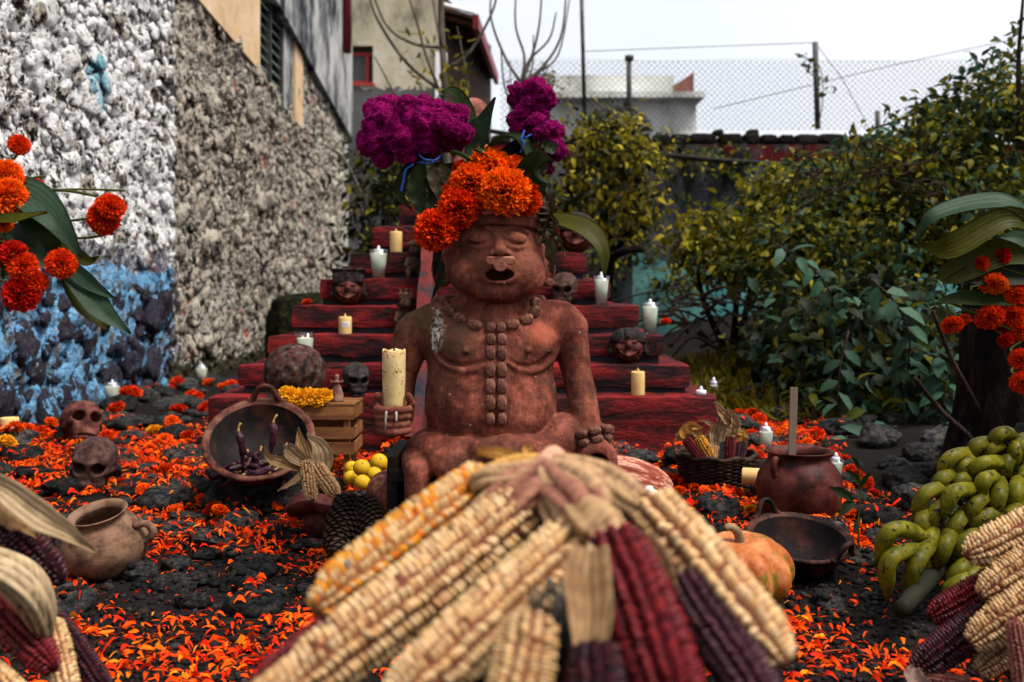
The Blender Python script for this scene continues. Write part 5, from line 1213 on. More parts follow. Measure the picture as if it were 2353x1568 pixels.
# ================================================================== STATUE
SY = 2.5
stt = empty('clay_statue', (0, SY, 0), 0, 'large seated terracotta statue with closed eyes holding a candle', 'statue')
def T(ud, vd, y=0.0): return np.array([PX(ud, SY + y), y, PZ(vd, SY + y)])
def Z4(x, y): return ((1450 + .5102 * x) / 1.741, (1150 + .5102 * y) / 1.741)
HC = T(1140, 598); HT = R(5)
RX, RY, RZU, RZL = .131, .128, .150, .110
def yf(x, z):
    zz = z / (RZU if z > 0 else RZL); return -RY * math.sqrt(max(.02, 1 - (x / RX) ** 2 - zz ** 2))
EYE = [(-.0455, .046), (.0395, .046)]
def f_head(P_):
    q = rotz(P_ - HC, HT)
    z = q[..., 2]; qq = q.copy(); qq[..., 2] = np.where(z > 0, z * (RZL / RZU), z)
    d = ell(qq, (0, 0, 0), (RX, RY, RZL))
    for s in (-1, 1): d = smin(d, ell(q, (s * .062, -.085, -.040), (.050, .034, .045)), .03)
    d = smin(d, ell(q, (0, -.085, -.078), (.05, .035, .025)), .03)
    # brow relief, eyelids, lash lines
    for ex, ez in EYE:
        arc = [(-.036, -.004), (-.026, .013), (-.008, .0215), (.012, .020), (.030, .008), (.038, -.006)]
        pts = [(ex + a, yf(ex + a, ez + b) - .001, ez + b) for a, b in arc]
        d = smax(d, -polycaps(q, pts, [.0025, .0045, .0055, .0055, .0045, .0025]), .007)
        up = [(ex + a * 1.05, yf(ex + a * 1.05, ez + b + .010) - .0005, ez + b + .010) for a, b in arc[1:-1]]
        d = smin(d, polycaps(q, up, [.002, .0035, .0035, .002]), .008)
        d = smin(d, ell(q, (ex, yf(ex, ez) + .003, ez + .002), (.0275, .0145, .0155)), .005)
        low = [(ex + a, yf(ex + a, ez + b) - (.0042 if abs(a) < .02 else .0015), ez + b) for a, b in ((-.027, .001), (-.018, -.0085), (-.006, -.0125), (.006, -.0125), (.018, -.0085), (.027, .001))]
        d = smax(d, -polycaps(q, low, [.0022, .0034, .0040, .0040, .0034, .0022]), .0012)
        bag = [(ex + a, yf(ex + a, ez + b - .007), ez + b - .007) for a, b in ((-.020, -.0085), (0, -.0135), (.020, -.0085))]
        d = smin(d, polycaps(q, bag, [.003, .0045, .003]), .008)
    # nose
    d = smin(d, polycaps(q, [(-.003, yf(0, .05) - .002, .052), (-.002, yf(0, .03) - .010, .034), (0, yf(0, .02) - .019, .018)], [.008, .011, .016]), .012)
    for s in (-1, 1):
        d = smin(d, ell(q, (s * .0165, yf(0, .012) - .007, .0125), (.0115, .015, .0095)), .006)
        d = smax(d, -ell(q, (s * .010, yf(0, 0) - .018, .0035), (.0065, .009, .007)), .003)
    # open mouth with thick lips
    mz = -.037; a, b = .0365, .0180
    r = np.sqrt((q[..., 0] / a) ** 2 + ((q[..., 2] - mz) / b) ** 2); ym = yf(0, mz)
    th = np.where(q[..., 2] < mz, .0085, .006)
    ringd = np.sqrt(((r - 1) * .021) ** 2 + (q[..., 1] - ym + .001 + .55 * q[..., 0] ** 2 / .13 * -1) ** 2) - th
    d = smin(d, ringd, .008)
    d = smax(d, -ell(q, (0, ym + .002, mz - .001), (.0335, .060, .0150)), .003)
    # ears
    for s, ox, oz, rx in ((-1, -.133, -.022, .026), (1, .131, -.018, .017)):
        e = ell(q, (ox, .012, oz), (rx, .013, .040))
        rr = np.sqrt(((q[..., 0] - ox) / (rx * .9)) ** 2 + ((q[..., 2] - oz) / .037) ** 2)
        rim = np.sqrt(((rr - 1) * (rx + .037) * .45) ** 2 + (q[..., 1] - .004) ** 2) - .0058
        e = smax(e, -ell(q, (ox + s * .002, -.008, oz), (rx * .62, .014, .026)), .004)
        e = smin(e, rim, .004); d = smin(d, e, .006)
    # cut bowl top and rolled rim
    tl = math.tan(R(15)); z0 = .060; pl = z + tl * q[..., 1] - z0 - tl * 0
    d = smax(d, pl, .004)
    inn = ell(qq, (0, 0, .01), (RX * .80, RY * .80, RZL * .95)); d = smax(d, -smax(inn, -(z - .01), .01), .004)
    ax, ay = .1195, .1165; r = np.sqrt((q[..., 0] / ax) ** 2 + (q[..., 1] / ay) ** 2); zr = z + tl * q[..., 1] - z0
    rim = np.sqrt((np.maximum(np.abs((r - 1) * ax) - .003, 0)) ** 2 + np.maximum(np.abs(zr - .002) - .008, 0) ** 2) - .005
    return smin(d, rim, .004)
def f_torso(p):
    d = ell(p, T(1128, 830, .01), (.149, .112, .175))
    d = smin(d, ell(p, T(1128, 940, .0), (.160, .132, .14)), .07)
    d = smin(d, caps(p, T(990, 765, .015), T(1278, 760, .015), .056, .056), .05)
    d = smin(d, caps(p, T(1145, 745, .02), T(1145, 672, .012), .086, .078), .035)
    d = smin(d, caps(p, T(1010, 745, .02), T(1280, 742, .02), .05, .05), .05)
    return d
def sy(f, x, z, y0=-.35, y1=.12):
    ys = np.arange(y0, y1, .002); v = f(np.stack([np.full_like(ys, x), ys, np.full_like(ys, z)], -1)); i = np.argmax(v < 0); return ys[i]
def on(f, ud, vd, dy=0.0):
    y = -.12
    for _ in range(3): q = T(ud, vd, y); y = sy(f, q[0], q[2])
    q = T(ud, vd, y); q[1] += dy; return q
def arcpts(zp, f, dy): return [on(f, *Z4(*z), dy) for z in zp]
PEC = [ell_c for ell_c in (on(f_torso, 1066, 792, .035), on(f_torso, 1212, 792, .035))]
def f_chest(p):
    d = f_torso(p)
    for c in PEC: d = smin(d, ell(p, c, (.072, .052, .058)), .022)
    return d
ARC1 = arcpts([(560, 490), (620, 575), (700, 632), (800, 652), (890, 638), (955, 605)], f_chest, .001)
ARC2 = arcpts([(1145, 600), (1215, 645), (1310, 660), (1400, 632), (1470, 570), (1530, 490)], f_chest, .001)
ARC1g = arcpts([(610, 530), (680, 590), (780, 615), (880, 602), (950, 572)], f_chest, -.001)
ARC2g = arcpts([(1150, 565), (1225, 610), (1310, 622), (1395, 592), (1460, 525)], f_chest, -.001)
NIP = [on(f_chest, *Z4(808, 497), -.002), on(f_chest, *Z4(1297, 493), -.002)]
CC = T(905, 930, -.175)                          # candle axis in the fist
def f_arms(p):
    d = polycaps(p, [T(950, 770, .01), T(924, 850, .02), T(911, 925, .0)], [.050, .040, .037])
    d = smin(d, caps(p, T(911, 930, .0), T(905, 965, -.13), .036, .030), .03)
    e = polycaps(p, [T(1305, 768, .01), T(1324, 850, .012), T(1338, 915, .0), T(1353, 1000, -.03)], [.050, .0365, .0375, .035])
    return d, e
def f_hands(p):
    # left fist: palm, four stacked fingers, thumb
    d = ell(p, CC + (0, .040, -.030), (.042, .030, .045))
    for k in range(4):
        z = -.008 - k * .0165; r = .034 - .0010 * k; pts = []
        for a in (200, 225, 250, 275, 300, 325, 345):
            pts.append(CC + (r * math.cos(R(a)) * 1.12, r * math.sin(R(a)), z + .0015 * math.sin(a)))
        d = smin(d, polycaps(p, pts, [.0105, .0098, .0095, .0092, .0090, .0086, .0080]), .0025)
    d = smin(d, polycaps(p, [CC + (-.030, .03, -.03), CC + (-.043, .008, .0), CC + (-.036, -.010, .022)], [.014, .011, .009]), .006)
    d = smin(d, polycaps(p, [CC + (.030, .035, -.03), CC + (.040, .008, .004), CC + (.034, -.008, .022)], [.013, .010, .008]), .006)
    # right fist with round opening
    h = T(1372, 1052, -.06)
    e = ell(p, h, (.046, .045, .046)); e = smin(e, caps(p, T(1358, 1000, -.03), h, .037, .04), .02)
    rr = np.sqrt((p[..., 0] - h[0]) ** 2 + (p[..., 2] - h[2] + .006) ** 2)
    e = smin(e, np.sqrt((rr - .034) ** 2 + (p[..., 1] - h[1] + .030) ** 2) - .013, .01)
    e = smax(e, -caps(p, h + (0, -.09, -.006), h + (0, .02, -.006), .024, .020), .004)
    return d, e
def f_hips(p):
    c = T(1126, 1015, .0); q = p - c
    q = q.copy(); q[..., 2] = q[..., 2] - .10 * q[..., 0] * 0
    r = np.sqrt((q[..., 0] / .158) ** 2 + (q[..., 1] / .130) ** 2); d = np.sqrt(((r - 1) * .14) ** 2 + (q[..., 2] + .012) ** 2) - .042
    d = smin(d, ell(p, T(1290, 1005, -.02), (.055, .075, .062)), .03)
    d = smin(d, polycaps(p, [T(985, 1030, -.04), T(1020, 1058, -.12), T(1100, 1070, -.16)], [.045, .042, .035]), .02)
    d = smin(d, polycaps(p, [T(1105, 1038, -.165), T(1165, 1030, -.185), T(1235, 1045, -.175)], [.030, .034, .030]), .012)
    d = smin(d, ell(p, T(1250, 1062, -.165), (.035, .03, .03)), .01)
    for ud in (958, 1295): d = smin(d, polycaps(p, [T(ud, 1060, -.02), T(ud + (2 if ud < 1100 else -2), 1085, -.13), T(ud, 1200, -.14), T(ud, 1322, -.13)], [.040, .032, .029, .032]), .012)
    d = smin(d, rbox(p, T(1045, 1180, -.15), (.034, .02, .12), .018), .02)
    for ud in (958, 1295): d = smin(d, ell(p, T(ud, 1322, -.16) + (0, 0, .014), (.045, .075, .028)), .02)
    return d
def f_statue(p):
    zmin, zmax = p[..., 2].min(), p[..., 2].max()
    d = np.full(p.shape[:-1], 1.0)
    hm = p[..., 2] > .60
    if hm.any(): d[hm] = f_head(p[hm])
    bm = p[..., 2] < .80
    if bm.any():
        q = p[bm]; b = f_chest(q)
        for A, rad in ((ARC1, .0095), (ARC2, .0095)): b = smin(b, polycaps(q, A, [rad * .6] + [rad * 1.12] * 4 + [rad * .6]), .005)
        for A in (ARC1g, ARC2g): b = smax(b, -polycaps(q, A, [.004, .006, .006, .006, .004]), .005)
        for c in NIP: b = smin(b, ell(q, c, (.0085, .010, .0085)), .004)
        a1, a2 = f_arms(q); tz = np.clip((q[..., 2] - .585) / .06, 0, 1); ka = .003 + .035 * tz * tz * (3 - 2 * tz); b = smin(b, a1, ka); b = smin(b, a2, ka)
        lm = q[..., 2] < .47
        if lm.any(): b[lm] = smin(b[lm], f_hips(q[lm]), .007)
        hh = (((q - CC) ** 2).sum(-1) < .0324) | (((q - T(1365, 1030, -.05)) ** 2).sum(-1) < .0324)
        if hh.any(): h1, h2 = f_hands(q[hh]); b[hh] = smin(smin(b[hh], h1, .010), h2, .010)
        b = smax(b, -(q[..., 2] - .004), .004)
        d[bm] = smin(d[bm], b, .012)
    return d + .0016 * vnoise(p, 38) + .0008 * vnoise(p, 95, 3)
V, F = surfnet(f_statue, (-.36, -.30, -.01), (.30, .21, .684), .0034)
Vh, Fh = surfnet(f_statue, (-.22, -.17, .672), (.19, .17, .93), .0021)
F = np.concatenate([F, Fh + len(V)]); V = np.concatenate([V, Vh])
t = NT('terracotta'); v = t.vec('Object'); n1 = t.noise(v, 16, 7, .68); n2 = t.noise(v, 75, 6, .72); n3 = t.noise(v, 6, 5, .65); n4 = t.noise(t.vec('Object', (1, 1, .3)), 42, 6, .72); x, y, z = t.sep(v)
f = t.math('ADD', t.math('MULTIPLY', n1, .62), t.math('ADD', t.math('MULTIPLY', n4, .28), t.math('MULTIPLY', n2, .10)))
c = t.ramp(f, [(.36, (.040, .0130, .0088)), (.44, (.080, .0225, .0152)), (.51, (.134, .036, .0235)), (.58, (.24, .067, .042)), (.67, (.32, .118, .078))])
def spotmask(px, pz, rx, rz, nz, amp, wid=.5):
    dx = t.math('DIVIDE', t.math('SUBTRACT', x, px), rx); dz_ = t.math('DIVIDE', t.math('SUBTRACT', z, pz), rz)
    r2 = t.math('ADD', t.math('MULTIPLY', dx, dx), t.math('MULTIPLY', dz_, dz_)); r2 = t.math('ADD', r2, t.math('MULTIPLY', t.math('SUBTRACT', nz, .5), amp)); return t.ramp(r2, [(.15, 1), (.9, 0)])
s1 = T(1000, 770, -.1); grime = t.ramp(n3, [(.48, 0), (.60, 1)])
c = t.mix(t.math('MULTIPLY', grime, .38), c, t.ramp(n2, [(.35, (.035, .020, .013)), (.65, (.105, .058, .036))]))
q = T(965, 730, 0); c = t.mix(t.math('MULTIPLY', spotmask(q[0], q[2], .12, .06, n1, 1.6), .75), c, t.ramp(n2, [(.3, (.030, .020, .008)), (.7, (.10, .060, .028))]))
q = T(1060, 785, -.1); c = t.mix(t.math('MULTIPLY', spotmask(q[0], q[2], .075, .05, n1, 2.4), .65), c, (.062, .040, .022))
q = T(1005, 758, -.05); c = t.mix(t.math('MULTIPLY', spotmask(q[0], q[2], .024, .062, n4, 4.0), t.ramp(n2, [(.44, 0), (.52, 1)])), c, t.ramp(n2, [(.4, (.22, .19, .15)), (.6, (.48, .46, .41))]))
q = T(1245, 770, -.1); c = t.mix(t.math('MULTIPLY', spotmask(q[0], q[2], .05, .035, n1, 2.0), .6), c, (.34, .085, .045))
q = T(1175, 575, -.1); c = t.mix(t.math('MULTIPLY', spotmask(q[0], q[2], .10, .07, n1, 1.8), .35), c, (.35, .115, .068))
c = t.mix(t.ramp(t.voro(v, 26), [(.04, 1), (.06, 0)]), c, (.40, .36, .30))
t.bump(t.math('ADD', t.math('MULTIPLY', n2, .8), t.math('MULTIPLY', n4, 1.0)), .7, .008); M['terracotta'] = t.fin(c, .82, .22)
V = V.astype(np.float32); mk('body', V, F, M['terracotta'], stt)
# beads
t = NT('bead_clay'); v = t.vec('Object'); n1 = t.noise(v, 1.6, 5, .6); n2 = t.noise(v, 9, 4); r = t.rnd(); c = t.ramp(n1, [(.36, (.066, .028, .020)), (.5, (.160, .064, .044)), (.64, (.25, .112, .080))]); c = t.hsv(c, v=t.math('MULTIPLY_ADD', r, .5, .75)); t.bump(n2, .5, .06); M['bead'] = t.fin(c, .8, .25)
bV = ICO3[0].copy(); bV = np.sign(bV) * np.abs(bV) ** .72; bV *= (1 + .04 * vnoise(bV, 2.2))[:, None]; bead_me = mk('bead', bV, ICO3[1], M['bead'], mesh_only=True)
def bead(pos, sx, sy_, sz, rot=(0, 0, 0)): return ob('bead', bead_me, stt, pos, rot, (sx, sy_, sz))
yb = (752, 779, 810.5, 849.6, 887.6, 925, 961); hb = (14, 15, 18, 19, 19, 19, 15)
for k in range(7):
    for ud in (1127 + (1 if k in (0, 1) else 0), 1153.5 - (2 if k == 0 else 0)):
        q = on(f_chest, ud, yb[k], -.004); bead(q, W_(11.4, 2.38) * (1 if k < 6 else .9), .011, W_(hb[k], 2.38) * .96, (R(random.uniform(-4, 4)), R(random.uniform(-3, 3)), 0))
for zx, zy, ang in ((885, 290, -14), (767, 240, -26), (684, 182, -48), (646, 118, -62)): 
    q = on(f_chest, *Z4(zx, zy), -.004); bead(q, .0172, .0125, .0128, (0, R(-ang), R(-12)))
for zx, zy, ang in ((1176, 288, 8), (1286, 250, 24), (1347, 192, 50), (1357, 130, 80)):
    q = on(f_chest, *Z4(zx, zy), -.004); bead(q, .0168, .0125, .0128, (0, R(-ang), R(12)))
for ud, vd, y in ((1005, 693, .03), (1035, 688, .075), (1238, 690, .05), (1215, 687, .085), (1070, 686, .10), (1185, 686, .10)):
    bead(T(ud, vd, y), .0175, .013, .013, (0, 0, R(30 if ud < 1130 else -30)))
# bracelet
for zx, zy in ((1725, 1145), (1822, 1120), (1900, 1108), (1742, 1215), (1838, 1186), (1917, 1184)):
    ud, vd = Z4(zx, zy); y = -.083 + (.018 if zx > 1880 else 0) + (.004 if zx < 1760 else 0); q = T(ud, vd, y); bead(q, W_(14 if zx < 1880 else 9.5, 2.42), .014, W_(10.5, 2.42), (0, R(-12), R(-25 if zx < 1760 else (10 if zx < 1880 else 50))))
for k in range(5):
    for dz_ in (0, .034): bead(T(1358, 990, -.03) + (.045 * math.cos(R(20 + 35*k)), .045 * math.sin(R(20 + 35*k)), -dz_), .014, .016, .014, (0, 0, R(110 + 35*k)))
# nose ornament
M['pale_clay'] = simple('pale_clay', [(.38, (.18, .060, .038)), (.5, (.28, .105, .068)), (.62, (.36, .155, .105))], 60, 6, .8, .5, .006, 200)
def f_orn(p):
    x, z = p[..., 0], p[..., 2]
    def circ(cx, cz, r): return np.sqrt((x - cx) ** 2 + (z - cz) ** 2) - r
    d2 = smin(smin(circ(-.0245, -.0045, .0105), circ(.0245, -.0045, .0105), .002), np.maximum(np.abs(x) - .026, np.abs(z + .0035) - .0085), .003)
    d2 = smin(d2, np.sqrt((x / 1.05) ** 2 + (z + .014) ** 2) - .0165, .0025); d2 = np.maximum(d2, z - .005)
    return smax(d2, np.abs(p[..., 1]) - .0042, .003)
V, F = surfnet(f_orn, (-.042, -.012, -.036), (.042, .012, .012), .0011); hm = Matrix.Translation(HC) @ Matrix.Rotation(HT, 4, 'Z')
on_ = ob('nose_ornament', mk('nose_ornament', V, F, M['pale_clay'], mesh_only=True), stt); on_.matrix_basis = hm @ Matrix.Translation((0, -RY - .0215, -.0005)) @ Matrix.Rotation(R(10), 4, 'X')
V, F = stone_mesh(91, 1, 3, .35); eo = ob('broken_ear_plug', mk('broken_ear_plug', V, F, M['pale_clay'], mesh_only=True), stt); eo.matrix_basis = hm @ Matrix.Translation((.128, -.012, -.056)) @ Matrix.Diagonal((.015, .014, .011, 1))
# candle in the fist
t = NT('old_wax'); v = t.vec('Object'); n1 = t.noise(v, 30, 4); vo = t.voro(t.vec('Object', (1, 1, .8)), 150); n2 = t.noise(v, 34, 4); c = t.ramp(n1, [(.3, (.40, .28, .11)), (.7, (.55, .42, .21))])
c = t.mix(t.math('MULTIPLY', t.ramp(vo, [(.30, 1), (.38, 0)]), t.ramp(n2, [(.50, 0), (.56, 1)])), c, (.09, .03, .018)); t.bump(n1, .35, .004); M['old_wax'] = t.fin(c, .42, .35, Subsurface_Weight=.15)
cb_ = CC + np.array([0, 0, PZ(932, 2.33) - CC[2] - .02]); hc = PZ(803, 2.33) - PZ(932, 2.33) + .02
cd = empty('hand_candle', (cb_[0], SY + cb_[1], cb_[2]), 0, 'thick speckled cream candle held in the statue fist', 'candle')
r0 = W_(26.5, 2.33); prof = [(0, 0), (r0*.84, 0), (r0*.88, hc*.18), (r0*.98, hc*.5), (r0*1.0, hc*.8), (r0*1.0, hc*.985), (r0*.95, hc), (r0*.84, hc*.985), (r0*.7, hc*.965), (0, hc*.955)]
V, F = lathe(prof, 40, .012, 8); V[:, 2] += np.where(V[:, 2] > hc*.95, .0022 * np.sin(5*np.arctan2(V[:, 1], V[:, 0])), 0); mk('wax_body', V, F, M['old_wax'], cd)
m = MB(); m.tube([(0, 0, hc*.95), (.001, 0, hc*1.0), (.0, 0, hc*1.035)], .0022, 6); m.build('wick', M['wick'], cd)
M['drip'] = simple('wax_drip', [(.3, (.18, .14, .10)), (.7, (.30, .25, .19))], 30, rough=.4, bump=.2)
for a, L_ in ((-108, .036), (-76, .014)):
    ca, sa = math.cos(R(a)), math.sin(R(a)); rr = .044; m = MB(); m.tube([(ca*rr*.66, sa*rr*.66, .014), (ca*rr*.93, sa*rr*.93, .010), (ca*rr*1.02, sa*rr*1.02, -.008), (ca*rr*1.01, sa*rr*1.01, .004 - L_)], [.005, .0035, .0026, .0032], 8); m.build('wax_drip', M['drip'], cd)
# stool
M['stool'] = simple('dark_stool', [(.3, (.003, .002, .002)), (.55, (.009, .006, .005)), (.8, (.03, .016, .012))], 6, 5, .7, .5, .01, 30)
stl = empty('dark_stool', (PX(1128, 2.6), 2.6, 0), 0, 'dark low stool under the seated statue', 'stool'); so = np.array(stl.location); zt = PZ(1062, 2.5) - .012
def stool_piece(n, lo, hi, s): V, F = rough_box(lo, hi, .05, .002, .02, s); mk(n, V - so, F, M['stool'], stl)
xa, xb = PX(893, 2.5), PX(1380, 2.55)
stool_piece('seat', (xa, 2.42, zt - .03), (xb, 2.72, zt + .01), 1)
stool_piece('side_panel', (xa, 2.425, .0), (xa + .035, 2.715, zt + .045), 2); stool_piece('side_panel', (xb - .035, 2.425, .0), (xb, 2.715, zt - .032), 3); stool_piece('back_panel', (xa + .037, 2.68, .0), (xb - .037, 2.70, zt - .032), 4)
# ================================================================== FLOWERS
def marigold_mesh(n, c_tip, c_base, seed, hemi=2.7, ruff=.5):
    r = np.random.default_rng(seed); k = np.arange(n) + .5; cosp = 1 - k / n * (1 - math.cos(hemi)); ph = np.arccos(cosp); th = k * 2.399963 + r.normal(size=n) * .25
    D = np.stack([np.sin(ph) * np.cos(th), np.sin(ph) * np.sin(th), np.cos(ph)], 1); D = D + r.normal(size=(n, 3)) * .10; D /= np.linalg.norm(D, axis=1, keepdims=True)
    A = np.cross(D, r.normal(size=(n, 3))); A /= np.linalg.norm(A, axis=1, keepdims=True); B = np.cross(D, A)
    Rm = 1 + r.normal(size=n) * .07 ; w = r.uniform(.10, .17, n) * math.sqrt(300 / n); V = []; C = []
    ct = np.array(c_tip)[r.choice(len(c_tip), n)] * r.uniform(.8, 1.15, (n, 1)); cbs = np.array(c_base)
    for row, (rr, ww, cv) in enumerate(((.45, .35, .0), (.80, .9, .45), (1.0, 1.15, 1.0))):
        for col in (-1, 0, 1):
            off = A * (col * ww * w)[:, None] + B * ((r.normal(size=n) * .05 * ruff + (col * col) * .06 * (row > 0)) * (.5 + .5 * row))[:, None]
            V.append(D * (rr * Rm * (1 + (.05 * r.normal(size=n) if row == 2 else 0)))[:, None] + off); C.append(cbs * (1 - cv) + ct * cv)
    V = np.stack(V, 1).reshape(-1, 3); C = np.stack(C, 1).reshape(-1, 3); f = np.array([(0,1,4,3),(1,2,5,4),(3,4,7,6),(4,5,8,7)])
    return V, (np.arange(n)[:, None, None] * 9 + f[None]).reshape(-1, 4), C
M['petal'] = leaf_mat('petal', .6, .30, .2)
OR = [(.92, .11, .003), (.95, .17, .005), (.88, .07, .003)]; RD = [(.78, .045, .004), (.85, .08, .005), (.65, .022, .003)]; DR = [(.42, .006, .004), (.55, .012, .003)]; YE = [(.92, .50, .015), (.90, .40, .012)]; YO = [(.96, .14, .004), (.96, .21, .006), (.94, .09, .003)]
mg = {}
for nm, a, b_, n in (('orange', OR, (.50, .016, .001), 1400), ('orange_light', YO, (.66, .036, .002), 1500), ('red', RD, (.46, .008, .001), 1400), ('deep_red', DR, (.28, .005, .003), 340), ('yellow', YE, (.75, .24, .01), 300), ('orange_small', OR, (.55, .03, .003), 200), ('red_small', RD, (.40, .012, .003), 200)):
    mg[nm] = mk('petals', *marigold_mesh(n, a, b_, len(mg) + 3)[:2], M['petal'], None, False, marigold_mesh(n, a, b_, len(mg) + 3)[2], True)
M['calyx'] = simple('calyx', [(.3, (.025, .038, .006)), (.7, (.075, .085, .013))], 20, rough=.6, bump=.2)
cal_me = mk('calyx', *lathe([(.10, -1.15), (.22, -.95), (.30, -.6), (.28, -.3), (0, -.25)], 10), M['calyx'], mesh_only=True)
def marigold(loc, r, kind, rot, label, group, sq=.85, cat='marigold'):
    c = empty('marigold_flower', loc, 0, label, cat, group); c.rotation_mode = 'ZYX'; c.rotation_euler = rot
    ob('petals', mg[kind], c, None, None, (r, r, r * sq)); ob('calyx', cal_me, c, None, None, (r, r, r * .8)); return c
# ---- on the statue head
for ud, vd, w, y, kind, rt, lab in ((1003, 527, 48, -.12, 'red', (.9, -.5), 'lowest red orange marigold at the left of the statue brow'),
    (1058, 484, 48, -.11, 'red', (.8, -.3), 'red orange marigold second from the left on the head'),
    (1046, 458, 38, -.06, 'orange', (.5, -.4), 'dark centred marigold above the second from the left'),
    (1083, 430, 48, -.09, 'orange', (.6, -.2), 'orange marigold upper left in the statue head bowl'),
    (1160, 448, 56, -.13, 'orange_light', (.5, .1), 'largest bright orange marigold at the centre of the head'),
    (1200, 462, 42, -.10, 'red', (.7, .5), 'marigold at the right rim of the head bowl'),
    (1122, 402, 54, -.05, 'orange_light', (.3, -.1), 'light orange marigold at the top of the head bunch'),
    (1182, 406, 42, -.05, 'orange', (.3, .3), 'orange marigold at the top right of the head bunch'),
    (1118, 455, 36, -.05, 'red', (.6, 0), 'small marigold wedged in the middle of the head bunch'),
    (1276, 532, 11, -.02, 'red_small', (.5, .8), 'tiny red marigold hanging behind the right side of head'),
    (1060, 395, 20, .04, 'red_small', (.3, -.3), 'small red marigold at the upper left back of bunch')):
    vd -= 8 if vd < 520 else 0; p = P(ud, vd, SY + y); marigold(p, W_(w, SY + y), kind, (rt[0], rt[1], random.uniform(0, 6)), lab, 'marigolds in the statue head bowl', .92)

# ---- broad leaves
def blade(pts, w, hint=(0, -1, .3), cup=.25, twist=0.0, ribs=8, col=(.04, .07, .02), col2=None, n=24, m=17, ruf=.0, seed=0, prof=None, rib_amp=.02):
    r = np.random.default_rng(seed); c = curve_pts(pts, n); fr = frames(c); V = []; C = []; hint = Vector(hint); ph = r.uniform(0, 6, 4)
    col = np.array(col); col2 = np.array(col2) if col2 is not None else col * 1.5
    for i, (p, t_, a, b) in enumerate(fr):
        s = i / n; nrm = hint - t_ * hint.dot(t_)
        if nrm.length < .05: nrm = a.copy()
        nrm.normalize(); nrm = Quaternion(t_, twist * s) @ nrm; sd_ = t_.cross(nrm)
        wd = w * (prof(s) if prof else max(.03, (math.sin(math.pi * min(1, s * .92 + .06)) ** .65)) * (1 if s < .55 else 1 - (s - .55) / .45 * .55))
        for j in range(m):
            q = (j / (m - 1)) * 2 - 1
            h = cup * w * (abs(q) ** 1.3) * .5 + rib_amp * w * math.cos(q * math.pi * ribs) + ruf * w * abs(q) * math.sin(9 * s * 6.28 / 2 + ph[0] + (1.5 if q > 0 else 0))
            V.append(p + sd_ * (q * wd * .5) + nrm * h); g = .5 + .5 * math.cos(q * math.pi * ribs); k = .25 * r.random() + .75 * g * (.6 + .4 * math.sin(5 * s + ph[1]))
            C.append(col * (1 - k) + col2 * k)
    F = [(i*m+j, i*m+j+1, (i+1)*m+j+1, (i+1)*m+j) for i in range(n) for j in range(m - 1)]
    return np.array([tuple(v) for v in V]), np.array(F), np.clip(np.array(C), 0, 1)
M['blade'] = leaf_mat('blade', .5, .22, .3); M['husk'] = leaf_mat('husk_fibre', .6, .28, .25)
def leaf_part(parent, pts, w, name='leaf', mat='blade', **kw):
    og = np.array(parent.location); V, F, C = blade([np.array(p) - og for p in pts], w, **kw); return mk(name, V, F, M[mat], parent, True, C)
GREEN = dict(col=(.008, .016, .004), col2=(.032, .048, .014)); TEALG = dict(col=(.013, .030, .016), col2=(.045, .080, .045)); OLIVE = dict(col=(.022, .024, .0012), col2=(.060, .056, .002)); DKG = dict(col=(.005, .008, .0025), col2=(.018, .024, .007)); DRY = dict(col=(.018, .014, .006), col2=(.095, .075, .034))
SYf = SY
def Lp(*pts): return [P(*p) for p in pts]
sh = empty('leaf_sheaf', P(1140, 470, 2.52), 0, 'sheaf of broad curling green leaves standing in the statue head', 'leaves')
for pts, w, kw in (([(1110,440,2.52),(1082,340,2.55),(1065,262,2.56),(1045,218,2.54),(1012,212,2.5)], .062, dict(GREEN, hint=(.5,-.8,.3))), ([(1105,440,2.52),(1092,340,2.53),(1112,285,2.52),(1140,224,2.5)], .058, dict(TEALG, hint=(-.2,-1,.2))), ([(1105,430,2.5),(1084,330,2.5),(1090,285,2.48),(1098,265,2.46)], .046, dict(TEALG, twist=.8)),
    ([(1120,440,2.5),(1112,370,2.48),(1150,322,2.46),(1195,325,2.44),(1222,390,2.43)], .075, dict(GREEN, hint=(0,-.3,1))), ([(1160,440,2.5),(1165,370,2.5),(1205,345,2.48),(1225,400,2.46),(1232,450,2.46)], .07, dict(DKG, hint=(.3,-.6,.8))),
    ([(1130,430,2.48),(1100,385,2.45),(1060,360,2.42),(1035,352,2.4)], .055, dict(GREEN, hint=(0,-.5,1))), ([(1120,420,2.46),(1150,400,2.44),(1120,360,2.42),(1085,345,2.4)], .05, dict(GREEN, hint=(0,-.6,.8))),
    ([(1205,470,2.46),(1212,420,2.43),(1235,380,2.40),(1275,372,2.36)], .085, dict(GREEN, hint=(.3,-.9,.2), cup=.5)), ([(1245,500,2.5),(1300,510,2.48),(1350,530,2.46),(1384,575,2.44),(1388,640,2.43)], .060, dict(OLIVE, hint=(.1,-.8,.7))),
    ([(1170,400,2.5),(1180,350,2.5),(1200,320,2.5)], .05, dict(DKG)), ([(1070,440,2.56),(1050,400,2.58),(1020,380,2.58)], .06, dict(DKG)), ([(1040,480,2.5),(1010,500,2.46),(990,545,2.44)], .03, dict(DKG))):
    leaf_part(sh, Lp(*pts), w, seed=int(w*1e4), **kw)
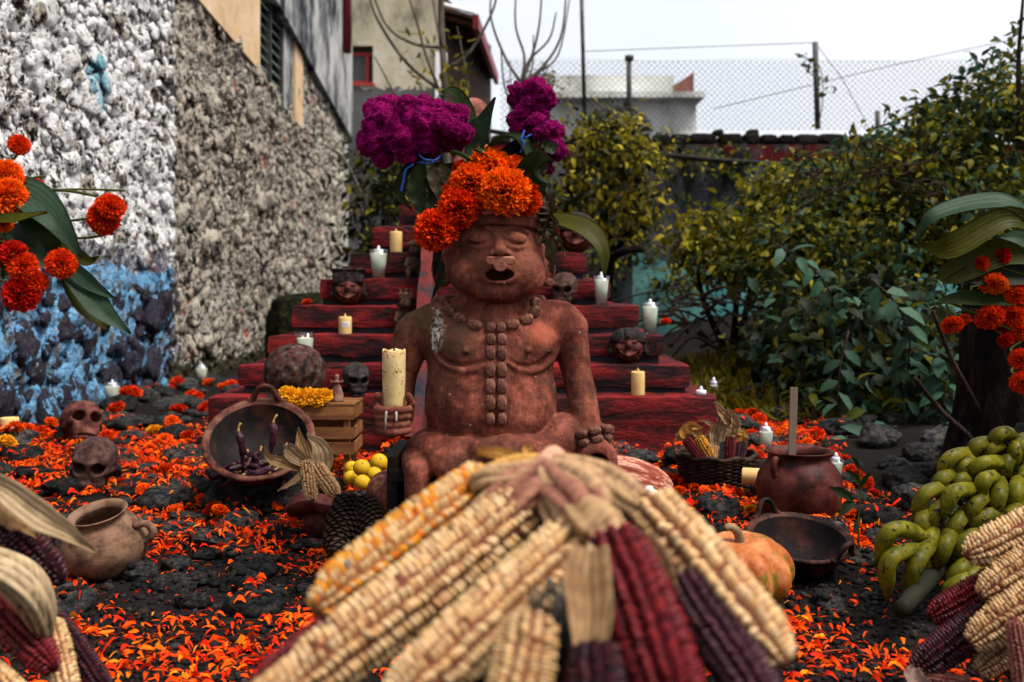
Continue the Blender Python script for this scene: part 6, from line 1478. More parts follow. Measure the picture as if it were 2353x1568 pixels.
# ---- cockscomb blooms
t = NT('cockscomb'); v = t.vec('Object'); n1 = t.noise(v, 40, 5, .7); n2 = t.noise(v, 9, 3); n3 = t.noise(v, 240, 3, .7); c = t.ramp(t.math('ADD', t.math('MULTIPLY', n1, .6), t.math('MULTIPLY', n2, .4)), [(.36, (.045, .0005, .017)), (.5, (.20, .002, .072)), (.62, (.42, .010, .18))]); t.bump(t.math('ADD', n1, n3), 1.0, .012)
M['cockscomb'] = t.fin(c, .9, .1); M['fuzz'] = leaf_mat('cockscomb_fuzz', .8, .3, .1)
def cockscomb(parent, lobes, seed):
    og = np.array(parent.location); r = np.random.default_rng(seed); sp = []
    for c, rad, n, sr in lobes:
        for k in range(n):
            d = r.normal(size=3); d[1] -= .3; d /= np.linalg.norm(d); sp.append((c + d * rad * r.uniform(.72, .98), sr * r.uniform(.55, 1.25)))
        sp.append((c, rad.min() * .85))
    sp = [(a - og, b) for a, b in sp]; A = np.array([a for a, _ in sp]); Bq = np.array([b for _, b in sp])
    def f(p):
        out = np.empty(len(p))
        for s0 in range(0, len(p), 20000):
            q = p[s0:s0+20000]; dd = np.sqrt(((q[:, None] - A[None]) ** 2).sum(-1)) - Bq[None]; out[s0:s0+20000] = dd.min(1)
        return out - .0055 * (1 - 2.2 * np.abs(vnoise(p, 60, seed))) - .0026 * (1 - 2 * np.abs(vnoise(p, 150, seed + 3)))
    lo = (A - Bq[:, None]).min(0) - .02; hi = (A + Bq[:, None]).max(0) + .02
    V, F = surfnet(f, lo, hi, .0036); mk('bloom', V, F, M['cockscomb'], parent)
    # velvet nap: tiny upright flecks
    cen = V[F].mean(1); nr = np.cross(V[F[:, 2]] - V[F[:, 0]], V[F[:, 3]] - V[F[:, 1]]); nr /= np.linalg.norm(nr, axis=1, keepdims=True) + 1e-9
    i = r.choice(len(F), min(len(F), 26000), replace=False); c, nn = cen[i], nr[i] + r.normal(size=(len(i), 3)) * .5; tt = np.cross(nn, r.normal(size=(len(i), 3))); tt /= np.linalg.norm(tt, axis=1, keepdims=True)
    L = r.uniform(.0015, .0038, (len(i), 1)); Vf = np.stack([c - tt * .0009, c + tt * .0009, c + nn * L], 1).reshape(-1, 3); pal = np.array([(.07,.0005,.028),(.22,.002,.085),(.42,.012,.19),(.62,.07,.38)])[r.choice(4, len(i), p=[.3,.38,.24,.08])]
    setp(mk('velvet_nap', Vf, np.arange(len(Vf)).reshape(-1, 3), M['fuzz'], parent, False, np.repeat(pal, 3, 0)), kind='stuff')
def lobe(ud, vd, Y, ru, rv, ry, n, sr): return (np.array(P(ud, vd, Y)), np.array([W_(ru, Y), ry, W_(rv, Y)]), n, W_(sr, Y))
M['blue_string'] = simple('blue_string', [(.3, (.006, .028, .18)), (.7, (.02, .075, .32))], 40, rough=.5, bump=.1)
M['stem_green'] = simple('flower_stem', [(.3, (.010, .009, .003)), (.55, (.035, .031, .008)), (.75, (.11, .085, .025))], 18, 5, .6, .5, .004, 60, stretch=(1, 1, .2))
L_ = empty('cockscomb_bouquet', P(1045, 495, 2.5), 0, 'wide magenta cockscomb bouquet tilted left on the statue head', 'flowers', 'cockscomb bouquets')
cockscomb(L_, [lobe(945, 264, 2.48, 66, 42, .065, 16, 22), lobe(910, 284, 2.48, 66, 56, .075, 26, 23), lobe(985, 290, 2.48, 68, 52, .075, 26, 22), lobe(875, 325, 2.47, 40, 42, .05, 14, 19), lobe(1042, 296, 2.48, 36, 46, .055, 18, 16), lobe(935, 325, 2.44, 48, 34, .05, 12, 20)], 5)
Rb = empty('cockscomb_bouquet', P(1205, 490, 2.52), 0, 'tall narrow magenta cockscomb bouquet on the right of the head', 'flowers', 'cockscomb bouquets')
cockscomb(Rb, [lobe(1232, 232, 2.5, 40, 44, .05, 26, 16), lobe(1195, 215, 2.51, 20, 28, .03, 10, 12), lobe(1225, 275, 2.5, 48, 32, .05, 22, 14), lobe(1262, 300, 2.5, 24, 30, .035, 10, 13), lobe(1200, 300, 2.52, 22, 20, .03, 8, 12), lobe(1275, 348, 2.48, 22, 24, .028, 10, 11), lobe(1250, 372, 2.5, 16, 22, .02, 7, 10), lobe(1240, 305, 2.45, 14, 12, .018, 6, 8)], 9)
def stems(parent, a, b, n, spread, r0, seed):
    r = np.random.default_rng(seed); og = np.array(parent.location)
    for k in range(n):
        p0 = np.array(a) + r.normal(size=3) * spread * (1, .6, .5); p2 = np.array(b) + r.normal(size=3) * spread * .45; pm = (p0 + p2) / 2 + r.normal(size=3) * spread * .4
        c = curve_pts([p0 - og, pm - og, p2 - og], 10); m = MB(); m.tube(c, r0 * r.uniform(.6, 1.3), 7); m.build('stem', M['stem_green'], parent)
stems(L_, P(975, 350, 2.5), P(1045, 500, 2.5), 13, .022, .0052, 3); stems(Rb, P(1222, 300, 2.5), P(1205, 490, 2.52), 11, .014, .0052, 4)
def string(parent, pts, r=.0022):
    og = np.array(parent.location); m = MB(); m.tube(curve_pts([np.array(P(*p)) - og for p in pts], 20), r, 6); m.build('blue_string', M['blue_string'], parent)
string(L_, [(960, 352, 2.44), (975, 366, 2.42), (1000, 368, 2.42), (1012, 358, 2.44)]); string(L_, [(962, 372, 2.44), (985, 376, 2.42), (1008, 366, 2.44)]); string(L_, [(950, 378, 2.43), (932, 392, 2.43), (926, 420, 2.43), (921, 440, 2.43)], .003)
string(Rb, [(1205, 300, 2.44), (1198, 320, 2.43), (1203, 330, 2.43), (1196, 352, 2.43)], .003); string(Rb, [(1196, 318, 2.46), (1208, 316, 2.43), (1222, 308, 2.44)])
for b_, pts, w, kw in ((L_, [(980,365,2.46),(958,420,2.45),(965,470,2.44),(975,515,2.43)], .045, GREEN), (L_, [(985,380,2.45),(1002,440,2.43),(990,500,2.42),(978,540,2.42)], .04, DKG), (L_, [(960,360,2.48),(925,410,2.47),(920,450,2.46),(948,485,2.45)], .03, DKG), (L_, [(1000,400,2.46),(1030,430,2.43),(1045,470,2.42)], .05, DKG),
    (L_, [(1010,380,2.45),(1030,410,2.43),(1050,430,2.42)], .04, DRY), (L_, [(985,365,2.44),(1000,420,2.42),(1022,480,2.42)], .03, DRY), (Rb, [(1225,330,2.45),(1232,380,2.44),(1222,430,2.44)], .03, DRY), (Rb, [(1235,340,2.45),(1246,380,2.44),(1240,420,2.44)], .03, DRY), (Rb, [(1250,330,2.45),(1262,340,2.43),(1240,330,2.42)], .04, DKG)):
    leaf_part(b_, Lp(*pts), w, ruf=.10, seed=int(w*999), **kw)
wl = empty('withered_leaves', P(1255, 480, 2.47), 0, 'bundle of withered brown green leaves hanging beside the right temple', 'leaves')
for k, (pts, w) in enumerate((([(1248,450,2.47),(1256,500,2.42),(1250,560,2.41)], .035), ([(1250,470,2.46),(1262,540,2.43),(1272,600,2.43),(1270,625,2.43)], .030), ([(1255,455,2.44),(1264,485,2.41),(1262,520,2.41)], .045), ([(1262,520,2.42),(1285,550,2.41),(1300,588,2.41)], .014), ([(1245,440,2.47),(1250,470,2.44),(1242,500,2.43)], .03), ([(1262,500,2.42),(1274,520,2.41),(1268,545,2.41)], .03))):
    leaf_part(wl, Lp(*pts), w, ruf=.25, cup=.6, seed=k, twist=.9, **DRY)
el = empty('ear_leaf', P(1002, 560, 2.5), 0, 'thin dark leaf hanging in front of the left ear', 'leaf'); leaf_part(el, Lp((1010,540,2.42),(1004,590,2.40),(998,640,2.42)), .02, **DKG); leaf_part(el, Lp((1018,600,2.42),(1012,640,2.42),(992,690,2.43)), .018, **DKG)

# ---- marigold bouquets at the picture edges
def bouquet(root_p, label, flowers, leaves, twigs, base):
    c = empty('marigold_bouquet', root_p, 0, label, 'flowers', 'marigold bouquets at the picture edges'); og = np.array(root_p)
    for u, v_, r, Y, kind, rt in flowers:
        p = P(u, v_, Y); f = ob('marigold_head', mg[kind], c, Vector(p) - Vector(og), (rt[0], rt[1], random.random() * 6), (W_(r, Y), W_(r, Y), W_(r, Y) * .72))
        f.rotation_mode = 'ZYX'; ob('calyx', cal_me, f)
        q = np.array(Matrix.Rotation(rt[1], 3, 'Y') @ Matrix.Rotation(rt[0], 3, 'X') @ Vector((0, 0, -1))) * .1
        e = f.rotation_euler.to_matrix() @ Vector((0, 0, -W_(r, Y))); p0 = np.array(p) + np.array(e) * .8; p1 = p0 + np.array(e) * 2.2; pe = np.array(base) + rng.normal(size=3) * .015
        m = MB(); m.tube(curve_pts([p0 - og, p1 - og, (p1 * .45 + pe * .55) - og + (0, 0, .03), pe - og], 16), .0028, 6); m.build('stem', M['calyx'], c)
    for pts, w, kw in leaves: leaf_part(c, Lp(*pts), w, seed=int(w * 9999), **kw)
    for pts, r in twigs: m = MB(); m.tube(curve_pts([np.array(P(*p)) - og for p in pts], 12), r, 6); m.build('twig', M['calyx'], c)
    return c
YL = 2.05; bl = P(-120, 560, YL)
lb_base = np.array(P(-200, 620, 2.1))
bouquet(P(-200, 760, 2.1), 'bouquet of orange and red marigolds with long leaves at left edge',
    [(44, 333, 23, YL, 'red', (1.1, .6)), (10, 405, 40, YL - .05, 'orange', (.9, .3)), (16, 450, 42, YL - .08, 'orange', (1.1, .2)), (77, 430, 26, YL, 'red', (.5, .4)), (254, 475, 32, YL, 'red', (.7, .5)), (238, 502, 36, YL + .01, 'red', (1.6, .9)),
     (8, 515, 20, YL - .1, 'orange', (.8, .4)), (30, 580, 30, YL - .14, 'deep_red', (.9, .2)), (18, 600, 32, YL + .02, 'deep_red', (.9, .1)), (52, 612, 32, YL - .14, 'red', (1.2, .3)), (140, 606, 32, YL - .12, 'red', (1.5, .5)), (80, 648, 27, YL - .13, 'red', (1.4, .3)), (48, 676, 40, YL - .14, 'deep_red', (1.6, .2)), (62, 640, 22, YL, 'red', (1.6, .0)), (10, 560, 24, YL, 'deep_red', (1, 0))],
    [([(-40,470,YL),(40,440,YL-.05),(120,500,YL-.08),(185,595,YL-.06)], .075, dict(TEALG, hint=(.2,-.8,.6))), ([(-20,480,YL),(60,480,YL-.05),(110,560,YL-.06),(150,640,YL)], .06, dict(GREEN, hint=(.2,-.9,.4))), ([(-40,540,YL),(40,540,YL-.06),(90,600,YL-.08),(160,620,YL-.04)], .05, dict(TEALG, hint=(.1,-.8,.6))),
     ([(-30,498,YL-.1),(30,505,YL-.12),(110,490,YL-.12)], .035, dict(OLIVE, hint=(0,-.6,.8))), ([(100,570,YL-.05),(170,620,YL-.06),(220,660,YL-.05),(270,690,YL-.04)], .03, dict(TEALG)), ([(130,590,YL-.04),(190,660,YL-.05),(240,720,YL-.05),(300,768,YL-.04)], .05, dict(TEALG, hint=(.4,-.8,.3))), ([(140,600,YL-.03),(180,660,YL-.02),(220,720,YL-.02),(245,760,YL-.02)], .06, dict(OLIVE, hint=(.5,-.8,.1))),
     ([(20,540,YL-.1),(22,590,YL-.12),(5,640,YL-.12)], .030, dict(TEALG, hint=(.5,-1,0))), ([(45,560,YL-.08),(58,610,YL-.1),(50,670,YL-.1)], .028, dict(DKG, hint=(.5,-1,0))), ([(60,500,YL),(140,560,YL-.02),(200,600,YL),(230,590,YL)], .03, dict(OLIVE))],
    [([(-40,470,YL),(60,440,YL),(150,438,YL),(220,450,YL)], .0035), ([(60,440,YL),(180,435,YL),(288,438,YL)], .0025), ([(40,420,YL),(80,408,YL),(105,405,YL)], .0025), ([(95,450,YL),(130,480,YL),(150,520,YL),(160,560,YL)], .0022)], lb_base)
M['wilt'] = M['stem_green']
YR = 2.35; rb_base = np.array(P(2520, 760, 2.4))
bouquet(P(2520, 900, 2.4), 'drooping red marigolds with ribbed palm leaves at right edge',
    [(2254, 608, 19, YR, 'red', (1.5, -.9)), (2301, 590, 21, YR, 'deep_red', (1.2, -.8)), (2283, 653, 29, YR, 'orange', (2.7, -.2)), (2335, 680, 26, YR, 'red', (1.4, -.4)), (2189, 746, 24, YR, 'red', (2.6, .1)), (2218, 733, 13, YR, 'red_small', (2, -.2)), (2275, 728, 32, YR, 'red', (2.4, .1)), (2325, 725, 28, YR, 'red', (2.2, .1)), (2310, 745, 26, YR + .03, 'deep_red', (2.2, .1)), (2312, 782, 19, YR, 'deep_red', (2.4, .2)), (2345, 825, 24, YR, 'red', (1.9, -.2)), (2348, 878, 25, YR, 'red', (2, -.2)), (2345, 760, 22, YR, 'red', (1.8, -.1))],
    [([(2420,560,YR),(2330,480,YR),(2260,470,YR),(2150,500,YR-.03),(2110,556,YR)], .075, dict(TEALG, hint=(-.3,-.6,.9), ribs=6)), ([(2420,545,YR),(2320,500,YR-.03),(2200,560,YR-.03),(2150,572,YR),(2105,560,YR)], .06, dict(OLIVE, hint=(-.3,-.9,.2), ribs=6)), ([(2420,600,YR),(2300,580,YR),(2180,630,YR),(2150,640,YR)], .07, dict(OLIVE, hint=(0,-1,.2))), ([(2420,700,YR),(2300,690,YR),(2200,690,YR),(2150,700,YR)], .05, dict(GREEN, hint=(0,-.7,.7))), ([(2440,600,YR-.05),(2350,550,YR-.06),(2290,545,YR-.06)], .04, dict(TEALG)), ([(2400,640,YR),(2260,630,YR),(2170,645,YR)], .06, dict(DKG))],
    [([(2189,730,YR),(2176,695,YR),(2240,720,YR),(2340,765,YR),(2420,800,YR)], .0032), ([(2254,600,YR),(2300,615,YR),(2380,640,YR)], .0028), ([(2230,710,YR),(2300,720,YR),(2380,760,YR)], .0028), ([(2310,745,YR),(2360,720,YR),(2400,700,YR)], .0028), ([(2330,545,YR),(2345,570,YR),(2375,600,YR)], .0028)], rb_base)
# tall clay vases just outside the picture hold the two bouquets
for bse, lab in ((lb_base, 'tall plain clay vase holding the left marigold bouquet'), (rb_base, 'tall plain clay vase holding the right marigold bouquet')):
    g_ = gz(bse[0], bse[1]); h = bse[2] - g_; V, F = lathe(np.array([(0, 0), (.09, 0), (.13, .25), (.14, .55), (.09, .85), (.06, .95), (.075, 1.03), (.065, 1.03), (.05, .95), (.08, .8), (0, .3)]) * (1, h), 40)
    setp(ob('clay_vase', mk('clay_vase', V, F, M['buff_clay'], mesh_only=True), None, (bse[0], bse[1], g_)), lab, 'vase')

# ================================================================== PETALS AND FLOWER HEADS ON THE GROUND
GRP = 'marigold heads lying on the ground'
heads = [(410,940,19,'red'),(395,968,17,'orange'),(330,905,20,'red'),(345,890,17,'orange'),(292,938,17,'red'),(265,948,20,'red'),(310,938,16,'red'),(405,885,19,'red'),(480,880,14,'orange'),(530,897,17,'red'),(515,905,14,'orange'),(440,905,15,'red'),(470,937,18,'red'),(500,925,15,'orange'),(455,910,12,'red'),(545,885,12,'red'),
  (60,985,20,'orange'),(32,1014,20,'orange'),(95,990,18,'red'),(120,985,16,'orange'),(75,995,17,'red'),(8,1008,18,'red'),(505,1108,22,'red'),(490,1167,24,'red'),(383,1080,18,'red'),(92,1166,24,'red'),(508,1195,20,'orange'),(470,1150,20,'orange'),(545,1110,16,'red'),(255,1012,16,'orange'),(300,1040,17,'orange'),(380,1010,17,'orange'),(250,1020,15,'red'),(345,1030,14,'orange'),(430,1000,15,'red'),(560,1140,15,'red'),(640,1170,14,'orange'),(560,1115,12,'orange'),(405,1170,15,'orange'),(330,1150,16,'orange'),(280,1110,15,'red'),(545,1045,14,'orange'),
  (355,988,19,'yellow'),(226,956,17,'yellow'),(20,1040,22,'yellow'),(45,1036,18,'yellow'),(240,1070,14,'yellow'),
  (1690,925,12,'red'),(1712,940,13,'red'),(1730,955,15,'red'),(1748,962,14,'red'),(1722,948,12,'orange'),(1702,970,14,'red'),(1745,975,16,'red'),(1765,985,14,'orange'),(1730,998,14,'red'),(1800,1025,15,'red'),(1805,1045,16,'red'),(1832,1030,20,'red'),(1770,1000,14,'red'),(1875,1018,18,'red'),(1855,1030,14,'orange'),(1900,1050,17,'red'),(1918,1060,16,'red'),(1945,1065,15,'red'),(1955,1095,20,'red'),(1990,1110,18,'red'),(1948,1115,15,'orange'),(1972,1105,14,'red'),(2010,1130,13,'red'),
  (1548,1105,18,'red'),(1575,1112,17,'red'),(1600,1125,16,'orange'),(1620,1135,15,'orange'),(1660,1140,15,'red'),(1680,1132,16,'red'),(1695,1138,14,'red'),(1640,1130,14,'orange'),(1560,1130,15,'orange'),(1535,1110,15,'red'),(1726,1172,15,'yellow'),(1740,1060,14,'red'),(1745,1085,16,'red'),(1738,1110,15,'red'),(1945,1165,18,'orange'),(1960,1180,16,'orange'),(1980,1245,18,'red'),(1965,1225,16,'red'),(1990,1260,15,'red'),(705,697,11,'red'),(1530,732,11,'red'),(1780,925,10,'red'),(1860,905,9,'red'),(620,888,10,'red')]
LM = {'the brown clay skull': (205, 1128), 'the tipped red skull': (180, 1003), 'the buff clay pot': (258, 1316), 'the tilted chilli bowl': (597, 1130), 'the blue wall candle': (258, 937), 'the far wall candle': (463, 886), 'the left edge candle': (20, 990), 'the wicker basket': (1652, 1115), 'the tall red pot': (1838, 1175), 'the basket side candle': (1760, 1048), 'the sooted black bowl': (1830, 1312), 'the banana bunch': (2150, 1350), 'the wooden crate': (715, 1070), 'the grass bank': (1800, 940)}
CN = {'red': 'red orange', 'orange': 'bright orange', 'yellow': 'yellow'}; ORD = ['', 'second ', 'third ', 'fourth ', 'fifth ', 'sixth ', 'seventh ', 'eighth ', 'ninth ', 'tenth ', 'eleventh ', 'twelfth ', 'thirteenth ', 'fourteenth ', 'fifteenth ']
todo = {}
for h in heads:
    if h[1] < 760: continue
    nm = min(LM, key=lambda n: (LM[n][0] - h[0]) ** 2 + (2.2 * (LM[n][1] - h[1])) ** 2); dx, dy = h[0] - LM[nm][0], 2.2 * (h[1] - LM[nm][1])
    rel = ('right of ' if dx > 0 else 'left of ') if abs(dx) > abs(dy) else ('in front of ' if dy > 0 else 'behind '); todo.setdefault((h[3], rel + nm), []).append((dx * dx + dy * dy, h))
LAB = {}
for (k, w), lst in todo.items():
    for i_, (_, h) in enumerate(sorted(lst, key=lambda e: e[0])): LAB[h] = (ORD[i_] + 'nearest ' if len(lst) > 1 else 'lone ') + CN[k] + ' marigold head on the ground ' + w
for h in heads:
    u, v_, r, k = h
    if v_ < 760: p = on_step(u, 3 if u < 900 else 2, .15); p.x = PX(u, p.y); z = p.z if u < 900 else PZ(v_ + r, p.y)
    else: p = G(u, v_ + r * .5); z = drop(p.x, p.y)[0]
    rr = W_(r, p.y) * 1.05; lab = LAB.get(h)
    if v_ < 760: lab = 'single red marigold head on a left pyramid step' if u < 900 else 'single red blossom in the brushwood right of the pyramid'
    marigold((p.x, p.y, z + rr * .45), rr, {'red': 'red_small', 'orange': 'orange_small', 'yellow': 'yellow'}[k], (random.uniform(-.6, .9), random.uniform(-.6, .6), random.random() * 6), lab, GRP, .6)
for k, (u, v_, r) in enumerate(((655, 900, 14), (668, 908, 20), (690, 915, 24), (712, 912, 20), (732, 914, 22), (748, 908, 16))):
    p = P(u, v_, 3.47); marigold(p, W_(r, 3.47), 'yellow', (.9, random.uniform(-.4, .4), random.random() * 6), 'yellow marigold head along the crate front edge, ' + ('leftmost', 'second from left', 'third from left', 'third from right', 'second from right', 'rightmost')[k] + ' of six', 'yellow marigolds on the crate', .75)
# loose petals
r = np.random.default_rng(99); pv = []; pc = []
NC = 2250; y = 1.8 + 2.7 * r.random(NC) ** .9; x = r.uniform(-.58, .58, NC) * y; q = np.stack([x, y, 0 * x], 1)
den = fbm(q, 1.9, 4, 21) * 1.2 + .35 * vnoise(q, 7, 8) + .25 * np.exp(-((x + .55) / .5) ** 2) * np.exp(-((y - 2.2) / .35) ** 2) + .05
keep = den + .10 * r.normal(size=NC) > .27 - .33 * np.clip((y - 2.0) / .7, 0, 1); x, y = x[keep], y[keep]
pal = np.array([(.88,.060,.002),(.94,.12,.003),(.72,.022,.002),(.95,.24,.008),(.40,.03,.004)]); pts = []
for a, b in zip(x, y):
    n = int(r.integers(5, 24)); sg = r.uniform(.015, .06); cm = r.uniform(.78, 1.08) * np.array([1, r.uniform(.6, 1.3), 1]); an = r.uniform(-.5, .5)
    gx = r.normal(size=n) * sg * 1.5; gy = r.normal(size=n) * sg * .8
    for e, f_ in zip(gx, gy): pts.append((a + e * math.cos(an) - f_ * math.sin(an), b + e * math.sin(an) + f_ * math.cos(an), cm))
for _ in range(2200):
    b = 1.4 + 3.0 * r.random() ** 1.3; pts.append((r.uniform(-.58, .58) * b, b, np.ones(3)))
for a, b, cm in pts:
    if in_pyr(a, b) or in_foot(a, b, -.03) or (a / b > (.38 if b < 3.3 else .30) + .02 * r.normal() and b > 2.6): continue
    z, nn = drop(a, b)
    if drop.stone and r.random() < .5: continue
    L = r.uniform(.012, .032); w = L * r.uniform(.13, .30); th = r.random() * 6.283
    d = np.array([math.cos(th), math.sin(th), r.normal() * .3]); s = np.array([-math.sin(th), math.cos(th), r.normal() * .45]); o = np.array([a, b, z + .0025 + abs(r.normal()) * .006]); cu = r.uniform(-.05, .6) * L
    d = d - np.array(nn) * (d @ np.array(nn)) * .9; bd = s * r.normal() * w * .6
    pv += [o - s*w*.2, o + s*w*.2, o + d*L*.35 - s*w*.5 + bd*.2 + (0, 0, cu*.8), o + d*L*.35 + s*w*.5 + bd*.2 + (0, 0, cu*.5), o + d*L*.7 - s*w*.62 + bd*.8 + (0, 0, cu), o + d*L*.7 + s*w*.55 + bd*.8 + (0, 0, cu*.6), o + d*L - s*w*.15 + bd*1.8 + (0, 0, cu*.3), o + d*L*.93 + s*w*.35 + bd*1.8 + (0, 0, cu*.2)]
    pc.append(pal[r.choice(5, p=[.40, .27, .22, .07, .04])] * r.uniform(.75, 1.1) * cm)
n_ = len(pc); f = np.array([(0,1,3,2),(2,3,5,4),(4,5,7,6)]); setp(mk('loose_petals', np.array(pv), (np.arange(n_)[:, None, None]*8 + f[None]).reshape(-1, 4), M['petal'], None, True, np.repeat(np.array(pc), 8, 0)), 'loose orange marigold petals strewn over the dark ground', 'petals', None, 'stuff')

# ================================================================== CORN
t = NT('kernel'); c = t.attr(); n = t.noise(t.vec('Object'), 90, 3); c = t.hsv(c, v=t.math('MULTIPLY_ADD', n, .5, .75)); M['kernel'] = t.fin(c, .36, .4)
t = NT('cob_core'); c = t.attr(); M['core'] = t.fin(c, .85, .15)
CORN = {'white': ([(.74,.50,.25),(.80,.60,.35),(.62,.37,.17),(.76,.54,.28)], [.4,.3,.15,.15], (.20,.065,.035)), 'mix': ([(.74,.50,.24),(.78,.33,.01),(.68,.20,.01),(.26,.28,.28),(.78,.58,.32)], [.36,.28,.14,.03,.19], (.30,.11,.04)),
    'red': ([(.19,.006,.012),(.26,.012,.018),(.13,.004,.010)], [.5,.25,.25], (.04,.004,.006)), 'purple': ([(.040,.007,.016),(.075,.010,.022),(.022,.006,.014),(.11,.012,.02)], [.4,.25,.25,.1], (.02,.004,.006)), 'violet': ([(.07,.022,.035),(.11,.04,.055),(.05,.016,.03)], [.4,.3,.3], (.03,.008,.012)),
    'cream': ([(.70,.47,.23),(.60,.36,.16),(.76,.55,.30)], [.4,.3,.3], (.17,.05,.03)), 'brown': ([(.46,.28,.14),(.36,.19,.09),(.52,.36,.20)], [.4,.3,.3], (.12,.04,.02)), 'pink': ([(.36,.13,.10),(.44,.20,.15),(.28,.08,.07)], [.4,.3,.3], (.14,.03,.03)), 'yellow': ([(.78,.38,.015),(.74,.30,.01),(.06,.06,.06),(.30,.28,.24)], [.6,.2,.1,.1], (.25,.10,.02)), 'blue': ([(.03,.035,.045),(.05,.055,.065)], [.6,.4], (.02,.015,.015))}
cob_cache = {}
def cob_mesh(kind, seed, rows, m, asp):
    """unit-length cob along +x (butt at 0, tip at 1); asp = radius/length"""
    key = (kind, seed, rows, m, round(asp, 2))
    if key in cob_cache: return cob_cache[key]
    r = np.random.default_rng(seed); pal, pr, core = CORN[kind]; pal = np.array(pal) * np.array([1.04, .95, .84]) * (.72 if kind in ('white', 'mix', 'cream', 'yellow') else .62); core = np.array(core) * .55; V = []; F = []; C = []; g = np.linspace(-1, 1, 4)
    def rad(t): return asp * (0.80 + .24 * np.sin(np.pi * np.clip(t * .85 + .12, 0, 1))) * np.clip((1.02 - t) / .16, 0, 1) ** .42 * np.clip((t + .06) / .10, .5, 1)
    tw = r.uniform(-.25, .25); k = 0; ph = r.uniform(0, 6, 3)
    A, B = np.meshgrid(g, g, indexing='ij'); dome = (1 - np.abs(A) ** 4.5) * (1 - np.abs(B) ** 4.5); base = np.array([(i*4+j, (i+1)*4+j, (i+1)*4+j+1, i*4+j+1) for i in range(3) for j in range(3)])
    for i in range(rows):
        for j in range(m):
            if r.random() < .025: continue
            t0 = (j + .5 + r.normal() * .10 + .3 * np.sin(i * 2.1 + ph[1])) / m; th = 2*np.pi*(i + r.normal()*.06) / rows + tw * t0 + .04*np.sin(7*t0 + ph[0])
            rr = rad(t0); dt = .5 / m * .93; da = np.pi / rows * .84; hk = asp * .24 * r.uniform(.75, 1.12)
            tt = t0 + A * dt; aa = th + B * da; R_ = rr * (rad(tt) / max(rr, 1e-6)) * .90 - hk * .35 + hk * 1.25 * dome
            V.append(np.stack([tt, R_ * np.cos(aa), R_ * np.sin(aa)], -1).reshape(-1, 3)); F.append(base + k * 16); k += 1
            c = np.array(pal[r.choice(len(pal), p=pr)]) * r.uniform(.72, 1.15) * (.45 if r.random() < .02 else 1); C.append(c[None] * (1 - .35 * (1 - dome.reshape(-1, 1))) + np.array(core)[None] * (.35 * (1 - dome.reshape(-1, 1))))
    me = mk('kernels', np.concatenate(V), np.concatenate(F), M['kernel'], None, True, np.clip(np.concatenate(C), 0, 1), True)
    ts = np.linspace(-.04, 1.01, 26); prof = [(0, -.04)] + [(float(rad(a)) * .86, a) for a in ts] + [(0, 1.01)]; v, f = lathe(prof, 20); v = v[:, [2, 0, 1]]
    cm = mk('core', v, f, M['core'], None, True, np.tile(np.array(core), (len(v), 1)), True); cob_cache[key] = (me, cm); return me, cm
def cob(a, b, width, kind, label, group, seed=0, rows=14, m=34, roll=0.0, parent=None):
    a = Vector(a); b = Vector(b); L = (b - a).length; asp = round(width / 2 / L, 2); km, cm = cob_mesh(kind, seed % 3, rows, m, asp)
    q = (b - a).to_track_quat('X', 'Z') @ Quaternion((1, 0, 0), roll)
    c = empty('corn_cob', a, 0, label, 'corn cob', group); c.rotation_mode = 'QUATERNION'; c.rotation_quaternion = q
    k_ = ob('kernels', km, c, None, None, L); k_['kind'] = 'stuff'; ob('core', cm, c, None, None, L); return c
TAN = dict(col=(.26, .13, .055), col2=(.58, .36, .18)); PINK = dict(col=(.22, .085, .045), col2=(.58, .36, .19)); PALE = dict(col=(.33, .21, .10), col2=(.66, .49, .29)); GOLD = dict(col=(.40, .16, .03), col2=(.74, .40, .10)); ROSE = dict(col=(.12, .022, .018), col2=(.42, .18, .115))
def husk(parent, pts, w, kw_, seed=0, cup=.7, ribs=7, ruf=.08, twist=0.0, prof=None, hint=(0, -1, .6)):
    kw = {k_: tuple(np.array(v_) * (.6 if k_ == 'col' else .72)) for k_, v_ in kw_.items()}
    og = np.array(parent.location); V, F, C = blade([np.array(P(*p)) - og for p in pts], w, hint, cup, twist, ribs, n=26, m=17, ruf=ruf, seed=seed, prof=prof, rib_amp=.035, **kw); return mk('husk', V, F, M['husk'], parent, True, C)
wide = lambda s: .55 + .45 * math.sin(math.pi * min(1, s * .9 + .1))
def rope(parent, pts, r0, kw, seed=0, twist=2.0):
    # gathered husk: a fluted, twisted, flattened tube
    og = np.array(parent.location); c = curve_pts([np.array(P(*p)) - og for p in pts], 30); fr = frames(c); V = []; C = []; r = np.random.default_rng(seed); a1, a2 = np.array(kw['col']) * .38, np.array(kw['col2']) * .95; ph = r.uniform(0, 6, 4); n = 22
    for i, (p, t_, a, b) in enumerate(fr):
        s = i / 30; rr = r0 * (.62 + .45 * math.sin(math.pi * min(1, s * .8 + .2))) * (1 if s < .85 else 1 - (s - .85) * 3.0)
        for k in range(n):
            th = 2 * math.pi * k / n; g = math.cos(5 * th + twist * s * 2 + ph[0]) * .6 + .4 * math.cos(9 * th - 2 * s + ph[1]); q = rr * (1 + .26 * g); V.append(tuple(p + a * (q * math.cos(th) * 1.15) + b * (q * math.sin(th) * .75))); m_ = min(1, max(0, .5 + .42 * g + .15 * r.normal())); C.append(a1 * (1 - m_) + a2 * m_)
    F = [(i*n+k, i*n+(k+1)%n, (i+1)*n+(k+1)%n, (i+1)*n+k) for i in range(30) for k in range(n)]
    return mk('husk', V, np.array(F), M['husk'], parent, True, np.clip(np.array(C), 0, 1))
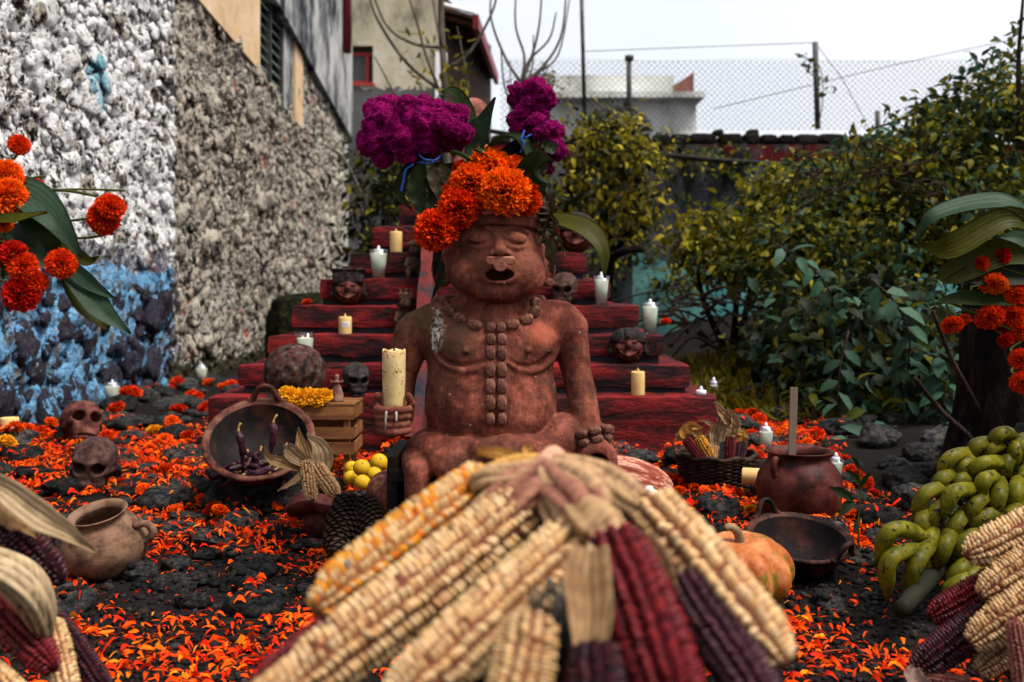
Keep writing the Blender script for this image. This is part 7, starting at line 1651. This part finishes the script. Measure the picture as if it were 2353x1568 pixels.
# ---- the big foreground bundle
CB = 'cobs in the big foreground corn bundle'
def cd_(u1, v1, y1, u2, v2, y2, wd, kind, lab, seed=0, rows=14, m=34, roll=0.): return cob(P(u1, v1, y1), P(u2, v2, y2), W_(wd, (y1 + y2) / 2), kind, lab, CB, seed, rows, m, roll)
cd_(1120, 1105, 1.16, 728, 1402, .98, 132, 'mix', 'cob of mixed cream and orange kernels at bundle upper left', 1, 14, 44)
cd_(1205, 1165, 1.08, 650, 1600, .88, 148, 'white', 'long cream cob second from the left in the bundle', 0, 12, 44, .3)
cd_(1325, 1235, 1.02, 890, 1640, .84, 146, 'white', 'cream cob pointing down left at the bundle centre', 1, 12, 44, .1)
cd_(1222, 1425, .86, 1170, 1700, .78, 138, 'cream', 'short cream cob at the bottom centre of the bundle', 2, 12, 24)
cd_(1405, 1245, .98, 1560, 1650, .82, 168, 'red', 'glossy deep red cob right of the bundle centre', 0, 14, 46)
cd_(1490, 1160, 1.08, 1800, 1525, .92, 140, 'white', 'cream cob with uneven top kernels on the bundle right', 2, 10, 40)
cd_(1565, 1330, 1.0, 1770, 1640, .88, 120, 'violet', 'dull purple cob tucked under the right cream cob', 1, 14, 36)
cd_(1365, 1490, .84, 1378, 1720, .78, 130, 'purple', 'dark purple cob below the hanging tan husk', 0, 12, 24)
cd_(900, 1360, 1.02, 585, 1590, .93, 100, 'red', 'dark red cob lowest at the bundle left', 1, 14, 36)
cd_(850, 1450, .96, 560, 1650, .86, 110, 'cream', 'cream cob in the lower left corner of the bundle', 1, 12, 44)
cd_(1180, 1290, 1.12, 960, 1480, 1.02, 110, 'brown', 'brownish cob in shadow under the cream bundle cobs', 0, 12, 30)
hb = empty('husk_knot', P(1265, 1085, 1.14), 0, 'knot of twisted tan and pink husks tying the corn bundle', 'husks'); ho = np.array(hb.location)
V, F = stone_mesh(44, 1.0, 3, .22); kb = mk('knot', V * (.021, .019, .020) + (np.array(P(1263, 1068, 1.13)) - ho), F, M['husk'], hb, True, np.tile((.52, .27, .17), (len(V), 1)) * (1 + .25 * vnoise(V, 3)[:, None]))
for k, (pts, w, kw, tws) in enumerate((([(1262,1075,1.13),(1200,1080,1.13),(1140,1095,1.13),(1065,1110,1.14)], .050, GOLD, .6), ([(1258,1080,1.12),(1180,1095,1.11),(1120,1100,1.11),(1085,1120,1.12)], .045, TAN, .9), ([(1265,1085,1.12),(1200,1125,1.09),(1130,1160,1.08),(1060,1210,1.07)], .042, PINK, .4), ([(1270,1080,1.11),(1230,1120,1.08),(1190,1150,1.06),(1150,1200,1.05)], .048, ROSE, .5),
    ([(1270,1072,1.12),(1340,1085,1.11),(1420,1110,1.10),(1500,1170,1.08)], .048, PINK, -.5), ([(1270,1080,1.11),(1350,1100,1.10),(1430,1150,1.08),(1510,1190,1.06)], .045, TAN, -.8), ([(1265,1090,1.10),(1300,1130,1.06),(1330,1160,1.03),(1345,1200,1.02)], .055, ROSE, .3), ([(1275,1085,1.1),(1330,1110,1.07),(1360,1150,1.05),(1350,1190,1.03)], .050, PINK, .8),
    ([(1262,1088,1.1),(1270,1130,1.07),(1320,1180,1.04),(1400,1255,1.0)], .040, TAN, .4), ([(1280,1075,1.12),(1380,1090,1.12),(1450,1140,1.10),(1490,1180,1.09)], .030, GOLD, .9), ([(1255,1080,1.12),(1170,1110,1.10),(1130,1165,1.08),(1190,1200,1.05)], .040, ROSE, .2), ([(1268,1090,1.09),(1290,1150,1.05),(1310,1200,1.02),(1330,1235,1.01)], .045, PINK, .3),
    ([(1240,1062,1.14),(1180,1065,1.16),(1130,1052,1.17),(1098,1048,1.18)], .020, GOLD, .8), ([(1230,1058,1.14),(1210,1040,1.15),(1215,1025,1.16)], .012, GOLD, .5), ([(1340,1170,1.03),(1370,1200,1.0),(1390,1225,.99),(1410,1262,.97)], .055, TAN, .2))):
    (rope(hb, pts, w * .42, kw, k, tws * 3) if w > .03 else husk(hb, pts, w, kw, k, 1.0, 4, .02, tws))
for k, (pts, w, kw, lab) in enumerate((([(1352,1265,.90),(1345,1330,.88),(1352,1400,.86),(1350,1500,.84)], .040, TAN, 'x'), ([(1372,1260,.91),(1372,1340,.885),(1378,1420,.87),(1376,1490,.85)], .026, PALE, 'x'), ([(1480,1250,1.0),(1500,1290,.98),(1520,1330,.97),(1530,1350,.97)], .03, PINK, 'x'))): husk(hb, pts, w, kw, 30 + k, .7, 5, .04, .1, wide)
for k in range(14):
    u0 = 1250 + random.uniform(-30, 60); m = MB(); m.tube(curve_pts([np.array(P(u0, 1330 + random.uniform(-10, 30), .93)) - ho, np.array(P(u0 + random.uniform(-30, 30), 1400, .91)) - ho, np.array(P(u0 + random.uniform(-50, 60), 1470, .90)) - ho], 10), .0012, 5); m.build('silk_strand', M['twig'], hb)
stp = empty('wooden_stump', (PX(1250, 1.05), 1.08, gz(0, 1)), 0, 'dark wooden stump carrying the foreground corn bundle', 'stump')
V, F = lathe([(0, -.02), (.15, -.02), (.125, .05), (.115, .2), (.115, .355), (.105, .365), (0, .365)], 40, .03, 3); mk('bark', V, F, M['bark_dark'], stp)
# ---- left bundle
LB = 'cobs in the left foreground bundle'; Y1 = 1.45
def lc(u1, v1, u2, v2, wd, kind, lab, seed=0, rows=12, m=30, dy=0., dy2=0.): return cob(P(u1, v1, Y1 + dy), P(u2, v2, Y1 + dy2), W_(wd, Y1), kind, lab, LB, seed, rows, m)
lc(-60, 1120, 143, 1332, 70, 'purple', 'dark purple cob upper left with large glossy kernels', 1, 11, 24, .05, 0)
lc(-70, 1340, 125, 1535, 76, 'red', 'dark red cob with straight rows at the lower left edge', 2, 12, 32, 0, -.1)
lc(118, 1430, 165, 1640, 60, 'white', 'cream cob with large kernels at the lower left', 1, 11, 26, 0, -.1)
lc(125, 1420, 255, 1605, 56, 'purple', 'slim purple cob beside the cream one at lower left', 0, 12, 30, .06, .0)
lc(-60, 1520, 60, 1620, 60, 'cream', 'pale cob in the extreme lower left corner', 2, 12, 30, -.1, -.15)
lc(-70, 1220, 60, 1330, 60, 'white', 'pale cob half covered by husk at left edge', 0, 12, 30, .06, .04)
hl = empty('husk_leaves', P(0, 1300, Y1), 0, 'pale dry corn husks spreading from the left bundle', 'husks')
husk(hl, [(-60,1085,Y1),(20,1130,Y1-.02),(95,1185,Y1-.03),(165,1225,Y1-.05),(228,1268,Y1-.06)], .040, PALE, 1, .6, 5, .06, .3)
husk(hl, [(-40,1130,Y1),(30,1165,Y1),(70,1195,Y1),(92,1232,Y1)], .055, TAN, 2, .5, 5, .05, .2)
rope(hl, [(-90,1285,Y1-.05),(-10,1290,Y1-.10),(60,1325,Y1-.11),(100,1390,Y1-.09),(114,1475,Y1-.05)], .019, PALE, 3, 1.2); rope(hl, [(-90,1330,Y1-.04),(-10,1320,Y1-.08),(45,1360,Y1-.09),(85,1420,Y1-.07),(104,1475,Y1-.04)], .017, TAN, 4, 1.0)
rope(hl, [(-90,1300,Y1-.07),(0,1312,Y1-.12),(70,1362,Y1-.12),(98,1420,Y1-.09),(112,1478,Y1-.05)], .014, PALE, 6, 1.5)
# ---- right heap
RB = 'cobs heaped at the lower right'; Y2 = 1.68
def rc(u1, v1, u2, v2, wd, kind, lab, seed=0, rows=12, m=30, dy=0., dy2=0.): return cob(P(u1, v1, Y2 + dy), P(u2, v2, Y2 + dy2), W_(wd, Y2), kind, lab, RB, seed, rows, m)
rc(2440, 1175, 2222, 1278, 84, 'white', 'uppermost pale cob with dark tip at the right edge', 1, 12, 26, .05, .02)
rc(2450, 1240, 2256, 1372, 84, 'cream', 'cream cob second from the top at the right edge', 2, 12, 30, 0, -.03)
rc(2450, 1320, 2230, 1478, 78, 'cream', 'broken tipped cream cob third from the top at right', 0, 12, 30, -.06, -.08)
rc(2340, 1305, 2138, 1420, 68, 'red', 'dark red cob pointing left under the cream ones at right', 1, 13, 30, .03, .02)
rc(2310, 1385, 2100, 1545, 78, 'purple', 'blackish purple cob pointing to the lower left at right', 2, 13, 34, 0, -.04)
rc(2410, 1420, 2245, 1545, 60, 'brown', 'brown shrivelled cob in the dark lower right', 1, 11, 26, -.04, -.06)
rc(2330, 1425, 2362, 1640, 42, 'pink', 'slim pinkish cob standing in the lower right corner', 2, 12, 40, -.12, -.16)
rc(2230, 1580, 2120, 1560, 44, 'pink', 'pinkish cob end cut by the lower right frame', 1, 12, 30, -.05, -.05)
hr = empty('husk_scrap', P(2115, 1550, Y2 - .05), 0, 'curled grey husk at the end of the purple right cob', 'husks'); husk(hr, [(2100,1535,Y2-.05),(2095,1555,Y2-.06),(2120,1575,Y2-.08),(2160,1590,Y2-.08)], .03, dict(col=(.25,.14,.11), col2=(.45,.30,.24)), 3)
V, F = rough_box((1.28*.98, 1.55, -.02), (1.9, 2.0, .20), .05, .01, .03, 7); mk_ = mk('wooden_block', V - np.array((1.5, 1.75, 0)), F, M['bark_dark']); mk_.location = (PX(2420, 1.75) + .26, 1.75, 0); setp(mk_, 'dark wooden block under the cobs at the right edge', 'block')
# ---- cobs in the broken dish
DC = 'white cobs in the clay dish'
c1 = cob(P(705, 1060, 2.80), P(718, 1150, 2.74), W_(33, 2.78), 'white', 'upright cream cob on the left of the broken dish', DC, 0, 12, 26); c2 = cob(P(728, 1072, 2.80), P(774, 1140, 2.74), W_(35, 2.78), 'cream', 'slanting cream cob on the right of the broken dish', DC, 1, 12, 28)
hd = empty('husk_leaves', P(712, 1070, 2.8), 0, 'open pale husks fanning above the broken dish cobs', 'husks')
for k, (pts, w, kw) in enumerate((([(712,1072,2.83),(700,1045,2.85),(690,1015,2.86),(685,982,2.87)], .035, TAN), ([(708,1070,2.83),(680,1052,2.81),(655,1030,2.80),(649,1024,2.79)], .045, PALE), ([(722,1085,2.82),(742,1070,2.81),(735,1030,2.82),(705,1003,2.84)], .058, PALE), ([(700,1080,2.82),(660,1070,2.79),(620,1055,2.77),(606,1024,2.76)], .032, TAN), ([(702,1075,2.81),(690,1095,2.77),(665,1115,2.75),(638,1130,2.74)], .020, TAN), ([(716,1070,2.84),(712,1040,2.86),(708,1012,2.87)], .04, TAN))): husk(hd, pts, w, kw, 50 + k, .5, 4, .04, .2)
# ---- basket cobs
BC = 'coloured cobs in the wicker basket'; Yb = 3.34
def zb5(x, y, Y=Yb): return P(1522 + .238 * x, 861.6 + .238 * y, Y)
for a, b, w, kind, lab in (((225, 620), (400, 850), 24, 'red', 'dark red cob at the left of the wicker basket'), ((350, 600), (500, 860), 27, 'yellow', 'yellow speckled cob in the wicker basket'), ((600, 650), (535, 850), 17, 'blue', 'slate blue cob in the wicker basket'), ((655, 600), (650, 850), 25, 'red', 'reddish cob upright in the centre right of the basket'), ((780, 650), (735, 840), 24, 'violet', 'short purple cob at the right of the wicker basket'), ((520, 690), (510, 850), 20, 'cream', 'cream cob behind the yellow one in the basket')):
    cob(zb5(*a), zb5(*b, Yb - .03), W_(w, Yb), kind, lab, BC, 1, 12, 26)
hk = empty('husk_leaves', (PX(1652, Yb), Yb + .03, .28), 0, 'upright dry husks sticking out of the wicker basket', 'husks'); go = lambda *z: [(1522 + .238*a, 861.6 + .238*b, Yb + .01) for a, b in z]
for k, (pts, w, kw) in enumerate(((go((660,620),(650,480),(560,380),(490,260)), .05, TAN), (go((655,620),(670,500),(660,420),(610,340)), .045, PINK), (go((520,760),(520,600),(550,500),(560,430)), .055, PALE), (go((260,650),(200,590),(170,620),(140,650)), .035, TAN), (go((250,640),(210,570),(280,500),(380,520)), .04, GOLD), (go((370,620),(300,540),(260,500)), .035, TAN), (go((520,640),(500,520),(420,460),(340,445)), .02, TAN), (go((780,670),(760,620),(770,570),(740,590)), .04, GOLD), (go((640,620),(690,480),(640,340)), .04, PALE), (go((440,640),(470,570),(420,600)), .025, PALE))): husk(hk, pts, w, kw, 70 + k, .6, 4, .06, .3)

# ================================================================== BANANAS
t = NT('banana_peel'); v = t.vec('Object'); n1 = t.noise(v, 30, 6, .65); n2 = t.noise(t.vec('Object', (1, 1, 1)), 62, 5, .7); r_ = t.rnd(); c = t.ramp(n1, [(.36, (.046, .046, .002)), (.5, (.088, .080, .003)), (.64, (.135, .112, .006))]); c = t.hsv(c, v=t.math('MULTIPLY_ADD', r_, .5, .72))
c = t.mix(t.ramp(n2, [(.575, 0), (.61, 1)]), c, (.010, .009, .007)); t.bump(n1, .1, .003); M['banana'] = t.fin(c, .45, .35)
def bz(x, y, Y): return P(2010.3 + .3957 * x, 947.7 + .3957 * y, Y)
bn = empty('banana_bunch', bz(420, 1120, 2.25), 0, 'large bunch of small green bananas leaning by the right trunk', 'bananas'); bo_ = np.array(bn.location)
m = MB(); sc = curve_pts([bz(150, 1150, 2.02), bz(300, 980, 2.16), bz(480, 780, 2.30), bz(650, 520, 2.38), bz(820, 250, 2.44), bz(900, 100, 2.46)], 30); m.tube(sc - bo_, np.linspace(.017, .032, 31), 12); M['stalk'] = simple('banana_stalk', [(.3, (.004, .004, .0025)), (.7, (.016, .016, .009))], 9, 5, .7, .5, .01, 40); m.build('stalk', M['stalk'], bn)
BAN = [((265,720),(110,690),(20,850)),((250,800),(95,860),(75,1055)),((320,775),(245,880),(190,1045)),((450,445),(310,470),(240,600)),((440,520),(350,590),(310,700)),((575,455),(465,470),(412,590)),((545,570),(480,650),(430,750)),((665,480),(590,540),(530,640)),((745,580),(650,610),(550,665)),((635,690),(530,750),(455,850)),((565,245),(455,265),(385,360)),((600,275),(520,310),(490,390)),((735,300),(640,300),(560,345)),((670,185),(600,195),(560,260)),((750,215),(690,210),(630,260)),((805,150),(735,130),(680,190)),((855,180),(820,220),(800,300)),((815,250),(765,300),(745,390)),((690,380),(640,400),(605,480)),((735,420),(720,490),(690,580)),((835,400),(820,470),(795,560)),((450,690),(410,780),(355,890)),((575,860),(500,920),(430,1005)),((840,540),(800,600),(755,670)),((310,590),(275,640),(265,740)),((450,375),(400,390),(360,440)),((545,400),(500,400),(450,455)),((580,920),(500,990),(400,1060)),((870,150),(850,200),(845,260)),((880,330),(870,400),(850,470)),((700,690),(650,740),(600,850)),((340,690),(320,740),(300,790)),((640,900),(560,960),(500,1010)),((860,560),(850,620),(840,690))]
M['ban_tip'] = simple('banana_tip', [(.3, (.01, .008, .006)), (.7, (.03, .022, .015))], 20, rough=.8)
for k, (a, b, c) in enumerate(BAN):
    cx = (a[0] + c[0]) / 2; cy = (a[1] + c[1]) / 2; s = (cy - 150) / 950.0; lift = .07 * ((k * 7) % 5) / 5
    Y = 2.42 - .30 * min(1, max(0, s)) - .04 + lift * .6 - (.04 if k in (0, 1, 2, 5, 7, 12, 18, 19) else 0); Yb_ = Y + .045
    pa, pb, pc_ = np.array(bz(*a, Yb_)), np.array(bz(*b, Y - .012)), np.array(bz(*c, Y)); cc = curve_pts([pa, pb, pc_], 18)
    wd = .0174 if k > 2 else .0182; ex = .030; pa = pa + (pa - pb) / np.linalg.norm(pa - pb) * ex; pc_ = pc_ + (pc_ - pb) / np.linalg.norm(pc_ - pb) * .010; pb = pb + np.array([-.3, -.6, .7]) * .006; cc = curve_pts([pa, pb, pc_], 18); tt = np.linspace(0, 1, 19); rad = wd * np.clip(np.minimum((tt + .05) / .26, (1.015 - tt) / .24), .12, 1) ** .62
    V, F = tube(cc - bo_, rad, 10); ring = np.tile(np.where(np.arange(10) % 2, .92, 1.06), 19)[:, None]; ctr = np.repeat(cc - bo_, 10, 0); V = ctr + (V - ctr) * ring; bb = mk('banana', V, F, M['banana'], bn)
    e = cc[-1] - cc[-2]; e /= np.linalg.norm(e); m = MB(); m.tube([cc[-1] - bo_ - e*.002, cc[-1] - bo_ + e * .006], [.0062, .004], 8); m.build('blossom_tip', M['ban_tip'], bb)
    j = np.argmin(np.linalg.norm(sc - cc[0], axis=1)); m = MB(); m.tube(curve_pts([cc[0] - bo_, (cc[0]*.5 + sc[j]*.5) - bo_ + (0, .01, .01), sc[j] - bo_], 6), [.0085, .0075, .007, .007, .007, .008, .009], 7); m.build('banana_stem', M['banana'], bb)
# ---- dark pine cones beside the dish
M['cone'] = simple('cone_scale', [(.3, (.005, .003, .002)), (.6, (.020, .012, .008)), (.8, (.07, .043, .030))], 10, 4, .75, .4, .004, 40)
def pine_cone(a, b, w, label):
    a, b = Vector(a), Vector(b); L = (b - a).length; c = empty('pine_cone', a, 0, label, 'pine cone', 'long dark cones by the dish'); c.rotation_mode = 'QUATERNION'; c.rotation_quaternion = (b - a).to_track_quat('X', 'Z')
    m = MB(); m.tube([(0, 0, 0), (L*.3, 0, 0), (L*.8, 0, 0), (L, 0, 0)], [w*.35, w*.42, w*.34, w*.12], 14); m.build('axis', M['cone'], c); s = MB(); n = 190
    for k in range(n):
        t_ = (k + .5) / n; th = k * 2.39996; r = w * (.40 + .12*math.sin(math.pi*t_)) * (1 if t_ < .8 else 1 - (t_ - .8) * 2.2); ca, sa = math.cos(th), math.sin(th); x = t_ * L; e = np.array([0, ca, sa]); tg = np.array([0, -sa, ca]); ax = np.array([1., 0, 0])
        p = e * r * .8 + ax * x; q = e * r * 1.28 + ax * (x + L*.035); ww = w * .14; s.add([p - tg*ww*.7, p + tg*ww*.7, q + tg*ww, q - tg*ww, q + e*.002 - ax*L*.02, q + ax*L*.012 - e*.002], np.array([(0,1,2,3),(3,2,5,5),(0,3,4,4),(3,2,4,4)]))
    F_ = [f if f[2] != f[3] else f[:3] for f in s.F]; s.F = F_; o = s.build('scales', M['cone'], c, False); o['kind'] = 'stuff'
pine_cone(P(800, 1150, 2.45), P(775, 1275, 2.3), W_(62, 2.4), 'long dark scaly cone on the left below the broken dish'); pine_cone(P(838, 1150, 2.45), P(862, 1262, 2.32), W_(55, 2.4), 'dark scaly cone closest to the round gourd')
# small sprig at the right path
sp_ = empty('green_sprig', G(1975, 1290), 0, 'small green seedling with few leaves beside the tall red pot', 'seedling'); og = np.array(sp_.location)
m = MB(); m.tube(curve_pts([og - og, np.array(P(1972, 1200, og[1])) - og, np.array(P(1978, 1120, og[1])) - og, np.array(P(1970, 1060, og[1])) - og], 12), .0022, 6); m.build('stem', M['calyx'], sp_)
for a, b, w in (((1975,1110),(1940,1080),.016), ((1975,1080),(1955,1050),.014), ((1977,1120),(2000,1085),.014), ((1960,1150),(1905,1120),.024), ((1962,1150),(1925,1190),.026), ((1976,1190),(1960,1230),.014)): leaf_part(sp_, [P(*a, og[1]), P((a[0]+b[0])/2, (a[1]+b[1])/2 - 4, og[1] - .01), P(*b, og[1] - .02)], w, **GREEN)
print('OBJECTS', len(bpy.data.objects), 'TRIS', sum(len(m.polygons) for m in bpy.data.meshes))
